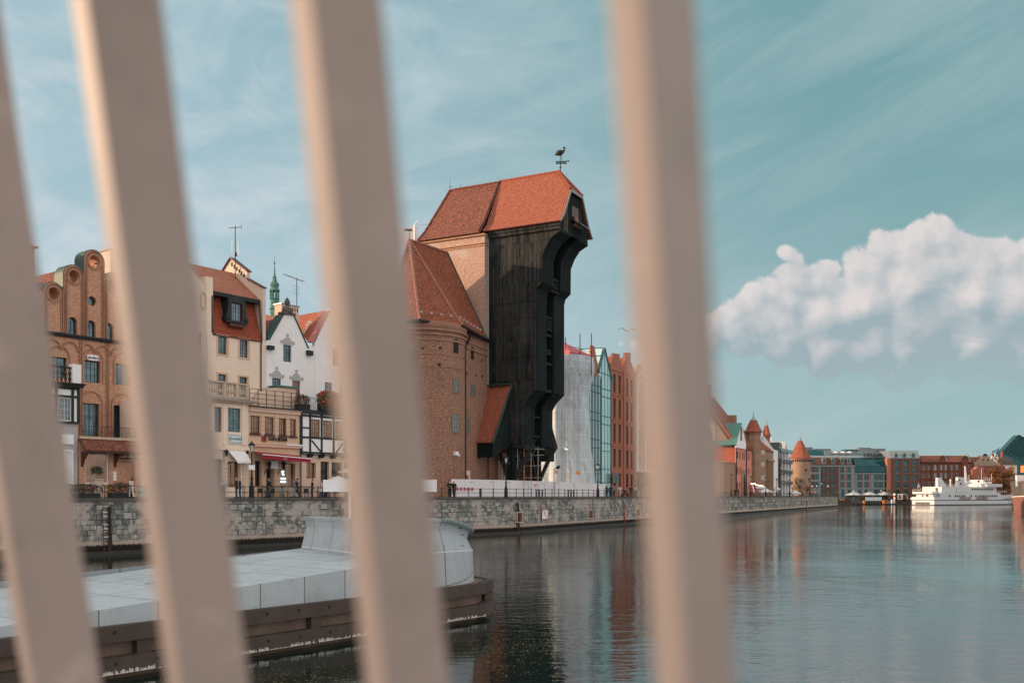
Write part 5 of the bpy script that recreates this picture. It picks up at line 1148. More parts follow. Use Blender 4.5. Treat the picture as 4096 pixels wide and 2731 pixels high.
plate('street_notice', 'white notice board fixed on the lamp post before the restaurant', 'notice', FA, .55, 995, 1020, 1859, 1878, M_white)

# unseen houses added left of the picture, sized to shade the pier and railing
for i, (x, w_, h_) in enumerate(((-152, 44, 20.75), (-107, 14, 22), (-92, 9, 22), (-82, 11, 24), (-70, 10, 22), (-59, 9, 23))):
    B = Bld('shade_house', ('very wide granary like house added far outside the frame for shade', 'wide beige house added far outside the frame for shade', 'narrow cream house added for shade, farthest left outside the frame', 'tall brick house added for shade left outside the frame', 'beige house added for shade left outside the frame', 'brick gabled house added for shade next to the timbered porch outside the frame')[i], 'building', FA, 0, TM, a=float(x)); m_ = (M_brY, M_plB, M_plC, M_brL, M_plB, M_brL)[i]
    for k_ in range(4):
        for j in range(3): B.win(0, 0, 0, 0, 2, 3, loc=(w_ * (j + .5) / 3 - .6, w_ * (j + .5) / 3 + .6, 1 + k_ * 3.6, 3.2 + k_ * 3.6))
    B.flush([(0, 0), (w_, 0), (w_, h_ - 4), (w_ / 2, h_ + 1), (0, h_ - 4)], m_, name='front_wall'); B.body(0, w_, h_ - 4, 12, m_); B.groof(0, w_, h_ - 4.2, w_ / 2, h_ + .6, .5, 12, M_tB)
# ================================================================== the medieval wooden port crane
C = Bld('wooden_port_crane', 'tall black timber harbour crane house with overhanging stages and bright orange tiled roof', 'building', FS, 1954, 0)
P_ = C.L; Wd = 9.1
zb = P_(2092, 1778)[1]
prof = [(0, zb), (P_(2092, 1778)[0], zb), P_(2092, 1624), P_(2108, 1593), P_(2141, 1557), P_(2141, 1175), P_(2146, 1152), P_(2168, 1128), P_(2169, 1023), P_(2184, 983), P_(2206, 947), P_(2240, 923), P_(2238, 889)]
xF = P_(2238, 905)[0]; zE = (P_(2238, 889)[1] + P_(1954, 926)[1]) / 2
prof[-1] = (xF, zE); prof += [(0, zE)]
def inset(p, d): return [(x - (d if x > 2.5 else 0), z) for x, z in p]
n0, n1 = Wd * .385, Wd * .625
# timber body: near and far posts with a recessed hoist slot between
side = C.part('timber_side', MB().prism(prof, 0, .14), M_woodL)
C.part('near_bay', MB().prism([(x - .004 if x > 1 else x, z) for x, z in prof], .141, n0), M_wood)
C.part('far_bay', MB().prism([(x - .004 if x > 1 else x, z) for x, z in prof], n1, Wd), M_wood)
C.part('hoist_slot', MB().prism(inset(prof, 1.5), n0 + .002, n1 - .002), M_int)
# slot details: transoms, balcony bars, doors
sl = MB(); bars = MB()
for y, w_ in ((1090, .3), (1140, .25), (1242, .22), (1292, .25), (1317, .3), (1378, .2), (1392, .35), (1435, .35), (1475, .0), (1548, .35)):
    if not w_: continue
    x_, z_ = (P_(2141, y)[0] if y > 1150 else P_(2169, y)[0]) - .3, P_(2190, y)[1]; sl.box(x_ - .25, x_, n0 - .05, n1 + .05, z_ - w_ / 2, z_ + w_ / 2)
for ya, yb in ((1100, 1130), (1250, 1288), (1376, 1390)):
    x_ = (P_(2141, ya)[0] if ya > 1150 else P_(2169, ya)[0]) - .35
    for i in range(12): q = n0 + .1 + i * (n1 - n0 - .2) / 11; bars.cyl((x_, q, P_(2190, yb)[1]), (x_, q, P_(2190, ya)[1]), .045, n=4)
xl_ = P_(2092, 1700)[0] - .35
for y in (1655, 1735): z_ = P_(2150, y)[1]; sl.box(xl_ - .2, xl_, n0, n1, z_ - .12, z_ + .12)
sl.cyl((xl_ - .1, n0, P_(2150, 1770)[1]), (xl_ - .1, n1, P_(2150, 1735)[1]), .09, n=4)
C.part('transom', sl, M_woodL); C.part('balcony_bars', bars, M_woodL)
# horizontal skirt seams and bevel boards along stage edges
sm = MB()
for y in (1210, 1275, 1430, 1520, 1700):
    z_ = P_(2050, y)[1]; xe = P_(2141, y)[0] if y < 1540 else P_(2092, y)[0]; sm.box(-.02, xe + .02, -.055, -.002, z_ - .07, z_ + .07)
C.part('seam_board', sm, M_woodL)
lo = MB()
for x, y in ((2000, 995), (2057, 985), (2125, 980), (2124, 1060)): q, z_ = P_(x, y); lo.box(q - .12, q + .12, -.02, .05, z_ - .5, z_ + .5)
C.part('loophole', lo, M_int)
C.part('eaves_beam', MB().box(.1, xF + .15, -.28, .0, zE - .95, zE - .5).box(.1, xF + .2, -.4, -.02, zE - .5, zE - .05), M_woodL)
# head gable and roof
yE0, yE1 = -.75, Wd + 1.0; yc = Wd / 2
y1, z1 = C.LX(2282, 773, xF + .35); y2, z2 = C.LX(2340, 807, xF + .35); zj = (z1 + z2) / 2
xR_t = None
# ridge front point lies on the mid plane
aR, zR = FS.hit(2235, 686, C.t + yc); xR = aR - C.a; zR -= C.z
k1 = (yE0 + (yc - yE0) * .22, zE + (zR - zE) * .14); k2 = (yE1 - (yE1 - yc) * .22, k1[1])
yj1 = yE0 + (yc - yE0) * .64; yj2 = 2 * yc - yj1 + .15; zj = k1[1] + (zR - k1[1]) * (yj1 - k1[0]) / (yc - k1[0])
xo = xF + .4
def rv(x, p): return (x, p[0], p[1])
x0r = -.6
near = [(x0r, yE0, zE), (xo, yE0, zE)]
mbr = MB()
mbr.add([(x0r, yE0, zE), (xo, yE0, zE), (xo, *k1), (x0r, *k1), (xo, yj1, zj), (xR, yc, zR), (x0r, yc, zR)], [(0, 1, 2, 3), (3, 2, 4, 5, 6)])
mbr.add([(x0r, yE1, zE), (xo, yE1, zE), (xo, *k2), (x0r, *k2), (xo, yj2, zj), (xR, yc, zR), (x0r, yc, zR)], [(3, 2, 1, 0), (6, 5, 4, 2, 3)])
mbr.add([(xo, yj1, zj), (xo, yj2, zj), (xR, yc, zR)], [(0, 1, 2)])
rf = C.part('roof', mbr, M_tO); so2 = rf.modifiers.new('thick', 'SOLIDIFY'); so2.thickness = .16; so2.offset = -1
rg = MB()
def ridge(a, b, r=.17, st=.42):
    a, b = Vector(a), Vector(b); l = (b - a).length; n = int(l / st)
    for i in range(n): rg.cyl(a.lerp(b, i / n), a.lerp(b, (i + 1.08) / n), r * 1.12, r * .86, 7)
ridge((x0r, yc, zR + .02), (xR, yc, zR + .02), .15); ridge((xo, yj1, zj + .05), (xR, yc, zR + .05), .24); ridge((xo, yj2, zj + .05), (xR, yc, zR + .05), .2)
C.part('ridge_tiles', rg, M_tO)
hg = MB().prismx([(0, zE - 1.0), (Wd, zE - 1.0), (Wd, zE), (yE1 - .35, zE + .1), (k2[0] - .25, k2[1]), (yj2 - .2, zj - .1), (yj1 + .2, zj - .1), (k1[0] + .25, k1[1]), (yE0 + .35, zE + .1), (0, zE)], xF - .15, xF + .02)
C.part('head_gable', hg, M_wood)
vb = MB()
def vbq(a, b, w_=.32):
    vb.add([(xo - .03, a[0], a[1] - .02), (xo - .03, b[0], b[1] - .02), (xo - .03, b[0] + (w_ if b[0] < yc else -w_) * .9, b[1] - w_ * .35), (xo - .03, a[0] + (w_ if a[0] < yc else -w_) * .9, a[1] - w_ * .35),
            (xo + .06, a[0], a[1] - .02), (xo + .06, b[0], b[1] - .02), (xo + .06, b[0] + (w_ if b[0] < yc else -w_) * .9, b[1] - w_ * .35), (xo + .06, a[0] + (w_ if a[0] < yc else -w_) * .9, a[1] - w_ * .35)], [(0, 1, 2, 3), (4, 5, 6, 7), (0, 1, 5, 4), (2, 3, 7, 6), (1, 2, 6, 5), (0, 3, 7, 4)])
vbq((yE0, zE), k1); vbq(k1, (yj1, zj)); vbq((yE1, zE), k2); vbq(k2, (yj2, zj))
vb.box(xo - .03, xo + .055, yj1 + .1, yj2 - .1, zj - .34, zj - .03)
C.part('verge_board', vb, M_zinc)
# hatch and flap in the head
hy0, hz0 = C.LX(2290, 893, xF); hy1, hz1 = C.LX(2312, 845, xF)
h0, hz1 = C.LX(2287, 828, xF + .05); h1, hz0 = C.LX(2312, 925, xF + .05)
ht = MB().box(xF + .021, xF + .04, h0, h0 + 3.2, hz0 + .5, hz1); C.part('hatch_opening', ht, M_int)
C.part('hatch_flap', MB().add([(xF + .05, h0 - .2, hz1 - 1.5), (xF + .05, h0 + 3.5, hz1 - 1.5), (xF + 1.5, h0 + 3.5, hz1 - 2.5), (xF + 1.5, h0 - .2, hz1 - 2.5), (xF + .05, h0 - .2, hz1 - 1.56), (xF + .05, h0 + 3.5, hz1 - 1.56), (xF + 1.5, h0 + 3.5, hz1 - 2.56), (xF + 1.5, h0 - .2, hz1 - 2.56)], [(0, 1, 2, 3), (4, 5, 6, 7), (0, 1, 5, 4), (1, 2, 6, 5), (2, 3, 7, 6), (3, 0, 4, 7)]), M_zinc)
C.part('hatch_shutter', MB().box(xF + .05, xF + .12, h0, h0 + 2.0, hz1 - 1.2, hz1 + .2), mat('weathered_grey_wood', (.13, .12, .10), .9, vary=.3))
sb = MB()
for q in (1.4, 1.9, 2.35): sb.box(xF + .022, xF + .07, q, q + .07, zE - .8, zj - 1.2)
C.part('head_batten', sb, mat('pale_batten', (.30, .16, .10), .8, vary=.3))
C.part('hoist_wheel', MB().cyl((xF + .2, h0 + 1.0, hz0 + 1.2), (xF + .35, h0 + 1.0, hz0 + 1.2), .55, n=12).box(xF + .05, xF + .5, h0 + .4, h0 + 2.4, hz0 + .35, hz0 + .6), mat('pulley_wood', (.22, .13, .09), .85))
# posts, braces and lean-to sheds
ps = MB(); xp1 = P_(2038, 1900)[0]
aa, _z = FS.hit(2142, 1900, C.t + Wd - 1.2); xp2 = aa - C.a
zp = zb
for (x_, y_) in ((xp1 + .0, .5), (xp1 + .2, Wd - 1.2)):
    ps.box(x_ - .45, x_ + .45, y_ - .45, y_ + .45, 0, zp)
C.part('support_post', ps, M_wood)
def brace(x_, y_, dx, dy):
    p_ = [Vector((x_, y_, zp - 5.0)), Vector((x_ + dx * .35, y_ + dy * .35, zp - 3.0)), Vector((x_ + dx * .75, y_ + dy * .75, zp - 1.1)), Vector((x_ + dx, y_ + dy, zp - .1))]
    k = MB()
    for a_, b_ in zip(p_, p_[1:]): k.cyl(a_, b_, .3, .28, 4)
    C.part('brace', k, M_beam)
brace(xp1 + .35, .5, 3.0, 0); brace(xp1 - .35, .5, -1.9, 0); brace(xp1 + .5, Wd - 1.2, 2.6, 0); brace(xp1 + .2, Wd - 1.5, 0, -2.2); brace(xp1, .9, 0, 2.2)
C.part('sill_beam', MB().box(-.2, P_(2092, 1778)[0] + .5, .1, .7, zb - .4, zb - .002).box(-.2, P_(2092, 1778)[0] + .5, Wd - .8, Wd - .2, zb - .4, zb - .002).box(P_(2092, 1778)[0] - 1, P_(2092, 1778)[0] - .4, .7, Wd - .8, zb - .42, zb - .004), M_beam)
def leanto(sgn, base):
    o = C.o; yb_ = base
    zt_ = P_(2000, 1541)[1]; ze_, = (C.L(1919, 1765, -5.0)[1],)
    xa, xb = -.35, P_(2044, 1540)[0]
    D_ = 5.0
    m_ = MB().add([(xa, yb_, zt_), (xb, yb_, zt_), (xb, yb_ + sgn * D_, ze_), (xa, yb_ + sgn * D_, ze_), (xa, yb_, zt_ - .2), (xb, yb_, zt_ - .2), (xb, yb_ + sgn * D_, ze_ - .2), (xa, yb_ + sgn * D_, ze_ - .2)], [(0, 1, 2, 3), (4, 5, 6, 7), (0, 1, 5, 4), (1, 2, 6, 5), (2, 3, 7, 6), (3, 0, 4, 7)])
    lt = C.part('lean_to_roof', m_, M_tO)
    MB().prismx([(yb_ - sgn * .02, zt_ + .12), (yb_ + sgn * (D_ + .15), ze_ + .05), (yb_ + sgn * (D_ + .15), ze_ - .3), (yb_ - sgn * .02, zt_ - .3)], xb, xb + .18).prismx([(yb_ - sgn * .02, zt_ + .12), (yb_ + sgn * (D_ + .15), ze_ + .05), (yb_ + sgn * (D_ + .15), ze_ - .3), (yb_ - sgn * .02, zt_ - .3)], xa - .12, xa).box(xa, xb, min(yb_, yb_ + sgn * .5), max(yb_, yb_ + sgn * .5), zt_ - .02, zt_ + .14).build('verge', M_cop2, lt)
    C.part('lean_to_wall', MB().prismx([(yb_ + sgn * .01, zt_ - .35), (yb_ + sgn * (D_ - .3), ze_ - .32), (yb_ + sgn * (D_ - .3), ze_ - 2.1), (yb_ + sgn * .01, zb - .1)], xa + .3, xb - .15), M_wood)
leanto(-1, 0); leanto(1, Wd)
# brick rear part with its own roof
xb0 = C.L(1690, 930, -1.0)[0]; xb1 = -.02
bw_ = MB().box(xb0, xb1 - .02, -1.0, Wd + 1.0, 0, zE - .35)
C.part('brick_rear', bw_, M_brU)
cb = MB()
for z_, d in ((zE - 1.9, .12), (zE - 1.6, .2), (zE - .5, .3)): cb.box(xb0 - d, xb1 + .1, -1.0 - d, Wd + 1 + d, z_ - .16, z_)
C.part('brick_cornice', cb, M_brL)
C.part('corner_flashing', MB().cyl((.02, -.09, zb - 2), (.02, -.09, zE), .09, n=5), M_zinc)
aL, zL = FS.hit(1800, 762, C.t + yc); xL_ = aL - C.a
br_ = MB(); yB0, yB1 = -1.5, Wd + 1.5; xe0 = xb0 - .5
kk = (yB0 + (yc - yB0) * .22, zE - .1 + (zR - zE) * .16); kz = 2 * yc - kk[0]; xk = xe0 + (xL_ - xe0) * .22; x1r = -.62
br_.add([(xe0, yB0, zE - .3), (x1r, yB0, zE - .3), (x1r, *kk), (xk, *kk), (x1r, yc, zR - .1), (xL_, yc, zR - .1), (xe0, yB1, zE - .3), (x1r, yB1, zE - .3), (x1r, kz, kk[1]), (xk, kz, kk[1])],
        [(0, 1, 2, 3), (3, 2, 4, 5), (0, 3, 9, 6), (3, 5, 9), (6, 9, 8, 7), (9, 5, 4, 8)])
r2 = C.part('rear_roof', br_, M_tB); q_ = r2.modifiers.new('thick', 'SOLIDIFY'); q_.thickness = .2; q_.offset = -1
rg = MB(); ridge((xL_, yc, zR - .08), (x1r, yc, zR - .08), .16); ridge((xk, *kk), (xL_, yc, zR - .06), .16); ridge((xe0, yB0, zE - .25), (xk, *kk), .16)
C.part('rear_ridge_tiles', rg, M_tB)
C.part('verge_flashing', MB().add([(-.63, *kk), (-.63, yc, zR + .05), (-.63, yc, zR + .22), (-.63, kk[0], kk[1] + .2), (-.63, yB0, zE - .25), (-.63, yB0, zE - .05), (-.75, *kk), (-.75, yc, zR + .05), (-.75, yc, zR + .22), (-.75, kk[0], kk[1] + .2), (-.75, yB0, zE - .25), (-.75, yB0, zE - .05)], [(0, 1, 2, 3), (4, 0, 3, 5), (6, 7, 8, 9), (10, 6, 9, 11), (3, 2, 8, 9), (5, 3, 9, 11)]), M_beam)
C.part('roof_spike', MB().cyl((xL_, yc, zR - .1), (xL_, yc, zR + 1.6), .04, .01, 5).cyl((xL_ + 1.8, yc, zR), (xL_ + 1.8, yc, zR + .6), .04, .02, 5).tube([(xL_ - .2, yc, zR + .4), (xL_ + .5, yc, zR + .4)], .03, 4), M_black)
# brick gatehouse under the crane
C.part('gate_wall', MB().panel([(xb0, 0), (P_(2036, 1900)[0], 0), (P_(2036, 1900)[0], zb - .5), (xb0, zb - .5)], [[(P_(1966, 1900)[0], .1), (P_(2030, 1900)[0], .1), (P_(2030, 1900)[0], zb - .9), (P_(1966, 1900)[0], zb - .9)]], 1.2, 1.9), M_brT)
gg = MB()
for i in range(7): q = P_(1966, 1900)[0] + .1 + i * .45; gg.cyl((q, 1.5, .1), (q, 1.5, zb - .9), .03, n=4)
gg.box(P_(1966, 1900)[0], P_(2030, 1900)[0], 1.45, 1.55, 5.1, 5.25); C.part('gate_grille', gg, M_gutter)
C.part('brick_base', MB().box(P_(1868, 1900)[0], P_(1968, 1900)[0] - .1, -.6, 1.19, 0, C.L(1919, 1795)[1]), M_brT)
C.part('rear_wall', MB().box(-3, C.L(2158, 1900, Wd)[0], Wd - .4, Wd + .2, 0, zb - .5), M_brT)
# scaffold tubes under the crane
sc = thing('scaffold_frame', 'thin pale scaffold tubes standing under the crane floor', 'scaffold', C.o.location, C.o.rotation_euler.z); e_ = MB()
for x in (2058, 2084, 2112, 2140): q = P_(x, 1900)[0]; e_.cyl((q, .9, 0), (q, .9, 6.6), .045, n=5)
for z_ in (2.6, 4.2, 5.6, 6.4): e_.cyl((P_(2084, 1900)[0], .9, z_), (P_(2165, 1900)[0], .9, z_), .04, n=5)
e_.build('tubes', mat('pale_tube', (.42, .36, .32), .5, .3), sc)
MB().tube([(P_(2050, 1900)[0] + (P_(2133, 1900)[0] - P_(2050, 1900)[0]) * t / 8, .8, 5.6 - 1.3 * math.sin(math.pi * t / 8) * 1.0 + .1 * t) for t in range(9)], .05, 5).build('cable', mat('teal_cable', (.03, .16, .2), .5), sc)
# weather vane with a crane bird, standing on the ridge
v = thing('weather_vane', 'black weather vane with a standing crane bird over a lettered banner', 'weather vane', C.o.matrix_basis @ Vector((xR + .25, yc, zR - .05)), R(-28 + 12))
kz_ = 140 / F; h_ = lambda y: (y - 686) * -kz_ * .98
MB().cyl((0, 0, -.2), (0, 0, h_(655)), .07, n=6).ball((0, 0, h_(670)), .14, 6).build('rod', M_black, v)
bn_ = MB(); bn_.panel([(-.62, h_(655)), (.85, h_(659)), (.85, h_(648)), (1.25, h_(650)), (1.2, h_(645)), (.8, h_(647)), (-.62, h_(644))], [[(-.5, h_(653.4)), (-.08, h_(654.4)), (-.08, h_(648)), (-.5, h_(646.6))], [(.1, h_(655)), (.72, h_(656.6)), (.72, h_(649.5)), (.1, h_(648.3))]], -.04, .04); bn_ = bn_.build('banner', M_black, v)
words('1688', .3, M_black, bn_, (.4, 0, h_(652)), ext=.02, bold=.01); words('AN', .3, M_black, bn_, (-.3, 0, h_(650.5)), ext=.02, bold=.01)
bd_ = MB()
body = [(-.66, h_(618), .05), (-.62, h_(616), .17), (-.4, h_(614), .34), (-.1, h_(612), .42), (.22, h_(611), .34), (.45, h_(607), .17), (.56, h_(603), .11), (.55, h_(598), .085), (.47, h_(594.5), .085), (.42, h_(592.5), .13), (.5, h_(591.3), .1)]
for (xa, za, ra), (xb, zb_, rb) in zip(body, body[1:]): bd_.cyl((xa, 0, za), (xb, 0, zb_), ra, rb, 8)
bd_.cyl((.5, 0, h_(591.7)), (.88, 0, h_(598.5)), .07, .012, 6).cyl((-.6, 0, h_(616)), (-.7, 0, h_(621)), .2, .08, 6).cyl((.02, 0, h_(620)), (-.02, 0, h_(645)), .045, .035, 5).cyl((.16, 0, h_(619)), (.2, 0, h_(645)), .045, .035, 5).cyl((.05, 0, h_(613)), (.05, 0, h_(622)), .3, .08, 7)
bd_.build('bird', mat('vane_bird', (.035, .03, .02), .6, .3), v)
# ---------------------------------------------------------------- brick wing with the near round tower
Wg = thing('brick_round_tower', 'old red brick round tower and wing with steep tiled roof beside the wooden crane', 'tower', (-11.2, 124.8, Q))
ox, oy = -11.2, 124.8
zev = 25.75 - Q
tw = MB().lathe(0, 0, [(5.3, 0), (5.3, zev)], 64); twp = tw.build('tower_wall', M_brT, Wg)
# angular uv so courses run round the drum
ul = twp.data.uv_layers[0].data
for p_ in twp.data.polygons:
    an = math.atan2(p_.center.y, p_.center.x)
    for li in p_.loop_indices:
        co = twp.data.vertices[twp.data.loops[li].vertex_index].co; a_ = math.atan2(co.y, co.x)
        if a_ - an > 3: a_ -= 6.28318
        if an - a_ > 3: a_ += 6.28318
        ul[li].uv = (a_ * 5.3, co.z)
flat0, flat1 = Vector((-6.35 - ox, 125.6 - oy, 0)), Vector((-3.35 - ox, 134.6 - oy, 0))
wl_ = MB().slab([(flat0.x, flat0.y), (flat1.x, flat1.y), (flat1.x - 10, flat1.y + 5), (-6, 8), (-5.3, 0)], 0, zev); wl_.build('wing_wall', M_brT, Wg)
ct = MB()
for z_, d in ((zev - 1.0, .28), (zev - 1.55, .16), (zev - 2.2, .1)): ct.lathe(0, 0, [(5.29, z_ - .12), (5.3 + d, z_ - .08), (5.3 + d, z_ + .12), (5.29, z_ + .16)], 48)
ct.lathe(0, 0, [(5.3, zev - 1.0), (5.55, zev - .5), (5.6, zev)], 48)
for z_ in (zev - 1.4, zev - 2.2): ct.add([(flat0.x + .12, flat0.y - .1, z_), (flat1.x + .12, flat1.y, z_), (flat1.x + .12, flat1.y, z_ + .2), (flat0.x + .12, flat0.y - .1, z_ + .2), (flat0.x - .1, flat0.y, z_), (flat1.x - .1, flat1.y, z_), (flat1.x - .1, flat1.y, z_ + .2), (flat0.x - .1, flat0.y, z_ + .2)], [(0, 1, 2, 3), (0, 1, 5, 4), (3, 2, 6, 7)])
for y in (1415, 1465):
    z_ = 4.8 + (1980 - y) / F * 119.6 - Q; ct.lathe(0, 0, [(5.29, z_), (5.36, z_), (5.36, z_ + .09), (5.29, z_ + .09)], 48)
ct.build('brick_band', brick('brick_band', (.32, .13, .08), (.42, .2, .13), (.3, .22, .17)), Wg)
def rp(x, y, z): return (x - ox, y - oy, z - Q)
R1, R2 = rp(-13.1, 127.1, 37.4), rp(-8.7, 133.9, 37.4)
ev = [rp(-3.1, 134.9, 25.75), rp(-6.05, 122.6, 25.75), rp(-10.95, 118.75, 25.75), rp(-15.8, 120.6, 25.75), rp(-18.3, 126, 25.75), rp(-15, 138, 25.75), rp(-7, 140, 25.75)]
# two-pitch roof: flared feet
def lf(a, b, f, dz=0): return tuple(a[i] * (1 - f) + b[i] * f + (dz if i == 2 else 0) for i in range(3))
tops = [R2, R1, R1, R1, R1, R2, R2]; mid = [lf(e, t_, .10, -.35) for e, t_ in zip(ev, tops)]
k = MB(); vs = ev + mid + [R1, R2]; f = [(i, (i + 1) % 7, 7 + (i + 1) % 7, 7 + i) for i in range(7)]
f += [(7, 8, 14, 15), (8, 9, 14), (9, 10, 14), (10, 11, 14), (11, 12, 15, 14), (12, 13, 15), (13, 7, 15)]
k.add(vs, f); rf = k.build('roof', M_tR, Wg)
rg = MB(); 
for i in (1, 2, 3): ridge(ev[i], mid[i], .2, .5); ridge(mid[i], R1, .2, .5)
ridge(R1, R2, .16); rg.build('hip_tiles', mat('hip_tile', (.33, .14, .09), .85, vary=.35, nz=3), Wg)
MB().tube([ev[0], mid[0], R2], .13, 6).build('verge_flashing', M_cop2, Wg)
gt = MB(); gt.tube([(e[0] * 1.0, e[1], e[2] - .12) for e in ev[:5]], .2, 8)
gt.build('gutter', M_gutter, Wg)
sf = MB(); sf.add([(e[0], e[1], e[2] - .1) for e in ev] + [(e[0] * .8, e[1] * .8, e[2] - .12) for e in ev], [(i, (i + 1) % 7, 7 + (i + 1) % 7, 7 + i) for i in range(7)]); sf.build('soffit', M_beam, Wg)
MB().tube([(4.9, 1.3, zev - .2), (5.0, -.6 , zev - 2.0)], .12, 6).tube([(flat0.x + .9, flat0.y + 2.9, zev - .2), (flat0.x + .85, flat0.y + 2.3, zev - .9), (5.32, .6, zev - 2.4), (5.34, .6, 0)], .13, 6).build('downpipe', M_gutter, Wg)
vn = MB().cyl(R1, (R1[0], R1[1], R1[2] + 1.3), .05, n=5).box(R1[0] - .6, R1[0] + .4, R1[1] - .02, R1[1] + .02, R1[2] + 1.1, R1[2] + 1.35); vn.build('vane', M_black, Wg)
rn = random.Random(3); sg_ = MB()
for i in range(11):
    t_ = .25 + i * .07; a_, b_ = (ev[2], ev[1]) if i < 4 else (ev[1], ev[0]); f_ = (i / 4 if i < 4 else (i - 4) / 7.5) + .05; p_ = Vector(a_).lerp(Vector(b_), f_); q_ = p_ + (Vector(R1) - p_) * .07 + Vector((0, 0, .1)); sg_.box(q_.x - .16, q_.x + .16, q_.y - .05, q_.y + .05, q_.z, q_.z + .3)
sg_.build('snow_guard', mat('snow_guard', (.35, .28, .26), .6), Wg)
# windows on the drum and the flat wall
def drumwin(x, y0, y1, wd, kind):
    dx = (x - CX) / F; A_ = dx * dx + 1; B_ = -2 * (dx * ox + oy); C_ = ox * ox + oy * oy - 5.3 ** 2; Y = (-B_ - math.sqrt(max(0, B_ * B_ - 4 * A_ * C_))) / (2 * A_); X = dx * Y
    z0, z1 = HC + (HY - y1) / F * Y - Q, HC + (HY - y0) / F * Y - Q; an = math.atan2(Y - oy, X - ox); return X - ox, Y - oy, z0, z1, an
def addwin(px, py, z0, z1, an, wd, kind):
    hld = MB(); off = .03
    if kind == 'slit':
        pts = [(-wd / 2, z0), (wd / 2, z0)] + arc(0, z1 - wd / 2, wd / 2, 0, 180, 8)
        o = hld.prism(pts, -.025, .3).build('blind_slit', M_int, Wg)
    elif kind == 'hole': o = hld.box(-wd / 2, wd / 2, -.03, .2, z0, z1).build('putlog_hole', M_int, Wg)
    else:
        o = hld.panel([(-wd / 2, z0), (wd / 2, z0), (wd / 2, z1), (-wd / 2, z1)], [[(-wd / 2 + .1, z0 + .1), (wd / 2 - .1, z0 + .1), (wd / 2 - .1, z1 - .1), (-wd / 2 + .1, z1 - .1)]], -.1, .05)
        for i in (1, 2): hld.box(-wd / 2 + wd * i / 3 - .03, -wd / 2 + wd * i / 3 + .03, -.08, -.04, z0 + .1, z1 - .1)
        for i in (1, 2, 3): z_ = z0 + (z1 - z0) * i / 4; hld.box(-wd / 2 + .1, wd / 2 - .1, -.075, -.045, z_ - .03, z_ + .03)
        o = hld.build('window', mat('grey_window_frame', (.16, .17, .16), .7), Wg)
        MB().box(-wd / 2 + .05, wd / 2 - .05, -.035, .03, z0 + .05, z1 - .05).build('pane', mat('dusty_glass', (.22, .22, .2), .35, .3, vary=.3, nz=2), o)
    o.location = (px, py, 0); o.rotation_euler = (0, 0, an + math.pi / 2)
for x, y0, y1, wd, kd in ((1824, 1356, 1412, .95, 'slit'), (1824, 1513, 1571, 1.15, 'win'), (1822, 1657, 1729, 1.45, 'win'), (1760, 1387, 1396, .3, 'hole'), (1757, 1453, 1463, .35, 'hole'), (1690, 1388, 1397, .3, 'hole')):
    px, py, z0, z1, an = drumwin(x, y0, y1, wd, kd); addwin(px, py, z0, z1, an, wd, kd)
fd = flat1 - flat0; fan = math.atan2(fd.y, fd.x) - math.pi / 2; FW = Fr(-6.35, 125.6, math.degrees(math.atan2(fd.y, fd.x)))
for x, y0, y1, wd, kd in ((1889, 1386, 1436, 1.0, 'slit'), (1891, 1537, 1584, 1.45, 'win'), (1866, 1670, 1732, 1.6, 'win'), (1927, 1437, 1446, .3, 'hole'), (1928, 1500, 1510, .3, 'hole'), (1903, 1495, 1504, .3, 'hole'), (1868, 1487, 1496, .3, 'hole')):
    a_, z1 = FW.hit(x, y0); z0 = FW.hit(x, y1)[1]; q = FW.W(a_, -.02); addwin(q[0] - ox, q[1] - oy, z0 - Q, z1 - Q, fan, wd, kd)
px, py, z0, z1, an = drumwin(1817, 1806, 1822, .5, 'x'); sc_m = MB().box(-.22, .22, -.5, -.05, z0, z1).cyl((0, -.5, z0 + .2), (0, -.85, z0), .16, n=8).build('security_camera', M_white, Wg); sc_m.location = (px, py, 0); sc_m.rotation_euler = (0, 0, an + math.pi / 2)
bp = MB().panel([(-1.0, 0), (1.0, 0), (1.0, 3.4), (-1.0, 3.4)], [[(-.7, 0.05), (.5, .05), (.5, 2.8), (-.7, 2.8)]], -.15, .1); qq = FW.W(FW.hit(1857, 1900)[0] + .6, -.05)
o = bp.build('stone_door_frame', M_plB, Wg); o.location = (qq[0] - ox, qq[1] - oy, 0); o.rotation_euler = (0, 0, fan + math.pi / 2)
# white rooftop scaffold at the tower's upper left
q = thing('roof_scaffold', 'white tube scaffold with a pale sheet behind the round tower roof', 'scaffold', (0, 0, 0)); YY = 141.0
wx = lambda x: (x - CX) / F * YY; wz = lambda y: HC + (HY - y) / F * YY; e_ = MB()
for x, y0, y1 in ((1658, 985, 900), (1738, 985, 892), (1752, 960, 927)): e_.cyl((wx(x), YY, wz(y0 + 20)), (wx(x), YY, wz(y1)), .09, n=5)
for (xa, ya), (xb, yb) in (((1672, 900), (1738, 893)), ((1672, 940), (1738, 932)), ((1672, 960), (1738, 955)), ((1690, 985), (1758, 978)), ((1658, 900), (1672, 882)), ((1738, 892), (1756, 877))): e_.cyl((wx(xa), YY, wz(ya)), (wx(xb), YY, wz(yb)), .08, n=5)
e_.build('tubes', M_white, q); MB().add([(wx(1590), YY + .1, wz(985)), (wx(1672), YY + .1, wz(975)), (wx(1672), YY + .1, wz(902)), (wx(1590), YY + .1, wz(915)), (wx(1590), YY + .16, wz(985)), (wx(1672), YY + .16, wz(975)), (wx(1672), YY + .16, wz(902)), (wx(1590), YY + .16, wz(915))], [(0, 1, 2, 3), (4, 5, 6, 7), (0, 1, 5, 4), (1, 2, 6, 5), (2, 3, 7, 6), (3, 0, 4, 7)]).build('sheet', M_whiteF, q)
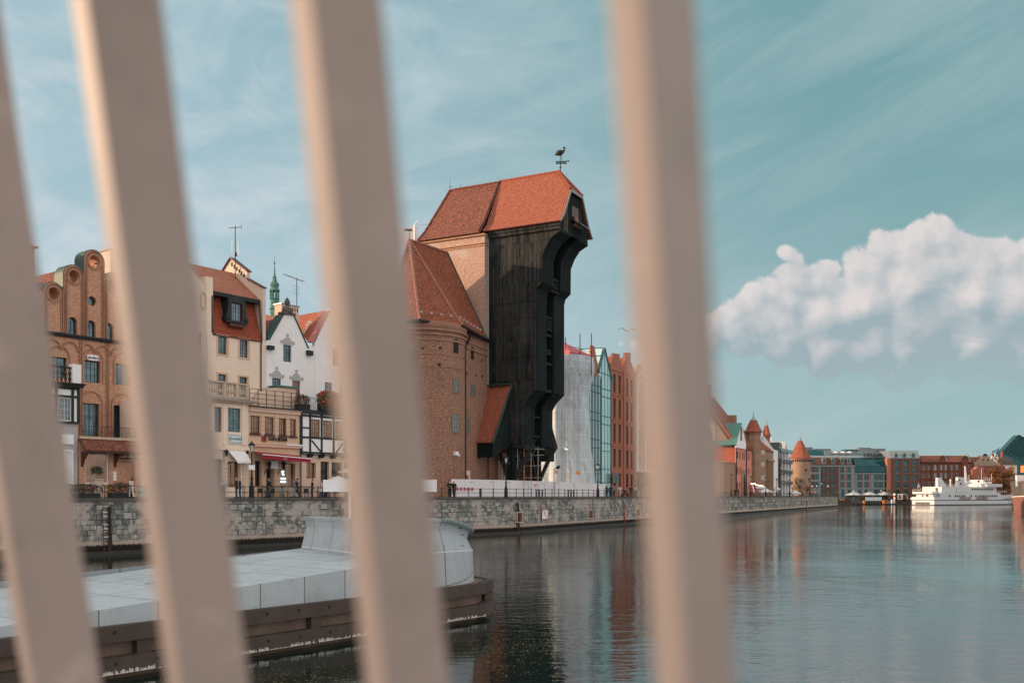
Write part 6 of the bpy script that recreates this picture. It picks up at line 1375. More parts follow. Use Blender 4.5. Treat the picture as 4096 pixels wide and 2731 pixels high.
MB().box(wx(1655), wx(1760), YY + .05, YY + 1.2, wz(990), wz(986)).cyl((wx(1700), YY + .6, wz(1200)), (wx(1700), YY + .6, wz(988)), .12).build('platform', M_zinc, q)
# ---------------------------------------------------------------- wrapped tower
N = thing('wrapped_tower', 'round tower shrouded in pale grey scaffold netting right of the crane', 'tower', (8.37, 165.0, Q))
zt_ = lambda y, Y=160: HC + (HY - y) / F * Y - Q
def fold(an, z): return 1 + .03 * math.sin(an * 13 + 1.1 * math.sin(z * .2)) + .014 * math.sin(an * 31 + z * .25) + .05 * noise.noise((an * 3.1, z * .16, 2.2))
pf = [(5.6, 0), (5.3, 3), (4.8, 6), (4.35, 9), (4.5, 11.5), (4.35, 14), (4.3, 16.5), (4.4, zt_(1560)), (4.5, zt_(1535)), (4.9, zt_(1505)), (5.1, zt_(1488))]
MB().lathe(0, 0, pf, 110, fold=fold).build('netting', M_net, N, smooth=True)
MB().lathe(0, 0, [(5.05, zt_(1489)), (5.25, zt_(1470)), (5.3, zt_(1440)), (5.2, zt_(1418)), (5.0, zt_(1416)), (5.0, zt_(1489))], 24, fold=lambda a, z: 1 + .015 * math.sin(a * 13 + z)).build('upper_netting', M_net, N)
rn_ = mat('red_netting', (.50, .14, .16), .8, vary=.3, nz=1.2)
MB().lathe(0, 0, [(4.6, zt_(1440)), (4.4, zt_(1405)), (3.2, zt_(1388)), (.2, zt_(1350))], 9, fold=lambda a, z: 1 + .12 * math.sin(a * 4 + 1) + .1 * math.sin(a * 7)).build('red_roof_netting', rn_, N)
e_ = MB()
for x, y in ((2320, 1330), (2366, 1328), (2262, 1345)):
    dx = (x - CX) / F; Y = 161.0; e_.cyl((dx * Y - 8.37, Y - 165, zt_(1500)), (dx * Y - 8.37, Y - 165, zt_(y)), .07, n=5)
pp = [((x - CX) / F * 161 - 8.37, -3.5, zt_(y)) for x, y in ((2260, 1380), (2290, 1383), (2320, 1385), (2345, 1400), (2366, 1402))]; e_.tube(pp, .04, 4)
e_.build('scaffold_pole', M_beam, N)
for x, y0, y1 in ((2278, 1480, 1930), (2255, 1500, 1930), (2330, 1490, 1930), (2305, 1490, 1920)):
    an = math.atan2(-1, ((x - CX) / F * 160 - 8.37) / 4.4); r_ = 4.62; MB().tube([(r_ * math.cos(an) * fold(an, z), r_ * math.sin(an) * fold(an, z), z) for z in [zt_(y1) + i * (zt_(y0) - zt_(y1)) / 12 for i in range(13)]], .04, 4).build('tie_rope', mat('pale_rope', (.6, .62, .62), .8), N)
MB().cyl((0.2, -4.9, zt_(1795)), (.6, -5.3, zt_(1798)), .15, n=8).cyl((0, -4.4, zt_(1790)), (.2, -4.9, zt_(1795)), .05, n=4).build('security_camera', M_white, N)

# ================================================================== right of the crane
TD = 9.0
def rows(B, cols, refx, ys, w_, nx=1, nz=4, **k):
    """windows on a grid: cols = photo x of column centres, ys = (top,bottom) read at refx"""
    for y0, y1 in ys:
        z1 = B.L(refx, y0)[1]; z0 = B.L(refx, y1)[1]
        for x in cols:
            c = B.L(x, 1900)[0]; B.win(0, 0, 0, 0, nx, nz, loc=(c - w_ / 2, c + w_ / 2, z0, z1), **k)
# --- narrow brick gable and glass house
B = Bld('narrow_brick_gable', 'narrow red brick gable slice between the netting and the glass house', 'building', FB, 2352, TD)
B.flush([(0, 0), (B.L(2395, 1900)[0], 0)] + B.poly([(2395, 1475), (2388, 1440), (2383, 1415), (2378, 1385), (2368, 1380), (2366, 1430), (2353, 1540)]), M_brW, name='front_wall')
B.body(0, B.L(2394, 1900)[0], B.L(2370, 1500)[1], 12, M_brW)
h = MB()
for y in (1590, 1660, 1720, 1790, 1850, 1910): a, b, c, d = B.rect(2353, 2358, y + 22, y - 22); h.box(a, b, -.02, .2, min(c, d), max(c, d))
B.part('slit_window', h, M_int)
G = Bld('glass_gabled_house', 'pale mirrored glass house with pointed glass gable and boxed glass bay', 'building', FB, 2394, TD - .2)
P_ = G.L; xr = P_(2443, 1900)[0]; sh = [(0, 0), (xr, 0), P_(2443, 1503), P_(2419, 1392), (0, P_(2394, 1500)[1])]
G.part('glass_front', MB().prism(sh, 0, .25), M_glassT)
gm_ = MB(); ztop = P_(2419, 1392)[1]; ze_ = P_(2443, 1503)[1]
for i in range(1, 4):
    q = xr * i / 4; zz_ = ze_ + (ztop - ze_) * (1 - abs(q - xr / 2) / (xr / 2)); gm_.box(q - .035, q + .035, -.06, .01, 0, zz_)
for y in (1503, 1563, 1594, 1670, 1702, 1775, 1806, 1876, 1930): z_ = P_(2443, y)[1]; gm_.box(0, xr, -.1, .008, z_ - .05, z_ + .05)
G.part('mullion', gm_, mat('teal_steel', (.03, .12, .13), .4, .4))
tg = mat('teal_steel')
eg = MB().cyl((xr, -.05, 0), (xr, -.05, ze_), .13, n=5).cyl((xr, -.05, ze_), (xr / 2, -.05, ztop), .16, n=5).cyl((0, -.05, ze_), (xr / 2, -.05, ztop), .16, n=5).box(xr - .1, xr + .35, -.3, .2, P_(2443, 1520)[1], ze_)
G.part('edge_frame', eg, tg)
G.part('glass_roof', MB().add([(0, .26, ze_), (xr / 2, .26, ztop), (xr / 2, 9, ztop), (0, 9, ze_)], [(0, 1, 2, 3)]).add([(xr, .26, ze_), (xr / 2, .26, ztop), (xr / 2, 9, ztop), (xr, 9, ze_)], [(0, 1, 2, 3)]), M_glassT)
e_ = MB()
for i in range(5): y_ = .3 + i * 2.1; e_.cyl((0, y_, ze_ + .1), (xr / 2, y_, ztop + .1), .08, n=4)
for i in range(4): f_ = i / 3; e_.cyl((xr / 2 * f_, .3, ze_ + (ztop - ze_) * f_ + .1), (xr / 2 * f_, 9, ze_ + (ztop - ze_) * f_ + .1), .08, n=4)
G.part('roof_bars', e_, tg)
G.body(0, xr, ze_, 9, M_glassT, .26)
# glass bay: faces the river and the camera side
GB = Bld('glass_bay_annex', 'projecting glass box annex reflecting warm brick, left of the glass gable', 'building', FB, 2356, TD - 2.6)
P_ = GB.L; xr = P_(2403, 1900)[0]; zt = P_(2380, 1505)[1]
GB.part('glass_box', MB().box(0, xr, 0, 2.3, 0, zt), mat('copper_tint_glass', (.42, .46, .44), .05, .8, vary=.2, nz=.25))
e_ = MB()
for i in range(5): q = xr * i / 4; e_.cyl((q, -.05, 0), (q, -.05, zt), .07, n=4)
for i in range(3): e_.cyl((-.05, .3 + i, 0), (-.05, .3 + i, zt), .06, n=4)
for y in (1500, 1540, 1567, 1648, 1680, 1757, 1790, 1860, 1893, 1925): z_ = P_(2380, y)[1]; e_.box(-.09, xr + .05, -.1, .004, z_ - .07, z_ + .07).box(-.12, .0, -.1, 2.3, z_ - .065, z_ + .065)
GB.part('mullion', e_, tg)
# --- the pair of red warehouses
B = Bld('red_brick_warehouse', 'red brick warehouse pair with stepped gables and tall narrow windows', 'building', FB, 2443, TD)
P_ = B.L; xr = P_(2541, 1900)[0]
for grp in ((1497, 1569), (1594, 1672), (1694, 1768), (1795, 1866), (1892, 1946)): rows(B, (2458, 2479, 2509, 2527), 2460, (grp,), 1.35, 2, 4, fm=M_frame, gm=M_glassD, rec=.12)
zz = [w_['r'] for w_ in B.wl]
B.flush([(0, 0), (xr, 0)] + B.poly([(2541, 1487), (2535, 1484), (2535, 1468), (2529, 1465), (2529, 1452), (2523, 1450), (2523, 1410), (2501, 1410), (2501, 1446), (2494, 1444), (2494, 1462), (2486, 1460), (2486, 1441), (2479, 1439), (2479, 1416), (2452, 1412), (2452, 1432), (2447, 1430), (2447, 1450), (2443, 1449)]), M_brW, name='front_wall')
lt = MB()
for a, b, c, d in zz: lt.box(a - .12, b + .12, -.1, .02, d, d + .22).box(a - .1, b + .1, -.16, .4, c - .12, c - .004)
B.part('lintel', lt, M_brW)
st_ = MB(); q = P_(2494, 1900)[0]; st_.box(q - .35, q + .35, -.25, .01, 0, P_(2494, 1462)[1] - 1)
for y in (1480, 1580, 1682, 1782): z_ = P_(2460, y)[1]; st_.box(0, xr, -.12, .012, z_ - .1, z_ + .1)
B.part('pilaster', st_, M_brW)
B.body(0, xr, P_(2500, 1480)[1], 14, M_brW)
xm = P_(2490, 1900)[0]; B.groof(0, xm, P_(2460, 1478)[1], xm / 2, P_(2462, 1425)[1], .5, 14, M_tO, over=.05); B.groof(xm, xr, P_(2520, 1490)[1], (xm + xr) / 2, P_(2512, 1430)[1], .5, 14, M_tO, over=.05)
sg, r_ = plate('harbour_museum_sign', 'grey rectangular sign with a dark ship emblem on the red brick wall', 'sign', FB, TD - .9, 2452, 2476, 1893, 1931, mat('sign_grey', (.12, .15, .15), .6))
a, b, c, d = r_; mx = (a + b) / 2; sg.part('ship_emblem', MB().add([(mx - .45, -.02, d - .75), (mx + .5, -.02, d - .62), (mx + .25, -.02, d - .95), (mx - .3, -.02, d - .95), (mx - .3, -.02, d - .66), (mx - .25, -.02, d - .25), (mx + .1, -.02, d - .15), (mx + .2, -.02, d - .6)], [(0, 1, 2, 3), (4, 7, 6, 5)]), mat('navy', (.01, .015, .06), .5))
for i in range(4): sg.part('text_line', MB().box(mx - .42, mx + .42, -.02, .0, d - 1.25 - i * .22, d - 1.14 - i * .22), mat('navy'))
# --- brown rounded gable house
B = Bld('rounded_gable_house', 'grey brown house with rounded gable and long arched window bands', 'building', FB, 2541, TD - .3)
P_ = B.L; xr = P_(2640, 1900)[0]
for grp in ((1565, 1620), (1640, 1688), (1720, 1790), (1820, 1855), (1900, 1940)): rows(B, (2557, 2567, 2578), 2557, (grp,), .95, 2, 3, fm=M_frameW, gm=M_glass, rec=.07, bw=.05)
rows(B, (2612, 2628), 2612, ((1620, 1680), (1720, 1780), (1820, 1870), (1905, 1945)), 1.2, 2, 3, rec=.1)
B.flush([(0, 0), (xr, 0), (xr, P_(2640, 1580)[1])] + B.poly([(2612, 1545), (2600, 1532), (2590, 1512), (2584, 1508), (2576, 1505), (2574, 1480), (2570, 1464), (2563, 1457), (2555, 1457), (2549, 1464), (2546, 1480), (2544, 1505)]) + [(0, P_(2541, 1510)[1])], plaster('plaster_mushroom', (.36, .27, .22), .25), name='front_wall')
mo = MB(); a_, b_ = P_(2549, 1900)[0], P_(2583, 1900)[0]
for e, y in ((0, 1540), (.5, 1570)):
    z_ = P_(2560, y)[1]; mo.prism([(a_ + e - .12, P_(2557, 1880)[1])] + arc((a_ + b_) / 2, z_, (b_ - a_) / 2 - e + .12, 180, 0, 14, 2.6) + [(b_ - e + .12, P_(2557, 1880)[1]), (b_ - e, P_(2557, 1880)[1])] + arc((a_ + b_) / 2, z_, (b_ - a_) / 2 - e, 0, 180, 14, 2.45) + [(a_ + e, P_(2557, 1880)[1])], -.15, .01)
B.part('arched_moulding', mo, M_plW)
B.body(0, xr, P_(2600, 1545)[1], 12, MATS['plaster_mushroom'])
B.part('canopy', MB().box(P_(2545, 1883)[0], P_(2600, 1883)[0], -2.2, 0, P_(2560, 1888)[1], P_(2560, 1882)[1]), M_white)
B.part('balcony_cage', MB().box(P_(2545, 1900)[0], P_(2592, 1900)[0], -1.8, -1.7, P_(2560, 1945)[1], P_(2560, 1910)[1]), M_gutter)
# --- infill behind the fourth slat (still mirrored in the river)
for x0, x1, yt, m, lb, tm in ((2642, 2700, 1600, M_plC, 'cream gabled house just left of the fourth slat', M_tB), (2702, 2765, 1640, M_brY, 'ochre brick gabled house behind the fourth slat', M_tB), (2767, 2850, 1690, M_plS, 'salmon gabled house right behind the fourth slat', M_tR)):
    B = Bld('gabled_house', lb, 'building', FB, x0, TD, group='river houses behind the fourth slat'); P_ = B.L; xr = P_(x1, 1900)[0]; zt = P_((x0 + x1) / 2, yt + 30)[1]
    for k_ in range(4): rows(B, [x0 + (x1 - x0) * f_ for f_ in (.2, .5, .8)], (x0 + x1) / 2, ((yt + 50 + k_ * (1950 - yt - 50) / 4, yt + 50 + (k_ + .65) * (1950 - yt - 50) / 4),), 1.2, 2, 3, rec=.1)
    B.flush([(0, 0), (xr, 0), (xr, zt), (xr / 2, P_((x0 + x1) / 2, yt - 30)[1]), (0, zt)], m, name='front_wall'); B.body(0, xr, zt, 12, m); B.groof(0, xr, zt, xr / 2, P_((x0 + x1) / 2, yt - 30)[1] - .2, .5, 12, tm)
# --- pink building with brick side
a0 = FB.hit(2943, HY, TD)[0]
B = Bld('pink_house', 'pink river house with white triangular gable, brick side buttress and old tiled roof', 'building', FB, 2943, TD)
P_ = B.L; xr = P_(3006, 1900)[0]
zt = P_(2943, 1790)[1]
rows(B, (2950, 2960), 2950, ((1805, 1834), (1867, 1896), (1928, 1957)), 1.35, 2, 3, gm=M_glassD, fm=M_frameR, rec=.08); rows(B, (2971, 2977, 2988, 2996), 2950, ((1805, 1834),), 1.2, 1, 3, gm=M_glassD, fm=M_frameR, rec=.08); rows(B, (2987, 2996), 2950, ((1867, 1896), (1928, 1957)), 1.3, 2, 3, gm=M_glassD, fm=M_frameR, rec=.08)
B.flush([(0, 0), (xr, 0), (xr, zt), (0, zt)], M_plP, name='front_wall')
B.part('gothic_portal', MB().prism([P_(2965, 1985), P_(2980, 1985), P_(2980, 1880), P_(2965, 1878)], -.25, .02), M_brY)
B.part('portal_opening', MB().prism([P_(2971, 1985), P_(2979, 1985), P_(2979, 1930), P_(2976, 1900), P_(2974, 1895), P_(2971, 1920)], -.27, -.24), M_int)
B.part('downpipe', MB().cyl((.05, -.15, 0), (.05, -.15, zt + 1), .16, n=6).cyl((P_(2984, 1900)[0], -.15, 0), (P_(2984, 1900)[0], -.15, zt), .14, n=6), M_gutter)
B.part('eaves_band', MB().box(P_(2980, 1900)[0], xr, -.5, .4, zt + .01, zt + .9), M_tB)
gx0, gx1, gxp = P_(2925, 1772)[0], P_(2979, 1782)[0], P_(2960, 1692)[0]; gx0 = P_(2941, 1772)[0]; zg0 = zt + .02; zpk = P_(2959, 1692)[1]
B.wl = []; B.win(0, 0, 0, 0, 3, 1, arch=1, loc=((gx0 + gx1) / 2 - 1.6, (gx0 + gx1) / 2 + 1.6, zg0 + 2.2, zg0 + 6.4), rec=.3, gm=M_glassD)
B.flush([(gx0, zg0), (gx1, zg0), (gx1, zg0 + 1.1), (gx1 + .5, zg0 + 1.1), ((gx0 + gx1) / 2, zpk), (gx0 - .5, zg0 + 1.1), (gx0, zg0 + 1.1)], M_plW, y0=-.4, thick=.6, name='white_gable')
B.part('green_gable_roof', MB().add([(gx0 - .8, -.45, zg0 + .9), ((gx0 + gx1) / 2, -.45, zpk + .15), ((gx0 + gx1) / 2, 6.5, zpk + .15), (gx0 - .8, 6.5, zg0 + .9), (gx0 - .8, -.45, zg0 + .7), ((gx0 + gx1) / 2, -.45, zpk - .05), ((gx0 + gx1) / 2, 6.5, zpk - .05), (gx0 - .8, 6.5, zg0 + .7)], [(0, 1, 2, 3), (4, 5, 6, 7), (0, 1, 5, 4), (1, 2, 6, 5), (2, 3, 7, 6), (3, 0, 4, 7)]).add([(gx1 + .8, -.45, zg0 + .9), ((gx0 + gx1) / 2, -.45, zpk + .15), ((gx0 + gx1) / 2, 6.5, zpk + .15), (gx1 + .8, 6.5, zg0 + .9)], [(0, 1, 2, 3)]), M_copper)
B.body(0, xr, zt, 22, M_brY)
Dp = 22; zr_ = zt + 16
B.part('side_wall', MB().prismx([(.5, zt), (Dp, zt), (Dp, zt + 1), (Dp * .52 + .5, zr_)], -.02, .3), M_brY)
B.part('main_roof', MB().prismx([(-.3, zt + 1.0), (Dp + .5, zt + 1.0), (Dp * .52, zr_ + .6)], .31, xr + .2), M_tR)
B.part('red_side_render', MB().box(-.1, -.025, .5, 12, zt - 4.6, zt + .2), mat('red_render', (.42, .10, .05), .85, vary=.2))
B.part('corner_tower', MB().lathe(-1.2, 3.4, [(3.3, 0), (3.3, zt - 4.4), (3.5, zt - 4.3), (.2, zt - 3.6)], 20), M_brY)
a, b, c, d = 0, 0, 0, 0; B.part('blind_arch', MB().prismx([(6, zt + 1), (9, zt + 1), (9, zt + 6.0), (8.3, zt + 7.2), (7.5, zt + 7.6), (6.7, zt + 7.2), (6, zt + 6)], -.08, -.025), M_plB)
B.part('chimney', MB().box(2.0, 5.4, 8.5, 12.5, zr_ - 9, zr_ + 2.0).box(1.8, 5.6, 8.3, 12.7, zr_ + 2.01, zr_ + 2.5), M_brY)
# --- twin turret brick house
B = Bld('twin_turret_house', 'brown brick museum house with two slim turrets under red pyramid roofs', 'building', FB, 3010, TD)
P_ = B.L
def turret(xc, xw, ye, yp, ysp, tt):
    aa, zE_ = FB.hit(xc, ye, tt); s_ = 1 / (F / (FB.W(aa, tt)[1])); rr = xw / 2 * s_ * 1.08; c_ = aa - B.a; yy = tt - B.t + rr; z_e = zE_ - B.z; zp_ = FB.hit(xc, yp, tt)[1] - B.z; zs = FB.hit(xc, ysp, tt)[1] - B.z
    B.part('turret_wall', MB().lathe(c_, yy, [(rr, 0), (rr, z_e)], 8, a0=22.5, a1=382.5), M_brY)
    B.part('turret_band', MB().lathe(c_, yy, [(rr * 1.0, z_e - 1.1), (rr * 1.1, z_e - .9), (rr * 1.16, z_e - .05)], 8, a0=22.5, a1=382.5), M_brT)
    h_ = zp_ - z_e; B.part('turret_roof', MB().lathe(c_, yy, [(rr * 1.38, z_e - .1), (rr * 1.05, z_e + h_ * .18), (rr * .48, z_e + h_ * .78)], 8, a0=22.5, a1=382.5), M_tO)
    B.part('turret_finial', MB().lathe(c_, yy, [(rr * .52, z_e + h_ * .77), (rr * .2, z_e + h_ * .93), (.14, zp_ + .4), (.06, zs)], 8, a0=22.5, a1=382.5), M_zinc)
    for y in (1755, 1808, 1856, 1910):
        aw, zw = FB.hit(xc + xw * .27, y, tt); w2 = MB().box(aw - B.a - .22, aw - B.a + .22, yy - rr - .06, yy - rr * .6, zw - B.z - .7, zw - B.z + .7); B.part('slit_window', w2, M_frameW)
turret(3042, 52, 1725, 1667, 1646, TD - 2); turret(3080, 26, 1741, 1690, 1671, TD + 1.5)
xr = P_(3094, 1900)[0]; zb_ = P_(3030, 1768)[1]; B.part('main_wall', MB().box(P_(3008, 1900)[0], xr, .2, 16, 0, zb_ - 2), M_brY)
B.part('stepped_gable', MB().prismx([(0, zb_ - 2), (16, zb_ - 2), (16, zb_ + 1), (12, zb_ + 4), (12, zb_ + 8), (5, zb_ + 8), (5, zb_ + 4), (2, zb_ + 1)], P_(3008, 1900)[0], P_(3010, 1900)[0] + 1), M_brY)
B.part('main_roof', MB().prismx([(-.2, zb_ - 2), (16, zb_ - 2), (8, zb_ + 5)], P_(3014, 1900)[0] + 1, xr), M_tR)
st_ = MB()
for i in range(7): q = P_(3068 + i * 3.6, 1900)[0]; st_.box(q - .25, q + .25, -.35, .21, 0, P_(3080, 1845)[1])
st_.box(P_(3066, 1900)[0], xr, -.5, .2, P_(3080, 1845)[1], P_(3080, 1838)[1]); B.part('buttress_strip', st_, M_brY)
# --- modern white and glass house
B = Bld('modern_gabled_house', 'modern white gabled house row with glass balconies left of the round tower', 'building', FB, 3095, TD)
P_ = B.L; xr = P_(3160, 1900)[0]; zt = P_(3105, 1800)[1]
B.part('white_side', MB().prismx([(0, 0), (12, 0), (12, zt), (7, zt + 10), (0, zt)], -.3, 0), M_white)
B.part('front_wall', MB().box(0, P_(3118, 1900)[0], 0, 12, 0, zt), M_white)
xs_ = [3112, 3124, 3136, 3148, 3160]
for i in range(4):
    a_, b_ = P_(xs_[i], 1900)[0], P_(xs_[i + 1], 1900)[0]; yt = (1768, 1772, 1765, 1790)[i]; z_ = P_((xs_[i] + xs_[i + 1]) / 2, yt)[1]
    B.part('gable_bay', MB().prism([(a_ + .1, 0), (b_ - .1, 0), (b_ - .1, z_ - 4), ((a_ + b_) / 2, z_), (a_ + .1, z_ - 4)], .3 if i % 2 else -.2, 10), M_glassD if i < 2 else M_plG)
    B.part('white_frame', MB().box(b_ - .5, b_ + .3, -.5, .4, 0, z_ - 3.5), M_white)
    bl = MB()
    for y in (1808, 1850, 1892, 1935): zz_ = P_(3130, y)[1]; bl.box(a_ + .3, b_ - .6, -1.1, .25, zz_ - .12, zz_ + .12).box(a_ + .3, b_ - .6, -1.1, -1.04, zz_ + .12, zz_ + 1.1)
    B.part('balcony', bl, mat('teal_glass_rail', (.10, .2, .2), .2, .5))
# --- round tower with cone roof
p = FB.W(312, 9); YT = 436.; XT = (3200 - CX) / F * YT
o = thing('cone_roofed_tower', 'brick round tower with tall orange cone roof and needle at the quay end', 'tower', (XT, YT, Q)); s_ = YT / F; zz = lambda y: HC + (HY - y) / F * (YT - 4.3) - Q
tw = MB().lathe(0, 0, [(41.5 * s_, 0), (40.8 * s_, zz(1840))], 32).build('tower_wall', M_brY, o)
MB().lathe(0, 0, [(41 * s_, zz(1842)), (42.3 * s_, zz(1838)), (42.3 * s_, zz(1832))], 32).build('corbel_band', M_brT, o)
MB().lathe(0, 0, [(46 * s_, zz(1832)), (38 * s_, zz(1820)), (18 * s_, zz(1778)), (9 * s_, zz(1760))], 12).build('roof', M_tO, o)
MB().lathe(0, 0, [(9.5 * s_, zz(1761)), (4 * s_, zz(1752)), (.12, zz(1744)), (.07, zz(1718))], 12).build('finial', M_zinc, o)
h = MB()
for i in range(14): a_ = R(190 + i * 12.5); h.box(-.01, .01, 0, 0.01, 0, .01); h.cyl((42.0 * s_ * math.cos(a_), 42.0 * s_ * math.sin(a_), zz(1845)), (42.4 * s_ * math.cos(a_), 42.4 * s_ * math.sin(a_), zz(1838)), .22, n=4)
for x, y in ((3212, 1879), (3228, 1916)): q = (x - 3200) * s_; yy = -math.sqrt((41.3 * s_) ** 2 - q * q); h.cyl((q, yy - .05, zz(y) - .5), (q, yy - .05, zz(y) + .5), .35, n=6)
h.build('arrow_slit', M_int, o)
# ================================================================== far quay
YH = 525.
SH = F / YH; zH = lambda y, Y=YH: HC + (HY - y) / F * Y - 2.55
B = Bld('riverside_hotel', 'long hotel of mixed brick and pale stone bays with teal glass roofs and roof terrace', 'hotel', FH, 3240, 0, 2.55)
P_ = B.L
def bay(x0, x1, yt, m, cols, rws, w_, nm='brick_bay', y0=0.0, fm=M_frame, gm=M_glassQ, **k):
    a_, b_ = P_(x0, 1900)[0], P_(x1, 1900)[0]; B.wl = []
    for ya, yb in rws:
        for x in cols: c = P_(x, 1900)[0]; B.win(0, 0, 0, 0, 2, 1, loc=(c - w_ / 2, c + w_ / 2, P_(x, yb)[1], P_(x, ya)[1]), fm=fm, gm=gm, rec=.35, **k)
    B.flush([(a_ + .03, 0), (b_ - .03, 0), (b_ - .03, P_(x0, yt)[1]), (a_ + .03, P_(x0, yt)[1])], m, y0=y0, name=nm)
M_bay = plaster('hotel_stone', (.20, .235, .235), .3)
bay(3241, 3284, 1859, M_bay, (3249, 3267), ((1866, 1887), (1896, 1917), (1926, 1950)), 1.9, 'stone_bay')
bay(3287, 3352, 1855, M_brH, (3298, 3316, 3334), ((1866, 1889), (1896, 1919), (1926, 1948), (1956, 1985)), 1.55)
bay(3354, 3420, 1859, M_bay, (3371, 3397), ((1867, 1890), (1897, 1920), (1927, 1950), (1957, 1985)), 1.8, 'stone_bay')
bay(3421, 3480, 1890, M_bay, (3439, 3464), ((1897, 1920), (1927, 1950), (1957, 1985)), 1.9, 'stone_bay')
bay(3482, 3558, 1890, M_bay, (3504, 3522, 3546), ((1897, 1920), (1927, 1950), (1957, 1985)), 2.6, 'stone_bay')
bay(3559, 3676, 1832, M_brH, (3585, 3619, 3655), ((1841, 1862), (1870, 1892), (1900, 1922), (1930, 1951), (1959, 1985)), 2.35, y0=-1.5, sill=True)
B.part('brick_side', MB().box(P_(3545, 1900)[0] - .0, P_(3559, 1900)[0], -1.4, 3, 0, P_(3559, 1832)[1]), M_brW)
pn = MB()
for x, ys in ((3257, ((1866, 1887), (1896, 1917), (1926, 1950))), (3361, ((1867, 1890), (1897, 1920), (1927, 1950))), (3387, ((1867, 1890), (1897, 1920), (1927, 1950))), (3430, ((1897, 1920), (1927, 1950))), (3449, ((1897, 1920), (1927, 1950))), (3474, ((1897, 1920), (1927, 1950)))):
    for ya, yb in ys: c = P_(x, 1900)[0]; pn.box(c - .28, c + .28, -.05, .02, P_(x, yb)[1], P_(x, ya)[1])
B.part('red_shutter', pn, mat('shutter_red', (.20, .03, .035), .6))
bd_ = MB()
for y in (1893, 1923, 1953): bd_.box(P_(3354, 1900)[0], P_(3558, 1900)[0], -.25, .01, P_(3400, y)[1] - .25, P_(3400, y)[1] + .3)
bd_.box(P_(3241, 1900)[0], P_(3420, 1900)[0], -.2, .015, P_(3400, 1866)[1], P_(3400, 1860)[1]); B.part('floor_band', bd_, M_bay)
z5 = P_(3300, 1857)[1]; z6 = P_(3300, 1828)[1]
B.part('tiled_roof', MB().prismx([(-.3, z5), (4.2, z5), (4.2, z6), (2.6, z6)], P_(3241, 1900)[0], P_(3412, 1900)[0]), tiles('tile_hotel', (.17, .06, .045), (.22, .08, .06), am=.1))
dm = MB()
for x in (3297, 3333, 3370, 3395): c = P_(x, 1900)[0]; dm.box(c - .95, c + .95, -.1, 3, z5 + .3, z5 + 3.4)
B.part('dormer', dm, M_zinc)
dm = MB()
for x in (3297, 3333, 3370, 3395, 3251, 3261): c = P_(x, 1900)[0]; dm.box(c - .65, c + .65, -.16, -.1, z5 + .7, z5 + 3.0)
B.part('dormer_glass', dm, M_glassQ)
zg1, zg2, zg3 = P_(3500, 1888)[1], P_(3500, 1864)[1], P_(3500, 1832)[1]
B.part('glass_roof', MB().prismx([(-.2, zg1), (-.2, zg2), (3.2, zg3), (6, zg3), (6, zg1)], P_(3421, 1900)[0], P_(3558, 1900)[0]), M_glassH)
e_ = MB()
for i in range(16): q = P_(3421 + i * 9.1, 1900)[0]; e_.cyl((q, -.24, zg1), (q, -.24, zg2), .08, n=4).cyl((q, -.24, zg2), (q, 3.2, zg3), .08, n=4)
for zz_, yy in ((zg1, -.24), (zg2, -.24), (zg3, 3.2)): e_.cyl((P_(3421, 1)[0], yy, zz_), (P_(3558, 1)[0], yy, zz_), .12, n=4)
B.part('roof_bars', e_, M_gutter)
up = MB(); zu = P_(3400, 1830)[1]
B.part('terrace_storey', MB().box(P_(3240, 1)[0], P_(3560, 1)[0], 5.5, 16, 0, zu + .2), M_bay)
B.part('upper_glass', MB().prismx([(8, zu + .21), (8, zu + .5), (10.5, P_(3300, 1796)[1]), (16, P_(3300, 1796)[1]), (16, zu + .21)], P_(3222, 1)[0], P_(3318, 1)[0]).prismx([(8, zu + .21), (8, zu + .5), (10.5, P_(3300, 1793)[1]), (16, P_(3300, 1793)[1]), (16, zu + .21)], P_(3405, 1)[0], P_(3468, 1)[0]), M_glassH)
B.part('plant_room', MB().box(P_(3224, 1)[0], P_(3279, 1)[0], 12, 20, zu, P_(3300, 1784)[1]).box(P_(3295, 1)[0], P_(3353, 1)[0], 12, 20, zu, P_(3300, 1790)[1]).box(P_(3460, 1)[0], P_(3512, 1)[0], 10, 20, zu, P_(3300, 1786)[1]).box(P_(3512, 1)[0], P_(3576, 1)[0], 12, 20, zu, P_(3300, 1789)[1]), M_bay)
B.part('plant_screen', MB().box(P_(3318, 1)[0], P_(3545, 1)[0], 8.6, 15, zu + .2, P_(3300, 1801)[1]), M_zinc)
B.part('zinc_mansard', MB().prismx([(-1.6, P_(3600, 1832)[1]), (6, P_(3600, 1832)[1]), (6, P_(3600, 1801)[1]), (.8, P_(3600, 1801)[1])], P_(3562, 1)[0], P_(3655, 1)[0]).prismx([(-1.6, P_(3600, 1832)[1]), (6, P_(3600, 1832)[1]), (.8, P_(3600, 1801)[1])], P_(3655, 1)[0], P_(3674, 1)[0]), M_zinc)
B.part('zinc_slope', MB().add([(P_(3520, 1)[0], 1, P_(3520, 1803)[1]), (P_(3562, 1)[0], 1, P_(3520, 1803)[1]), (P_(3559, 1)[0], -1.4, P_(3520, 1832)[1]), (P_(3540, 1)[0], -1.4, P_(3520, 1832)[1])], [(0, 1, 2, 3)]), mat('light_zinc', (.34, .35, .33), .5, .3))
dm = MB(); dg = MB()
for x in (3580, 3614, 3649): c = P_(x, 1)[0]; dm.box(c - 1.0, c + .9, -1.4, 2, P_(x, 1830)[1], P_(x, 1812)[1]); dg.box(c - .6, c + .7, -1.46, -1.4, P_(x, 1829)[1], P_(x, 1814)[1])
B.part('mansard_dormer', dm, M_zinc); B.part('mansard_window', dg, M_glassQ)
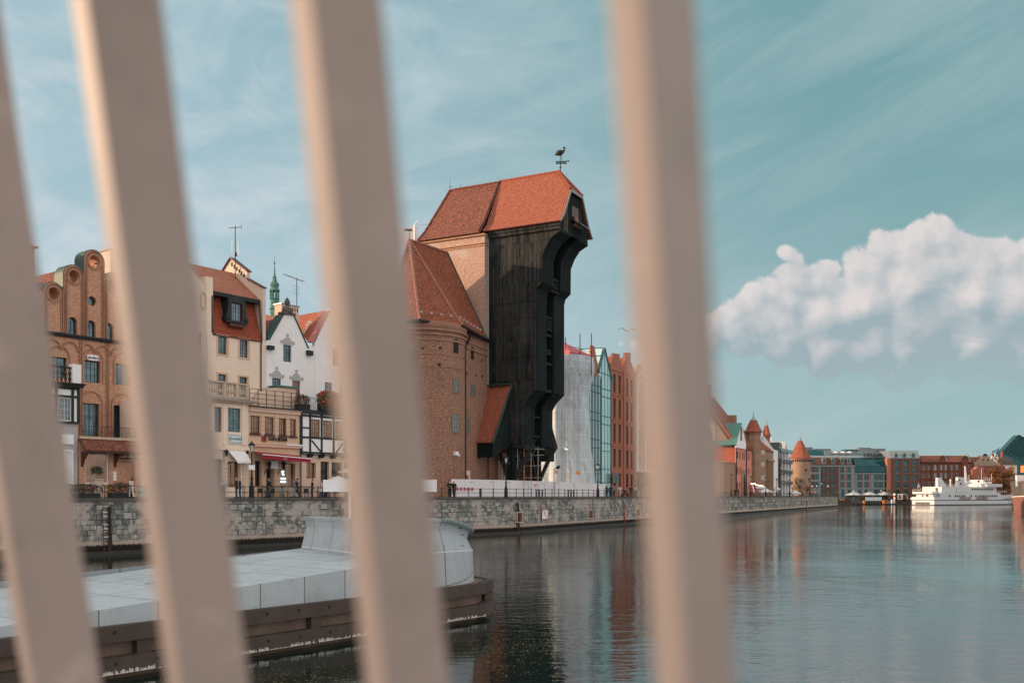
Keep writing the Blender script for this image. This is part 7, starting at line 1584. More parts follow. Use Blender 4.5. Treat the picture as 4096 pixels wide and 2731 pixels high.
gr = MB().box(P_(3240, 1)[0], P_(3545, 1)[0], 4.9, 4.96, zu + .2, zu + 1.3); B.part('terrace_balustrade', gr, mat('pale_glass_rail', (.35, .45, .45), .2, .4))
lt_ = words('Hilton', 3.3, M_gutter, B.o, (P_(3492, 1)[0], 2.6, zg3 + 1.7), ext=.12, bold=.05)
c_ = P_(3527, 1)[0]; e_ = MB().panel([(c_ + 3.1 * math.cos(6.283 * k / 24), zg3 + 1.9 + 2.2 * math.sin(6.283 * k / 24)) for k in range(24)], [[(c_ + 2.8 * math.cos(6.283 * k / 24), zg3 + 1.9 + 1.9 * math.sin(6.283 * k / 24)) for k in range(24)]], 2.5, 2.7).box(c_ - .9, c_ - .5, 2.5, 2.7, zg3 + .9, zg3 + 2.9).box(c_ + .5, c_ + .9, 2.5, 2.7, zg3 + .9, zg3 + 2.9).box(c_ - .5, c_ + .5, 2.5, 2.7, zg3 + 1.7, zg3 + 2.1)
B.part('oval_emblem', e_, M_gutter)
zter = zu + .2 + 2.55
for i, x in enumerate((3342, 3370, 3397)): 
    o = parasol(FH, x, 6.3, P_(3370, 1803)[1] - zu - .1, 2.0, 'white parasol on the hotel roof terrace, %s of three' % ('left', 'middle', 'right')[i], z=zter, gp='parasols on the hotel roof', sides=4)
for i, x in enumerate((3416, 3478, 3536)): parasol(FH, x, -4.0, 4.1, 4.6, 'large pale parasol in front of the hotel, %s' % ('left one', 'middle one', 'right one beside the bush')[i], z=2.55, gp='big parasols before the hotel', m=M_zinc if False else mat('dull_canvas', (.42, .46, .46), .9))
for ob in bpy.data.objects:
    if ob.name.startswith('ribs'): pass
# rooftop aerial mast
o = thing('roof_antenna', 'small aerial cluster on the hotel roof', 'antenna', ((3426 - CX) / F * 532, 532, 2.55 + zu + 3)); MB().cyl((0, 0, -1), (0, 0, 3.0), .07, n=4).cyl((-1.2, 0, .8), (1.2, 0, 1.1), .05, n=4).cyl((-.9, 0, -1), (-.9, 0, 1.8), .05, n=4).build('mast', M_black, o)
# --- brick tenement
B = Bld('brick_tenement', 'dark red brick tenement with two carved gables, white windows and tiled roof', 'building', FH, 3677, 12, 2.55)
P_ = B.L; xr = P_(3886, 1)[0]; zt = P_(3750, 1851)[1]
for ya, yb in ((1859, 1879), (1891, 1911), (1924, 1945)): rows(B, (3741, 3766, 3783, 3807, 3828), 3750, ((ya, yb),), 1.35, 2, 2, fm=M_frameW, gm=M_glass, rec=.15, bw=.12, arch=0); rows(B, (3856, 3875), 3750, ((ya, yb),), 2.0 if True else 1, 3, 2, fm=M_frameW, gm=M_glass, rec=.15, bw=.12)
rows(B, (3690, 3698, 3712, 3720), 3750, ((1862, 1878), (1894, 1910), (1926, 1944)), .8, 1, 2, fm=M_frameW, gm=M_glassD, rec=.1, bw=.1)
B.flush([(0, 0), (xr, 0), (xr, zt), (0, zt)], M_brD, name='front_wall'); B.body(0, xr, zt, 14, M_brD)
e_ = MB()
for a_, b_ in ((3724, 3752), (3846, 3872)): e_.box(P_(a_, 1)[0], P_(b_, 1)[0] if a_ > 3800 else P_(3730, 1)[0], -.7, .02, 0, zt + .2)
for x in (3752, 3774, 3795, 3817, 3840, 3884): c = P_(x, 1)[0]; e_.box(c - .45, c + .45, -.3, .02, 0, zt)
B.part('pilaster', e_, M_brD)
B.part('eaves', MB().box(-.1, xr, -.6, .3, zt + .0, zt + .5), M_beam)
B.part('tiled_roof', MB().prismx([(-.5, zt + .5), (14, zt + .5), (12, zt + 4.1), (3.2, zt + 4.1)], 1.5, xr), M_tB)
B.part('firewall', MB().prismx([(-.5, zt + .4), (14, zt + .4), (12, zt + 4.7), (3.2, zt + 4.7)], P_(3786, 1)[0], P_(3789, 1)[0]).prismx([(-.5, zt + .4), (14, zt + .4), (12, zt + 4.7), (3.2, zt + 4.7)], P_(3878, 1)[0], P_(3881, 1)[0]), M_zinc)
for xc, w_, yp in ((3768, 26, 1824), (3858, 30, 1826)):
    c = P_(xc, 1)[0]; r_ = w_ / 2 / SH; zp_ = P_(xc, yp)[1]
    B.part('carved_gable', MB().prism([(c - r_, zt + .2), (c + r_, zt + .2), (c + r_, zt + 1.5)] + arc(c, zt + 1.6, r_ * .8, 0, 180, 12, zp_ - zt - 1.6) + [(c - r_, zt + 1.5)], -.9, -.3), M_brD)
    B.part('gable_moulding', MB().prism(arc(c, zt + 1.5, r_ * .95, 0, 180, 12, zp_ - zt - 1.2) + arc(c, zt + 1.5, r_ * .75, 180, 0, 12, zp_ - zt - 1.6), -1.1, -.5), M_beam)
ch = MB()
for x, w_ in ((3688, 16), (3711, 12), (3737, 8), (3861, 8)): c = P_(x, 1)[0]; ch.box(c - w_ / 15, c + w_ / 15, 4, 6.5, zt + 2, P_(x, 1826)[1])
B.part('chimney', ch, M_brD)
# --- houses further right
B = Bld('red_roofed_house', 'long low house with plain red roof joining the brick tenement', 'building', FH, 3886, 18, 2.55); P_ = B.L; xr = P_(3935, 1)[0]; zt = P_(3900, 1850)[1]
B.part('wall', MB().box(0, xr, 0, 10, 0, zt), M_brD); B.part('roof', MB().prismx([(-.4, zt), (10, zt), (8, P_(3900, 1826)[1]), (4, P_(3900, 1826)[1])], -1, xr), M_tB)
B = Bld('curved_gable_house', 'pale brown curved gable house rising behind the white ship', 'building', FH, 3896, 14, 2.55); P_ = B.L
B.wl = []; B.win(0, 0, 0, 0, 1, 1, loc=(*[P_(x, 1)[0] for x in (3930, 3937)], P_(1, 1842)[1], P_(1, 1836)[1]), gm=M_glassD); B.win(0, 0, 0, 0, 1, 1, loc=(*[P_(x, 1)[0] for x in (3948, 3956)], P_(1, 1842)[1], P_(1, 1836)[1]), gm=M_glassD)
B.flush([(0, 0), (P_(3984, 1)[0], 0)] + B.poly([(3984, 1847), (3972, 1844), (3958, 1832), (3952, 1822), (3947, 1818), (3935, 1818), (3930, 1823), (3920, 1834), (3908, 1843), (3896, 1847)]), plaster('gable_brown', (.33, .26, .20), .2), name='front_wall')
B.part('gable_cap', MB().prism(B.poly([(3931, 1821), (3951, 1821), (3941, 1813)]), -.4, 1), M_beam); B.body(0, P_(3984, 1)[0], P_(3940, 1848)[1], 9, MATS['gable_brown']); B.groof(P_(3905, 1)[0], P_(3972, 1)[0], P_(1, 1846)[1], P_(3941, 1)[0], P_(1, 1822)[1], .5, 9, M_tB)
B = Bld('dark_roofed_house', 'cream gabled house with long dark brown roof before the slanted glass hall', 'building', FH, 3962, 22, 2.55); P_ = B.L
B.part('gable_wall', MB().prism([(0, 0), (P_(4001, 1)[0], 0)] + B.poly([(4001, 1858), (3970, 1822), (3962, 1834)]), 0, 1), M_plC); B.part('window', MB().box(*[P_(x, 1)[0] for x in (3967, 3971)], -.05, .1, P_(1, 1841)[1], P_(1, 1835)[1]), M_int)
B.part('roof', MB().add([(P_(3970, 1)[0], 0, P_(1, 1822)[1]), (P_(4001, 1)[0], 0, P_(1, 1858)[1]), (P_(4070, 1)[0], 0, P_(1, 1858)[1]), (P_(4060, 1)[0], 8, P_(1, 1826)[1]), (P_(3974, 1)[0], 8, P_(1, 1828)[1])], [(0, 1, 2, 3, 4)]), mat('dark_brown_roof', (.07, .05, .04), .8, vary=.25)); B.part('side_wall', MB().box(P_(3980, 1)[0], P_(4070, 1)[0], .5, 9, 0, P_(1, 1858)[1]), M_plC)
B.part('chimney', MB().box(P_(4000, 1)[0], P_(4005, 1)[0], 3, 4, P_(1, 1840)[1], P_(1, 1826)[1]), M_plB)
B = Bld('maroon_roofed_house', 'orange brick house with large maroon tiled roof behind the ship mast', 'building', FH, 3888, 6, 2.55); P_ = B.L; xr = P_(3937, 1)[0]
B.part('brick_gable', MB().prism([(0, 0), (xr, 0)] + B.poly([(3952, 1900), (3937, 1890), (3937, 1866), (3913, 1866), (3900, 1876), (3888, 1880)]), 0, 8), M_brW)
B.part('roof', MB().prismx([(.3, P_(1, 1905)[1]), (12, P_(1, 1905)[1]), (6, P_(1, 1861)[1])], P_(3930, 1)[0], P_(4040, 1)[0]), mat('maroon_roof', (.13, .035, .03), .8, vary=.2)); B.part('wall', MB().box(P_(3930, 1)[0], P_(4040, 1)[0], 1, 11, 0, P_(1, 1905)[1]), M_brD)
# slanted glass hall, far behind
HG = Fr(0, 640, 0); B = Bld('slanted_glass_hall', 'dark teal glass hall with a sharply slanted roof at the right edge', 'building', HG, 4010, 0, 2.55); P_ = B.L
B.part('glass_wall', MB().prism([(P_(4013, 1)[0], 0), (P_(4230, 1)[0], 0)] + B.poly([(4230, 1830), (4074, 1739), (4010, 1805), (4013, 1830)]), 0, 7), M_glassH)
B.part('red_edge', MB().prism(B.poly([(4008, 1832), (4013, 1832), (4013, 1804), (4009, 1806)]), -.4, 2), mat('dull_red_steel', (.25, .05, .05), .6))
e_ = MB()
for i in range(9): f_ = i / 9; a_ = P_(4010 + 64 * f_, 1805 - 66 * f_); b_ = (a_[0] + 30, a_[1] - 14 - 3 * f_); e_.cyl((a_[0], -.3, a_[1]), (b_[0], -.3, b_[1]), .16, n=4)
for i in range(6): a_ = P_(4020 + i * 13, 1812 + i * 3); e_.cyl((a_[0], -.3, a_[1]), (a_[0] + 14, -.3, a_[1] + 12), .14, n=4)
e_.cyl((P_(4010, 1805)[0], -.3, P_(4010, 1805)[1]), (P_(4074, 1739)[0], -.3, P_(4074, 1739)[1]), .35, n=4).cyl((P_(4230, 1830)[0], -.3, P_(4230, 1830)[1]), (P_(4074, 1739)[0], -.3, P_(4074, 1739)[1]), .35, n=4)
B.part('steel_edge', e_, M_gutter)
# far shipyard crane
Y9 = 1400.; gx = lambda x: (x - CX) / F * Y9; gz_ = lambda y: HC + (HY - y) / F * Y9
o = thing('shipyard_crane', 'distant angular shipyard crane between the roofs and the slanted hall', 'crane', (gx(3985), Y9, 0)); e_ = MB()
for (xa, ya), (xb, yb) in (((3991, 1797), (3970, 1805)), ((3970, 1805), (3970, 1816)), ((3970, 1804), (3988, 1812)), ((3991, 1795), (4008, 1830)), ((3991, 1797), (3981, 1830)), ((3991, 1797), (3989, 1812)), ((3998, 1792), (3990, 1795))): e_.cyl((gx(xa) - gx(3985), 0, gz_(ya)), (gx(xb) - gx(3985), 0, gz_(yb)), .8, n=4)
e_.build('jib', mat('grey_blue_steel', (.10, .15, .18), .6), o); MB().cyl((gx(3993) - gx(3985), 3, 0), (gx(3989) - gx(3985), 3, gz_(1812)), 1.8, n=6).build('mast', M_plS, o); MB().box(gx(3966) - gx(3985), gx(3974) - gx(3985), -2, 2, gz_(1825), gz_(1815)).build('cab', mat('dull_red_steel'), o)
# ================================================================== ships
YS = 474.; FSH = Fr((3737 - CX) / F * YS, YS, 30)
B = Bld('white_ferry', 'white passenger ferry with red lettering, funnels and radar mast moored before the tenement', 'ship', FSH, 3737, 0, 0.0); P_ = B.L
M_ship = mat('ship_white', (.46, .49, .50), .4, vary=.06, nz=.4); M_boot = mat('boot_topping', (.02, .022, .03), .5)
BW = 12.6; bow = P_(4096, 1990)[0]
def deckpoly(x0, x1, tp=.0): return [(x0, tp), (x1 - 13, tp), (x1 - 6, BW * .22), (x1, BW / 2), (x1 - 6, BW * .78), (x1 - 13, BW - tp), (x0, BW - tp)]
zch = P_(3737, 2001)[1]; zdk = P_(3762, 1970)[1]; zst = P_(3737, 1988)[1]
B.part('boot_topping', MB().slab(deckpoly(.1, bow - 1), -1, .45), M_boot)
B.part('lower_hull', MB().slab(deckpoly(0, bow - .5, .05), .46, zch), M_ship)
B.part('rub_rail', MB().slab(deckpoly(-.15, bow + .1, -.12), zch, zch + .28), M_boot)
e_ = MB(); xq = P_(3762, 1970)[0]; xm_ = P_(4003, 1970)[0]; zf = P_(4003, 1982)[1]
e_.slab([(0, .05), (xq, .05), (xq, BW - .05), (0, BW - .05)], zch + .29, zst).slab([(xq, .05), (xm_, .05), (xm_, BW - .05), (xq, BW - .05)], zch + .29, zdk)
e_.add([(xm_, .05, zch + .29), (bow, BW / 2, zch + .8), (xm_, BW - .05, zch + .29), (xm_, .05, zf), (bow + 1.5, BW / 2, zf + .7), (xm_, BW - .05, zf)], [(3, 4, 5), (0, 1, 4, 3), (1, 2, 5, 4), (0, 2, 1)])
B.part('upper_hull', e_, M_ship)
wn = MB()
for x in (3799, 3822, 3831, 3840, 3850, 3858, 3885, 3904, 3917, 3926, 3934, 3943, 3952, 3961, 3970, 3979, 3987): a_, z_ = P_(x, 1983); wn.box(a_ - .55, a_ + .55, .0, .045, z_ - .5, z_ + .5)
B.part('hull_window', wn, M_glassD)
words('ŻEGLUGA', 2.0, mat('lettering_red', (.13, .008, .02), .5), B.o, ((P_(3831, 1)[0] + P_(3889, 1)[0]) / 2, -.02, P_(3860, 1992.5)[1]), ext=.03, sx=1.0, bold=.03)
words('GDAŃSKA', 2.0, mat('lettering_red'), B.o, ((P_(3900, 1)[0] + P_(3958, 1)[0]) / 2, -.02, P_(3930, 1992.5)[1]), ext=.03, sx=1.0, bold=.03)
z2, z3 = P_(3850, 1946)[1], P_(3970, 1921)[1]
B.part('stern_deckhouse', MB().slab([(-.6, .8), (xq, .8), (xq, BW - .8), (-.6, BW - .8)], zst + 1.6, zst + 2.6).slab([(1.2, 1.6), (xq, 1.6), (xq, BW - 1.6), (1.2, BW - 1.6)], zst, zst + 1.6), M_ship)
B.part('stern_door', MB().box(1.1, 1.19, 4.2, 5.4, zst + .1, zst + 1.5).box(1.1, 1.19, 7, 7.6, zst + .1, zst + 1.5).box(-.1, -.02, 2.5, 10.5, .5, 1.5), M_boot)
x20, x21 = P_(3800, 1)[0], P_(3992, 1)[0]
B.part('saloon_deck', MB().slab([(x20 - 5, .9), (x21, .9), (x21 + 1.5, BW / 2), (x21, BW - .9), (x20 - 5, BW - .9)], zdk, z2), M_ship)
wn = MB()
for x in (3897, 3906, 3915, 3924, 3933, 3942, 3951, 3960, 3969, 3977): a_, z_ = P_(x, 1956); wn.box(a_ - .55, a_ + .55, .82, .895, z_ - .5, z_ + .5)
wn.box(x20 - 5.08, x20 - 5.01, 3, 4.2, zdk + .2, z2 - .6); B.part('saloon_window', wn, M_glassD)
B.part('bridge_deck', MB().slab([(x21 - 9, -.3), (x21 + 3, -.3), (x21 + 4, BW / 2), (x21 + 3, BW + .3), (x21 - 9, BW + .3)], z2 + .01, z2 + 1.5).slab([(x21 - 8, 2.5), (x21 - 2, 2.5), (x21 - 2, BW - 2.5), (x21 - 8, BW - 2.5)], z2 + 1.51, z3 + .4), M_ship)
wn = MB().box(x21 - 4.5, x21 - 3.6, 2.4, 2.49, z2 + 2.0, z2 + 3.2).box(x21 - 3.2, x21 - 2.4, 2.4, 2.49, z2 + 2.0, z2 + 3.2).box(x21 - 6.5, x21 - 5.2, 2.4, 2.49, z2 + 1.9, z2 + 3.3); B.part('bridge_window', wn, M_glassD)
fn = MB()
def fin(pts, t0, t1): fn.prism(B.poly(pts), t0, t1)
fin([(3834, 1945), (3834, 1908), (3850, 1907), (3868, 1936), (3868, 1946), (3864, 1969), (3829, 1969)], .3, 1.6)
fin([(3826, 1945), (3826, 1909), (3840, 1908), (3856, 1936), (3856, 1946)], BW - 2.2, BW - .9)
B.part('funnel_fin', fn, M_ship)
B.part('funnel_port', MB().prism(B.poly([(3838, 1916), (3843, 1916), (3843, 1922), (3838, 1922)]), .2, .3).prism(B.poly([(3843, 1930), (3849, 1930), (3849, 1938), (3843, 1938)]), .2, .3), M_boot)
ms = MB(); a_, z_ = P_(3912, 1921); zt_m = P_(3904, 1862)[1]
ms.cyl((a_, BW / 2, z2), (a_ - 1.2, BW / 2, zt_m), .9, .4, 8).box(a_ - 4, a_ + 3, BW / 2 - .2, BW / 2 + .2, P_(3, 1888)[1], P_(3, 1886)[1]).box(a_ - 4.2, a_ + 1.5, BW / 2 - .2, BW / 2 + .2, P_(3, 1866)[1], P_(3, 1864)[1]).box(a_ - .5, a_ + 3, BW / 2 - .4, BW / 2 + .4, P_(3, 1882)[1], P_(3, 1880)[1]).ball((a_ - 2.6, BW / 2, P_(3, 1862)[1]), .5, 6)
ms.cyl((P_(3853, 1)[0], 3, P_(3, 1918)[1]), (P_(3882, 1)[0], 3, P_(3, 1902)[1]), .35, .25, 6).cyl((P_(3876, 1)[0], 5, z2), (P_(3884, 1)[0], 5, P_(3, 1902)[1]), .5, .1, 5)
for x, y in ((3948, 1872), (3898, 1898), (3935, 1900), (3988, 1893)): ms.cyl((P_(x, 1)[0], 3, z2), (P_(x, 1)[0], 3, P_(x, y)[1]), .09, n=4)
for x in (3770, 3820): ms.cyl((P_(x, 1)[0], 2.5, z2), (P_(x, 1)[0], 2.5, P_(x, 1922)[1]), .4, n=6).ball((P_(x, 1)[0], 2.5, P_(x, 1920)[1]), .6, 6)
B.part('mast_and_vents', ms, M_ship)
rl = MB()
def rail(x0, x1, y, z, h=1.1, st=1.6):
    q = x0
    while q < x1: rl.cyl((q, y, z), (q, y, z + h), .05, n=4); q += st
    for k_ in (.5, 1.0): rl.cyl((x0, y, z + h * k_), (x1, y, z + h * k_), .045, n=4)
rail(-.5, xq, .9, zst + 2.6); rail(-.5, xq, BW - .9, zst + 2.6); rail(xq, x21 + 7, .1, zdk); rail(x20 - 5, x21 - 9, 1, z2); rail(x21 - 8, x21 - 2, 2.6, z3 + .4)
for y in (2, 5, 8, 11): rl.cyl((-.5, y, zst + 2.6), (-.5, y, zst + 3.7), .05, n=4)
rl.cyl((-.5, .9, zst + 3.7), (-.5, BW - .9, zst + 3.7), .045, n=4)
B.part('deck_railing', rl, M_white)
lf_ = MB(); 
for x in (3873, 3945, 3957, 3965, 3880, 3888): lf_.cyl((P_(x, 1)[0] - .8, .6, z2 + 2.0), (P_(x, 1)[0] + .8, .6, z2 + 2.0), .42, n=8)
B.part('life_raft', lf_, M_white)
lb = MB()
for x in (3917, 3921, 3966, 3972): lb.box(P_(x, 1)[0] - .3, P_(x, 1)[0] + .3, .5, .8, z2 + 2.2, z2 + 3.2)
B.part('life_ring_box', lb, M_redp)
fl = MB().cyl((-1.2, BW / 2, zst + 2.6), (-3.2, BW / 2, zst + 6.8), .07, n=5); B.part('flag_pole', fl, M_white)
def flag(parent, p, w_, h, cols, dirv=(-.7, .1)):
    n = 8
    for k_, (c, nm) in enumerate(cols):
        m_ = MB(); vs = []
        for i in range(n + 1):
            for j in (0, 1): vs.append((p[0] + dirv[0] * w_ * i / n, p[1] + dirv[1] * w_ * i / n + .12 * math.sin(i * 1.3), p[2] - h * (k_ + j) / len(cols) - .35 * w_ * i / n))
        m_.add(vs, [(2 * i, 2 * i + 1, 2 * i + 3, 2 * i + 2) for i in range(n)]).build(nm, c, parent, recalc=False)
flag(B.o, (-3.1, BW / 2, zst + 6.4), 2.6, 2.6, ((M_white, 'flag_white'), (M_redp, 'flag_red')), (-.55, -.2))
# old steamer hull on the right
FR_ = Fr((4030 - CX) / F * 269, 269, -100); 
B = Bld('museum_steamer', 'old ship with brown lower hull and dark plank bulwark at the right edge', 'ship', FR_, 4030, 0, 0, a=0.0); zz = lambda y, Y=267: HC + (HY - y) / F * Y
def LP(x, y): a_, z_ = FR_.hit(x, y, 0); return a_, z_
l0, l1, l2 = LP(4030, 1928)[0], LP(4035, 1988)[0], LP(4044, 2051)[0]
M_hullr = mat('red_lead_hull', (.20, .085, .065), .6, vary=.35, nz=.8)
def hullband(y0, y1, x0, x1, m, nm, out=0.0, end=46):
    n = 14; vs = []
    for i in range(n + 1):
        f_ = i / n; a0_, a1_ = x0 + (end - x0) * f_, x1 + (end - x1) * f_
        b_ = .7 * (1 - min(1, f_ * 2.2)) ** 2
        vs += [(a0_, b_ - out, zz(y0) + .9 * f_), (a1_, b_ * 1.15 + .12 - out, zz(y1) if y1 > 2040 else zz(y1) + .9 * f_)]
    k = len(vs); vs += [(end, 12, zz(y0) + .9), (end, 12, zz(y1)), (x0 + 1.5, 9, zz(y0)), (x1 + 1.5, 9, zz(y1))]
    fs = [(2 * i, 2 * i + 1, 2 * i + 3, 2 * i + 2) for i in range(n)] + [(k - 2, k - 1, k + 1, k), (k, k + 1, k + 3, k + 2), (k + 2, k + 3, 1, 0), [2 * i for i in range(n + 1)] + [k, k + 2]]
    B.part(nm, MB().add(vs, fs), m)
hullband(1988, 2070, l1, l2 + .3, M_hullr, 'lower_hull'); hullband(1928, 1988, l0, l1, planks('old_bulwark', (.055, .052, .048), (.13, .12, .105), pw=.3), 'bulwark', .02); hullband(1985, 1990, l1 - .02, l1, M_white, 'white_line', .1)
a_ = LP(4036, 1)[0]; B.part('stern_box', MB().box(l0, l0 + 1.2, 2.0, 4, zz(1929), zz(1900)), M_white)
B.part('orange_board', MB().box(l0 + .9, l0 + 1.0, 3.2, 4.4, zz(1889), zz(1862)).box(l0 + 1.0, l0 + 4.5, 3.0, 3.1, zz(1889), zz(1862)), M_orange)
dm_ = MB().lathe(l0 + 7, 6.5, [(2.6, zz(1925)), (2.6, zz(1862)), (2.9, zz(1860)), (2.9, zz(1855)), (1.9, zz(1843)), (.6, zz(1838)), (.3, zz(1830)), (.5, zz(1825)), (.2, zz(1818))], 8); B.part('domed_cabin', dm_, M_ship)
wp = MB().tube([(l0 + 12, 4, zz(1935)), (l0 + 12, 4, zz(1870)), (l0 + 9, 4, zz(1835)), (l0 + 6.5, 4, zz(1822))], .5, 8).cyl((l0 + 14, 6, zz(1935)), (l0 + 14, 6, zz(1770)), .22, n=6).tube([(l0 + 2, 4, zz(1905)), (l0 + 4, 3.5, zz(1895)), (l0 + 9, 3.5, zz(1890)), (l0 + 14, 3.5, zz(1900))], .12, 5)
for i in range(10): wp.cyl((l0 + 2 + i * 1.8, 2.4, zz(1930)), (l0 + 2 + i * 1.8, 2.4, zz(1905)), .05, n=4)
B.part('white_pipework', wp, M_ship)
B.part('deckhouse', MB().box(l0 + 13, 40, 4.5, 10, zz(1935), zz(1800)), M_ship); B.part('deckhouse_window', MB().box(l0 + 14, l0 + 15, 4.4, 4.49, zz(1868), zz(1855)).box(l0 + 16, l0 + 17, 4.4, 4.49, zz(1868), zz(1855)), M_glassD)
B.part('canvas_banner', MB().box(l0 + 6, l0 + 7.6, .2, .3, zz(1945), zz(1920)), mat('teal_canvas', (.3, .42, .44), .8))
# ================================================================== trees
def tree(name, label, cat, loc, h, r, leafc, n, trunk_h=.35, seed=1, bare=False, group=None, vs=1.0):
    rnd = random.Random(seed); o = thing(name, label, cat, loc, 0, group); tk = MB()
    tk.cyl((0, 0, -.3), (0, 0, h * trunk_h), h * .022 + .05, h * .014 + .03, 7); tips = []
    def grow(p, d, l, rad, dep):
        q = p + d * l; tk.cyl(p, q, rad, rad * .62, 5); tips.append(q)
        if dep:
            for _ in range(3 if dep > 1 else 3 + bare):
                dd = (d + Vector((rnd.gauss(0, .5), rnd.gauss(0, .5), rnd.uniform(-.1, .55)))).normalized(); grow(q, dd, l * rnd.uniform(.6, .82), rad * .6, dep - 1)
    for i in range(5): a_ = i * 1.26 + rnd.random(); grow(Vector((0, 0, h * trunk_h * rnd.uniform(.75, 1))), Vector((math.cos(a_) * .8, math.sin(a_) * .8, rnd.uniform(.5, 1.2))).normalized(), h * .2, h * .009 + .02, 3 if bare else 2)
    tk.build('trunk', mat('bark', (.06, .045, .035), .9, vary=.3), o, uv=False)
    if bare: return o
    cr = MB(); c0 = Vector((0, 0, h * (trunk_h + (1 - trunk_h) * .48))); cl = []
    for i in range(int(26 * vs)):
        v = Vector((rnd.gauss(0, 1), rnd.gauss(0, 1), rnd.gauss(0, 1))).normalized() * rnd.uniform(.35, .95); cl.append((c0 + Vector((v.x * r, v.y * r, v.z * h * (1 - trunk_h) * .52)), r * rnd.uniform(.16, .34)))
    for i in range(n):
        c, cr_ = cl[rnd.randrange(len(cl))]; v = Vector((rnd.gauss(0, 1), rnd.gauss(0, 1), rnd.gauss(0, 1))).normalized(); p_ = c + v * cr_ * rnd.uniform(.55, 1.05)
        s_ = h * rnd.uniform(.008, .02) + .03; e = Vector((rnd.gauss(0, 1), rnd.gauss(0, 1), rnd.gauss(0, 1))).normalized(); k_ = e.orthogonal().normalized(); cr.add([p_ - e * s_, p_ - k_ * s_ * .7, p_ + e * s_, p_ + k_ * s_ * .7], [(0, 1, 2, 3)])
    cr.build('crown', leafc, o, recalc=False, uv=False); return o
M_lfO = mat('leaves_autumn_orange', (.20, .085, .025), .7, vary=.5, nz=.9); M_lfG = mat('leaves_olive', (.09, .085, .03), .7, vary=.45, nz=1.2); M_lfD = mat('leaves_dark_green', (.03, .045, .02), .7, vary=.4, nz=1.2)
def FP2(x, Y, z): return ((x - CX) / F * Y, Y, z)
tree('autumn_tree', 'large rust orange autumn tree between the ferry bow and the old steamer', 'tree', FP2(3998, 512, 2.5), 19.5, 6.2, M_lfO, 6500, .12, 4, vs=1.5)
tree('autumn_tree', 'broad rust orange autumn tree partly hidden behind the steamer hull', 'tree', FP2(4045, 520, 2.5), 17, 6, M_lfO, 4500, .12, 9)
for i, (x, h, r, m, lb) in enumerate(((3560, 5.6, 2.5, M_lfG, 'round olive bush tree at the hotel corner beside the parasol'), (3672, 5.8, 2.5, M_lfG, 'round olive bush tree left of the ferry stern'), (3345, 5.2, 2.0, M_lfG, 'olive bush tree before the stone hotel bays'), (3456, 3.0, 1.4, M_lfO, 'low brown shrub behind the pontoon banner'),
                                   (3199, 7.0, 2.6, M_lfD, 'dark green tree at the foot of the round tower'), (3315, 4.6, 1.2, M_lfO, 'thin brown young tree before the brick hotel bay'), (3232, 5, 1.3, M_lfO, 'slim brown tree at the right foot of the round tower'))):
    Y = 512 if x > 3240 else 405; tree('small_tree' if h > 3.5 else 'shrub', lb, 'tree' if h > 3.5 else 'shrub', FP2(x, Y, 2.5 if x > 3240 else Q), h, r, m, 1500, .2, 20 + i)
tree('bare_tree', 'leafless young tree against the round tower wall', 'tree', FP2(3172, 400, Q), 10.5, 3, None, 0, .3, 5, bare=True)
# ================================================================== far quay furniture
struct('far_quay_edge', MB().box((3560 - CX) / F * 512, (3650 - CX) / F * 512, 512, 523, -1, 1.9).box((3650 - CX) / F * 512 + .01, 330, 519.5, 523, -1, 1.9).box((3290 - CX) / F * 512 - 40, (3430 - CX) / F * 512, 505, 520, -1, 2.2), mat('dark_piling', (.06, .045, .035), .9, vary=.3))
o = thing('floating_pontoon', 'low dark floating pontoon with orange bins in front of the hotel', 'pontoon', FP2(3480, 505, 0)); s_ = 505 / F
MB().box(-60 * s_, 100 * s_, -1.5, 5, -.3, .6).build('deck', M_beam, o)
for x in (3455, 3533): MB().box((x - 3480) * s_ - .45, (x - 3480) * s_ + .45, -1, 0, .6, 2.2).build('float_block', M_orange, o)
for x in (3430, 3447, 3600): MB().cyl(((x - 3480) * s_, 1, -1), ((x - 3480) * s_, 1, 4.4 if x < 3500 else 1), .3, n=8).build('pile', M_beam, o)
rl = MB(); 
for i in range(13): q = (3410 - 3480 + i * 12) * s_; rl.cyl((q, 0, .6), (q, 0, 1.9), .05, n=4)
for z_ in (1.2, 1.9): rl.cyl((-70 * s_, 0, z_), (75 * s_, 0, z_), .05, n=4)
rl.tube([(-72 * s_, 2, 2.6), (-40 * s_, 0, 1.0)], .12, 4).tube([(-72 * s_, 2, 3.7), (-40 * s_, 0, 2.1)], .07, 4).tube([(60 * s_, 2, 2.8), (90 * s_, 0, 1.0)], .12, 4); rl.build('railing', M_zinc, o)
o2 = thing('white_banner', 'long white four panel banner on the pontoon railing', 'banner', FP2(3492, 504, 0)); 
for i in range(4): MB().box((-32 + i * 16.5) * s_, (-32 + i * 16.5 + 15.6) * s_, -.6, -.5, 2.05, 3.85).build('panel', mat('banner_cloth', (.5, .58, .62), .8), o2)
o = thing('channel_marker', 'red and white marker pole on the far quay', 'marker', FP2(3578, 508, 1.9))
for i in range(4): MB().cyl((0, 0, i * .95), (0, 0, i * .95 + .95), .45 if i < 3 else .6, n=8).build('band', M_white if i % 2 else M_redp, o)
for i, (x, m, lb) in enumerate(((3567, M_white, 'white bollard left of the red marker pole'), (3577, M_white, 'white bollard directly below the red marker pole'))): b_ = MB().cyl((0, 0, -1), (0, 0, 1.6), .45, n=8).build('bollard', m); b_.location = FP2(x, 506.5, 1); tag(b_, lb, 'bollard', 'white bollards on the far quay')
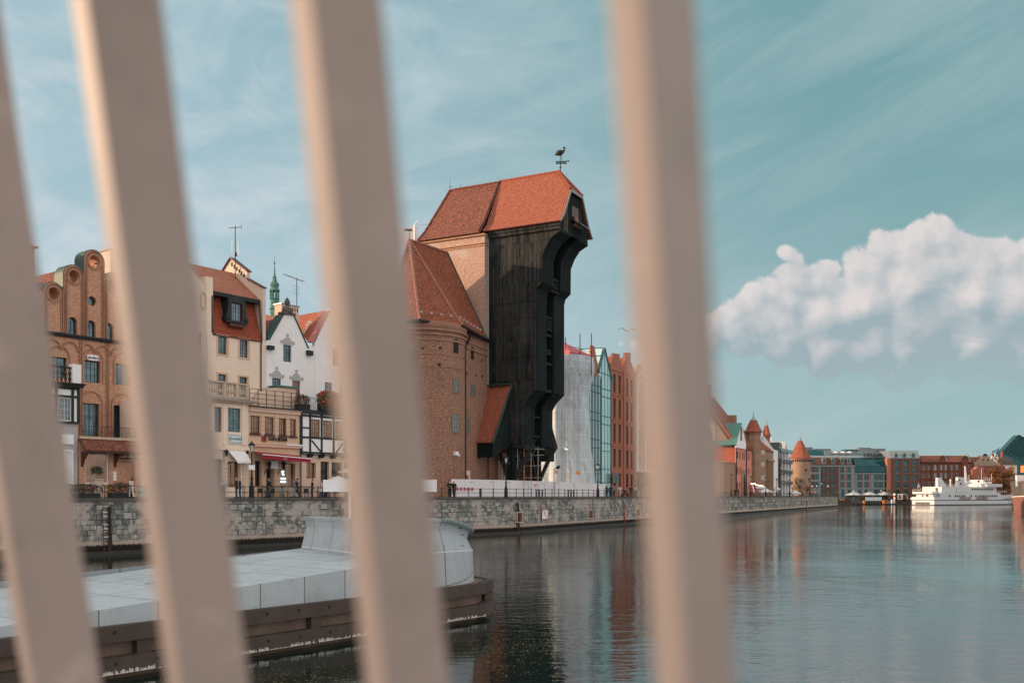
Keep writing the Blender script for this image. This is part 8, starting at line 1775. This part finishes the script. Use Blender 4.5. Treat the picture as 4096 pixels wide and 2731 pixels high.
for i, x in enumerate((3312, 3330, 3348, 3364, 3375)): b_ = MB().box(-.3, .3, -.3, .3, 0, .5).build('orange_lamp', M_orange); b_.location = FP2(x, 504.8, 2.2); tag(b_, 'small orange box, %s along the low far quay' % ('first', 'second', 'third', 'fourth', 'fifth')[i], 'box', 'orange boxes on the low quay')
o = thing('boat_cover', 'pale rounded boat cover beside the ferry stern', 'boat', FP2(3659, 515, 2.55)); MB().lathe(0, 0, [(2.2, 0), (2.1, .7), (1.4, 1.4), (.01, 1.7)], 12).build('cover', mat('boat_white', (.5, .54, .56), .6), o)
o = thing('white_arch_tent', 'small pale arched shelter with people near the ferry', 'shelter', FP2(3618, 520, 2.55)); MB().panel([(-1.9, 0)] + arc(0, 1.2, 1.9, 180, 0, 12) + [(1.9, 0)], [[(-1.4, .05), (1.4, .05)] + arc(0, 1.2, 1.4, 0, 180, 10)], 0, 1.8).build('arch', M_stone, o)
o = thing('white_door_frame', 'white rectangular frame standing before the hotel', 'frame', FP2(3601, 519, 2.55)); MB().panel([(-1.3, 0), (1.3, 0), (1.3, 3.0), (-1.3, 3.0)], [[(-.8, .3), (.8, .3), (.8, 2.5), (-.8, 2.5)]], 0, .2).build('frame', M_white, o)
for i, x in enumerate((3415, 3525, 3200, 3250, 3268, 3312)):
    Y = 506 if x > 3400 else 470; o = thing('park_lamp', 'slim lamp post with pale globe, %s' % ('left of the hotel parasols', 'right of the hotel parasols', 'at the round tower foot', 'before the first hotel bay', 'before the second hotel window', 'beside the brown young tree')[i], 'lamp', FP2(x, Y, 2.55 if x > 3400 else Q), 0, 'slim lamps near the hotel')
    MB().cyl((0, 0, 0), (0, 0, 4.2), .09, n=5).build('post', M_black, o); MB().ball((0, 0, 4.5), .38, 8, 1.1).build('globe', mat('frosted_glass'), o)
# market stalls and flags on the middle quay
def tent(x, y0, y1, xw, t, lb):
    fr = FB; al, zt__ = fr.hit(x, y0, t); al0, ze__ = fr.hit(x, y1, t); p = fr.W(al, t); hw = xw / 2 * p[1] / F; o = thing('market_canopy', lb, 'canopy', (*p, Q), 0, 'white canopies on the middle quay')
    MB().lathe(0, 0, [(.02, zt__ - Q), (hw * 1.1, ze__ - Q), (hw * 1.1, ze__ - Q - .35)], 4, a0=45, a1=405).build('roof', M_whiteF, o)
    for sx in (-1, 1):
        for sy in (-1, 1): MB().cyl((sx * hw * .7, sy * hw * .7, 0), (sx * hw * .7, sy * hw * .7, ze__ - Q), .06, n=4).build('post', M_zinc, o)
tent(3062, 1952, 1965, 62, 4, 'low white pavilion canopy in front of the twin turrets'); tent(3040, 1938, 1948, 52, 6, 'higher pale awning strung with bulbs before the twin turrets'); tent(3182, 1961, 1973, 52, 5, 'white sloping canopy in front of the round tower'); tent(3108, 1945, 1955, 26, 7, 'small white awning at the white gabled modern house')
bl = MB()
for i in range(34):
    f_ = i / 33; x, y = (3003 + 20 * (f_ * 3), 1934 + 1.5 * math.sin(i * 2)) if f_ < .33 else (3023 + 30 * (f_ - .33) * 1.5, 1938 + 8 * (f_ - .33)); a_, z_ = FB.hit(x, y, 2.8); q = FB.W(a_, 2.8); bl.ball((q[0], q[1], z_), .13, 4)
o = bl.build('string_lights', mat('warm_bulb', (1, .8, .5), .5, emit=((1, .72, .42), 1.6)), uv=False); tag(o, 'string of warm glowing bulbs over the quay stalls', 'string lights')
o = thing('flag_stand', 'red and white flag beside a striped flag hung at the quay stalls', 'flags', (*FB.W(FB.hit(3004, HY, 2.2)[0], 2.2), Q)); MB().cyl((0, 0, 0), (0, 0, 3.2), .04, n=5).build('pole', M_black, o)
for k_, (c, nm) in enumerate(((M_redp, 'flag_red'), (M_white, 'flag_white'), (mat('striped_flag', (.25, .05, .1), .8, vary=.5, nz=5), 'striped_flag'))): MB().add([(k_ * .33 - .1, -.1, 2.7 + k_ * .25), (k_ * .33 + .3, -.05, 2.9 + k_ * .25), (k_ * .33 + .75, -.05, 1.2), (k_ * .33 + .4, -.12, .9)], [(0, 1, 2, 3)]).build(nm, c, o)
# fence that closes the side view of shops: litter, pallets
# seagull
g = MB(); pts = [(-1, .32), (-.55, .42), (-.15, .12), (.15, .12), (.55, .42), (1, .32)]
for (xa, za), (xb, zb2) in zip(pts, pts[1:]): g.add([(xa, -.02, za), (xb, -.02, zb2), (xb, .22, zb2), (xa, .22, za), (xa, 0, za - .05), (xb, 0, zb2 - .05), (xb, .2, zb2 - .05), (xa, .2, za - .05)], [(0, 1, 2, 3), (7, 6, 5, 4), (0, 4, 5, 1), (3, 2, 6, 7)])
g.lathe(0, 0, [(.001, -.05), (.12, .0), (.13, .14), (.001, .22)], 8); o = g.build('seagull', M_plG, uv=False); o.location = FP2(2508, 118, HC + (HY - 1326) / F * 118); o.rotation_euler = (0, 0, .3); tag(o, 'gliding seagull above the red warehouses', 'bird')
# floating debris and weed on the water beside the pier
g = MB(); rnd = random.Random(5)
for i in range(2600):
    a_ = rnd.gauss(0, 1); b_ = rnd.gauss(0, 1)
    c_ = rnd.choice(((-3.9, 22.5, 1.7, 1.4), (-5.3, 25, 1.3, 1.3), (-.2, 30.0, 1.3, 2.4), (1.0, 33, 1.6, 2.2), (-6.5, 23, .8, .9)))
    x, y = c_[0] + a_ * c_[2], c_[1] + b_ * c_[3]; s_ = rnd.uniform(.008, .028); g.add([(x - s_, y, .03), (x, y - s_, .03), (x + s_ * 1.6, y, .03), (x, y + s_, .03)], [(0, 1, 2, 3)])
o = g.build('floating_leaves', mat('leaf_litter', (.28, .24, .07), .8, vary=.5, nz=3), recalc=False, uv=False); o['kind'] = 'stuff'
# ================================================================== people
PQ = []
def skinmesh(nodes, edges, parent, name, m, sub=1):
    me = bpy.data.meshes.new(name); me.from_pydata([n[0] for n in nodes], edges, []); o = bpy.data.objects.new(name, me); COL.objects.link(o)
    sk = o.modifiers.new('skin', 'SKIN'); sk.use_smooth_shade = True
    for i, n in enumerate(nodes): v = me.skin_vertices[0].data[i]; v.radius = (n[1], n[1] * (n[2] if len(n) > 2 else 1)); v.use_root = (i == 0)
    sb_ = o.modifiers.new('sub', 'SUBSURF'); sb_.levels = sub; sb_.render_levels = sub
    PQ.append((o, parent, name, m))
def person(loc, rz, label, h=1.75, top=(.02, .025, .03), legs=(.03, .05, .09), hair=(.03, .02, .015), pose='walk', long_hair=False, bald=False, longcoat=False, group=None, bag=None, back=False, sit=False):
    o = thing('person', label, 'person', loc, R(rz), group); S = h; o.scale = (1.2, 1.2, 1.1)
    st = .07 if pose == 'walk' else .012; ln = .06 if pose == 'lean' else .0
    zo = -.24 if sit else 0
    V = lambda x, y, z: (x * S, y * S, (z + zo) * S)
    def arm(s):
        sh = V(s * .105, -ln, .80)
        if pose == 'lean': e = V(s * .14, -.05 - ln, .66); w = V(s * .05, -.17 - ln, .63)
        elif pose == 'pocket': e = V(s * .15, .03, .645); w = V(s * .11, -.03, .53)
        elif pose == 'phone': e = V(s * .13, .0, .64); w = V(s * .06, -.13, .67)
        else: e = V(s * .135, s * .04 + .01, .64); w = V(s * .135, s * .07 - .04, .49)
        return sh, e, w
    hip = .025 if sit else 0
    def leg(s):
        hp = V(s * .05, 0, .50); dy = s * st
        if sit: return hp, V(s * .07, -.24, .49), V(s * .07, -.26, .28), V(s * .07, -.33, .26)
        kn = V(s * .055, -dy * .6 - .012, .275); an = V(s * .052, -dy * 1.3 + .01, .045); to = V(s * .06, -dy * 1.3 - .085, .02); return hp, kn, an, to
    # body: one skin from pelvis to fingers
    N_ = [(V(0, 0, .53), .065 * S, .75), (V(0, -ln * .4, .64), .062 * S, .75), (V(0, -ln, .76), .072 * S, .7), (V(0, -ln, .835), .034 * S), (V(0, -.008 - ln, .875), .036 * S), (V(0, -.01 - ln, .905), .046 * S, 1.15), (V(0, -.006 - ln, .945), .048 * S, 1.15), (V(0, 0 - ln, .972), .03 * S)]
    E_ = [(0, 1), (1, 2), (2, 3), (3, 4), (4, 5), (5, 6), (6, 7)]
    k = len(N_); N_ += [(V(0, -.068 - ln, .912), .008 * S), (V(.05, -.0 - ln, .915), .01 * S), (V(-.05, -.0 - ln, .915), .01 * S)]; E_ += [(5, k), (5, k + 1), (5, k + 2)]
    for s in (-1, 1):
        sh, e, w = arm(s); k = len(N_); N_ += [(sh, .036 * S), (e, .026 * S), (w, .017 * S)]; E_ += [(2, k), (k, k + 1), (k + 1, k + 2)]
        wv = Vector(w); dv = (wv - Vector(e)).normalized(); pv = wv + dv * .045 * S; N_.append((tuple(pv), .02 * S, .6)); E_.append((k + 2, k + 3)); sd_ = Vector((0, 1, 0)) if pose not in ('lean', 'phone') else Vector((0, 0, 1))
        for fi, (off, l) in enumerate(((-.016, .036), (-.006, .045), (.005, .042), (.015, .033))): N_.append((tuple(pv + dv * l * S + sd_ * off * S + Vector((-s * .008 * S, 0, 0))), .0052 * S)); E_.append((k + 3, len(N_) - 1))
        N_.append((tuple(wv + dv * .03 * S - sd_ * .03 * S), .006 * S)); E_.append((k + 2, len(N_) - 1))
        hp, kn, an, to = leg(s); k = len(N_); N_ += [(hp, .05 * S), (kn, .034 * S), (an, .022 * S), (to, .02 * S)]; E_ += [(0, k), (k, k + 1), (k + 1, k + 2), (k + 2, k + 3)]
    skinmesh(N_, E_, o, 'body', M_skin)
    # jacket
    J = [(V(0, 0, .50 if not longcoat else .42), .08 * S, .8), (V(0, -ln * .4, .62), .078 * S, .8), (V(0, -ln, .755), .088 * S, .78), (V(0, -ln, .825), .045 * S)]; E2 = [(0, 1), (1, 2), (2, 3)]
    for s in (-1, 1): sh, e, w = arm(s); k = len(J); J += [(sh, .048 * S), (e, .038 * S), (w, .027 * S)]; E2 += [(2, k), (k, k + 1), (k + 1, k + 2)]
    skinmesh(J, E2, o, 'jacket', mat('cloth_%02d_%02d_%02d' % tuple(int(c * 99) for c in top), top, .9, vary=.15, nz=5))
    Tn = [(V(0, 0, .515), .072 * S, .8)]; E3 = []
    for s in (-1, 1): hp, kn, an, to = leg(s); k = len(Tn); Tn += [(hp, .058 * S), (kn, .044 * S), ((an[0], an[1], an[2] + .01), .034 * S)]; E3 += [(0, k), (k, k + 1), (k + 1, k + 2)]
    skinmesh(Tn, E3, o, 'trousers', mat('cloth_%02d_%02d_%02d' % tuple(int(c * 99) for c in legs), legs, .9, vary=.15, nz=5))
    sh_ = MB()
    for s in (-1, 1): hp, kn, an, to = leg(s); sh_.cyl((an[0], an[1] + .03 * S, an[2] - .008), (to[0], to[1], to[2]), .03 * S, .024 * S, 7)
    sh_.build('shoes', M_black, o)
    if not bald:
        hr = MB(); c = V(0, .012 - ln, .938); hr.lathe(c[0], c[1], [(.001, c[2] + .053 * S), (.03 * S, c[2] + .045 * S), (.05 * S, c[2] + .02 * S), (.056 * S, c[2] - .01 * S), (.05 * S, c[2] - .02 * S)], 10)
        if long_hair: c2 = V(0, .035 - ln, .88); hr.ball(c2, .05 * S, 8, 1.5)
        else: c2 = V(0, .03 - ln, .915); hr.ball(c2, .042 * S, 8, 1.0)
        hr.build('hair', mat('hair_%02d' % int(hair[0] * 99), hair, .8, vary=.3, nz=8), o, smooth=True)
    if bag: b0 = V(.15, 0, .40); MB().box(b0[0] - .02, b0[0] + .06, b0[1] - .14, b0[1] + .14, b0[2] - .1, b0[2] + .22).build('shopping_bag', mat('bag_cloth', bag, .8), o)
    return o
def FPt(fr, x, t): return (*fr.W(fr.hit(x, HY, t)[0], t), Q)
JN = (.03, .06, .11)
person(FPt(FA, 526, 2.6), -110, 'person with long black hair and white top walking past the magenta flowers', 1.62, (.55, .5, .48), (.6, .58, .56), (.01, .01, .01), long_hair=True)
person(FPt(FA, 893, 2.0), 20, 'person in a pale blouse half hidden by the second slat', 1.62, (.38, .38, .42), (.12, .1, .1), (.35, .32, .3), 'phone', long_hair=True)
person(FPt(FA, 946, 1.3), -70, 'bald person in dark jacket standing behind the blonde one', 1.78, (.02, .022, .028), JN, pose='pocket', bald=True)
person(FPt(FA, 960, .95), -75, 'blonde person in short black jacket over a white top and jeans', 1.74, (.012, .014, .018), (.04, .09, .13), (.42, .28, .14), 'pocket', long_hair=False)
person(FPt(FA, 1076, 1.7), -60, 'person in a dark jacket and jeans with thinning dark hair', 1.76, (.015, .018, .022), (.03, .07, .10), pose='walk')
person(FPt(FA, 1175, 1.3), -95, 'person in a grey shirt and pale trousers with glasses', 1.76, (.13, .12, .11), (.30, .33, .34), pose='walk')
person(FPt(FA, 1188, 1.5), -95, 'person in a dark coat right behind the grey shirted one', 1.80, (.02, .03, .045), (.03, .03, .04), pose='walk')
person(FPt(FA, 1249, 1.6), -85, 'heavy person all in black with short dark hair', 1.74, (.008, .009, .011), (.03, .05, .07), pose='pocket')
person(FPt(FA, 1286, 1.9), -100, 'person in a pale pink jacket carrying a white bag', 1.64, (.42, .30, .31), JN, (.16, .07, .03), 'walk', bag=(.55, .5, .5))
person(FPt(FA, 1800, .75), 5, 'person in black jacket with cap leaning on the railing over a phone', 1.80, (.006, .01, .012), (.012, .016, .02), (.005, .005, .005), 'phone')
person(FPt(FA, 1816, 1.0), -40, 'bald person in dark green jacket beside the one leaning on the railing', 1.80, (.008, .022, .022), (.01, .014, .018), pose='pocket', bald=True)
for x, t, rz, tp, lg, hr, ps, lb, lh in ((2426, 5.2, 160, (.03, .03, .04), (.02, .02, .03), (.02, .015, .01), 'walk', 'dark clothed person at the end of the hoarding', False), (2443, 2.4, 170, (.012, .015, .02), (.02, .03, .05), (.02, .015, .01), 'walk', 'person in black coat left of the denim jacket', False),
                                (2455, 2.0, 20, (.16, .22, .25), (.03, .04, .06), (.1, .06, .04), 'walk', 'person in a pale denim jacket below the ship emblem sign', False), (2479, 1.6, 175, (.62, .58, .52), (.6, .57, .5), (.06, .03, .02), 'walk', 'person in cream clothes with a crossbody strap', True),
                                (2500, 1.3, 30, (.05, .06, .08), (.03, .03, .04), (.03, .02, .02), 'sit', 'seated dark clothed person between the cream and black clothed ones', False), (2525, .9, 180, (.01, .01, .014), (.02, .02, .025), (.015, .01, .01), 'pocket', 'person in black hoodie leaning at the railing', False),
                                (2540, 1.1, 170, (.34, .44, .44), (.10, .12, .16), (.05, .03, .02), 'pocket', 'person in pale blue jacket at the right of the group', False), (2940, 1.2, 10, (.01, .01, .012), (.015, .015, .02), (.02, .02, .02), 'pocket', 'black clothed person at the brick buttress of the pink house', False),
                                (2953, 1.0, -40, (.05, .04, .035), (.02, .02, .02), (.2, .14, .1), 'pocket', 'brown coated person beside the black clothed one near the pink house', False), (3040, 1.6, 60, (.3, .3, .32), (.05, .05, .07), (.03, .02, .02), 'walk', 'grey clothed person walking near the far canopies', False), (3078, 1.4, -100, (.4, .38, .36), (.3, .3, .3), (.03, .02, .02), 'walk', 'light clothed person walking right of the white pavilion', False)):
    person(FPt(FB, x, t), rz, lb, 1.76, tp, lg, hr, 'pocket' if ps == 'sit' else ps, long_hair=lh, sit=(ps == 'sit'))
b_ = thing('bench', 'low bench under the seated person by the railing', 'bench', FPt(FB, 2500, 1.35), R(30)); MB().box(-.8, .8, -.2, .2, .42, .47).build('seat', M_beam, b_); MB().box(-.7, -.6, -.2, .2, 0, .42).box(.6, .7, -.2, .2, 0, .42).build('leg', M_black, b_)
for i, x in enumerate((3248, 3254, 3260, 3266)): person(FPt(FB, x, 2.5 + i), 30 * i, 'small distant person in %s near the last quay lamps' % ('pink', 'dark red', 'pale rose', 'grey')[i], 1.72, ((.5, .2, .22), (.2, .03, .05), (.55, .3, .32), (.2, .2, .2))[i], (.03, .03, .04), group='distant people near the last lamps')
bpy.context.view_layer.update(); dg = bpy.context.evaluated_depsgraph_get()
for o, par, nm, m in PQ:
    me = bpy.data.meshes.new_from_object(o.evaluated_get(dg)); me.materials.clear(); me.materials.append(m)
    q = bpy.data.objects.new(nm + '_', me); COL.objects.link(q); q.parent = par; bpy.data.objects.remove(o); q.name = nm

for o in FONTS:
    me = bpy.data.meshes.new_from_object(o.evaluated_get(dg)); q = bpy.data.objects.new('lettering_', me); COL.objects.link(q); q.parent = o.parent; q.location = o.location; q.rotation_euler = o.rotation_euler; q.scale = o.scale
    nm = o.name.split('.')[0]; bpy.data.objects.remove(o); q.name = nm
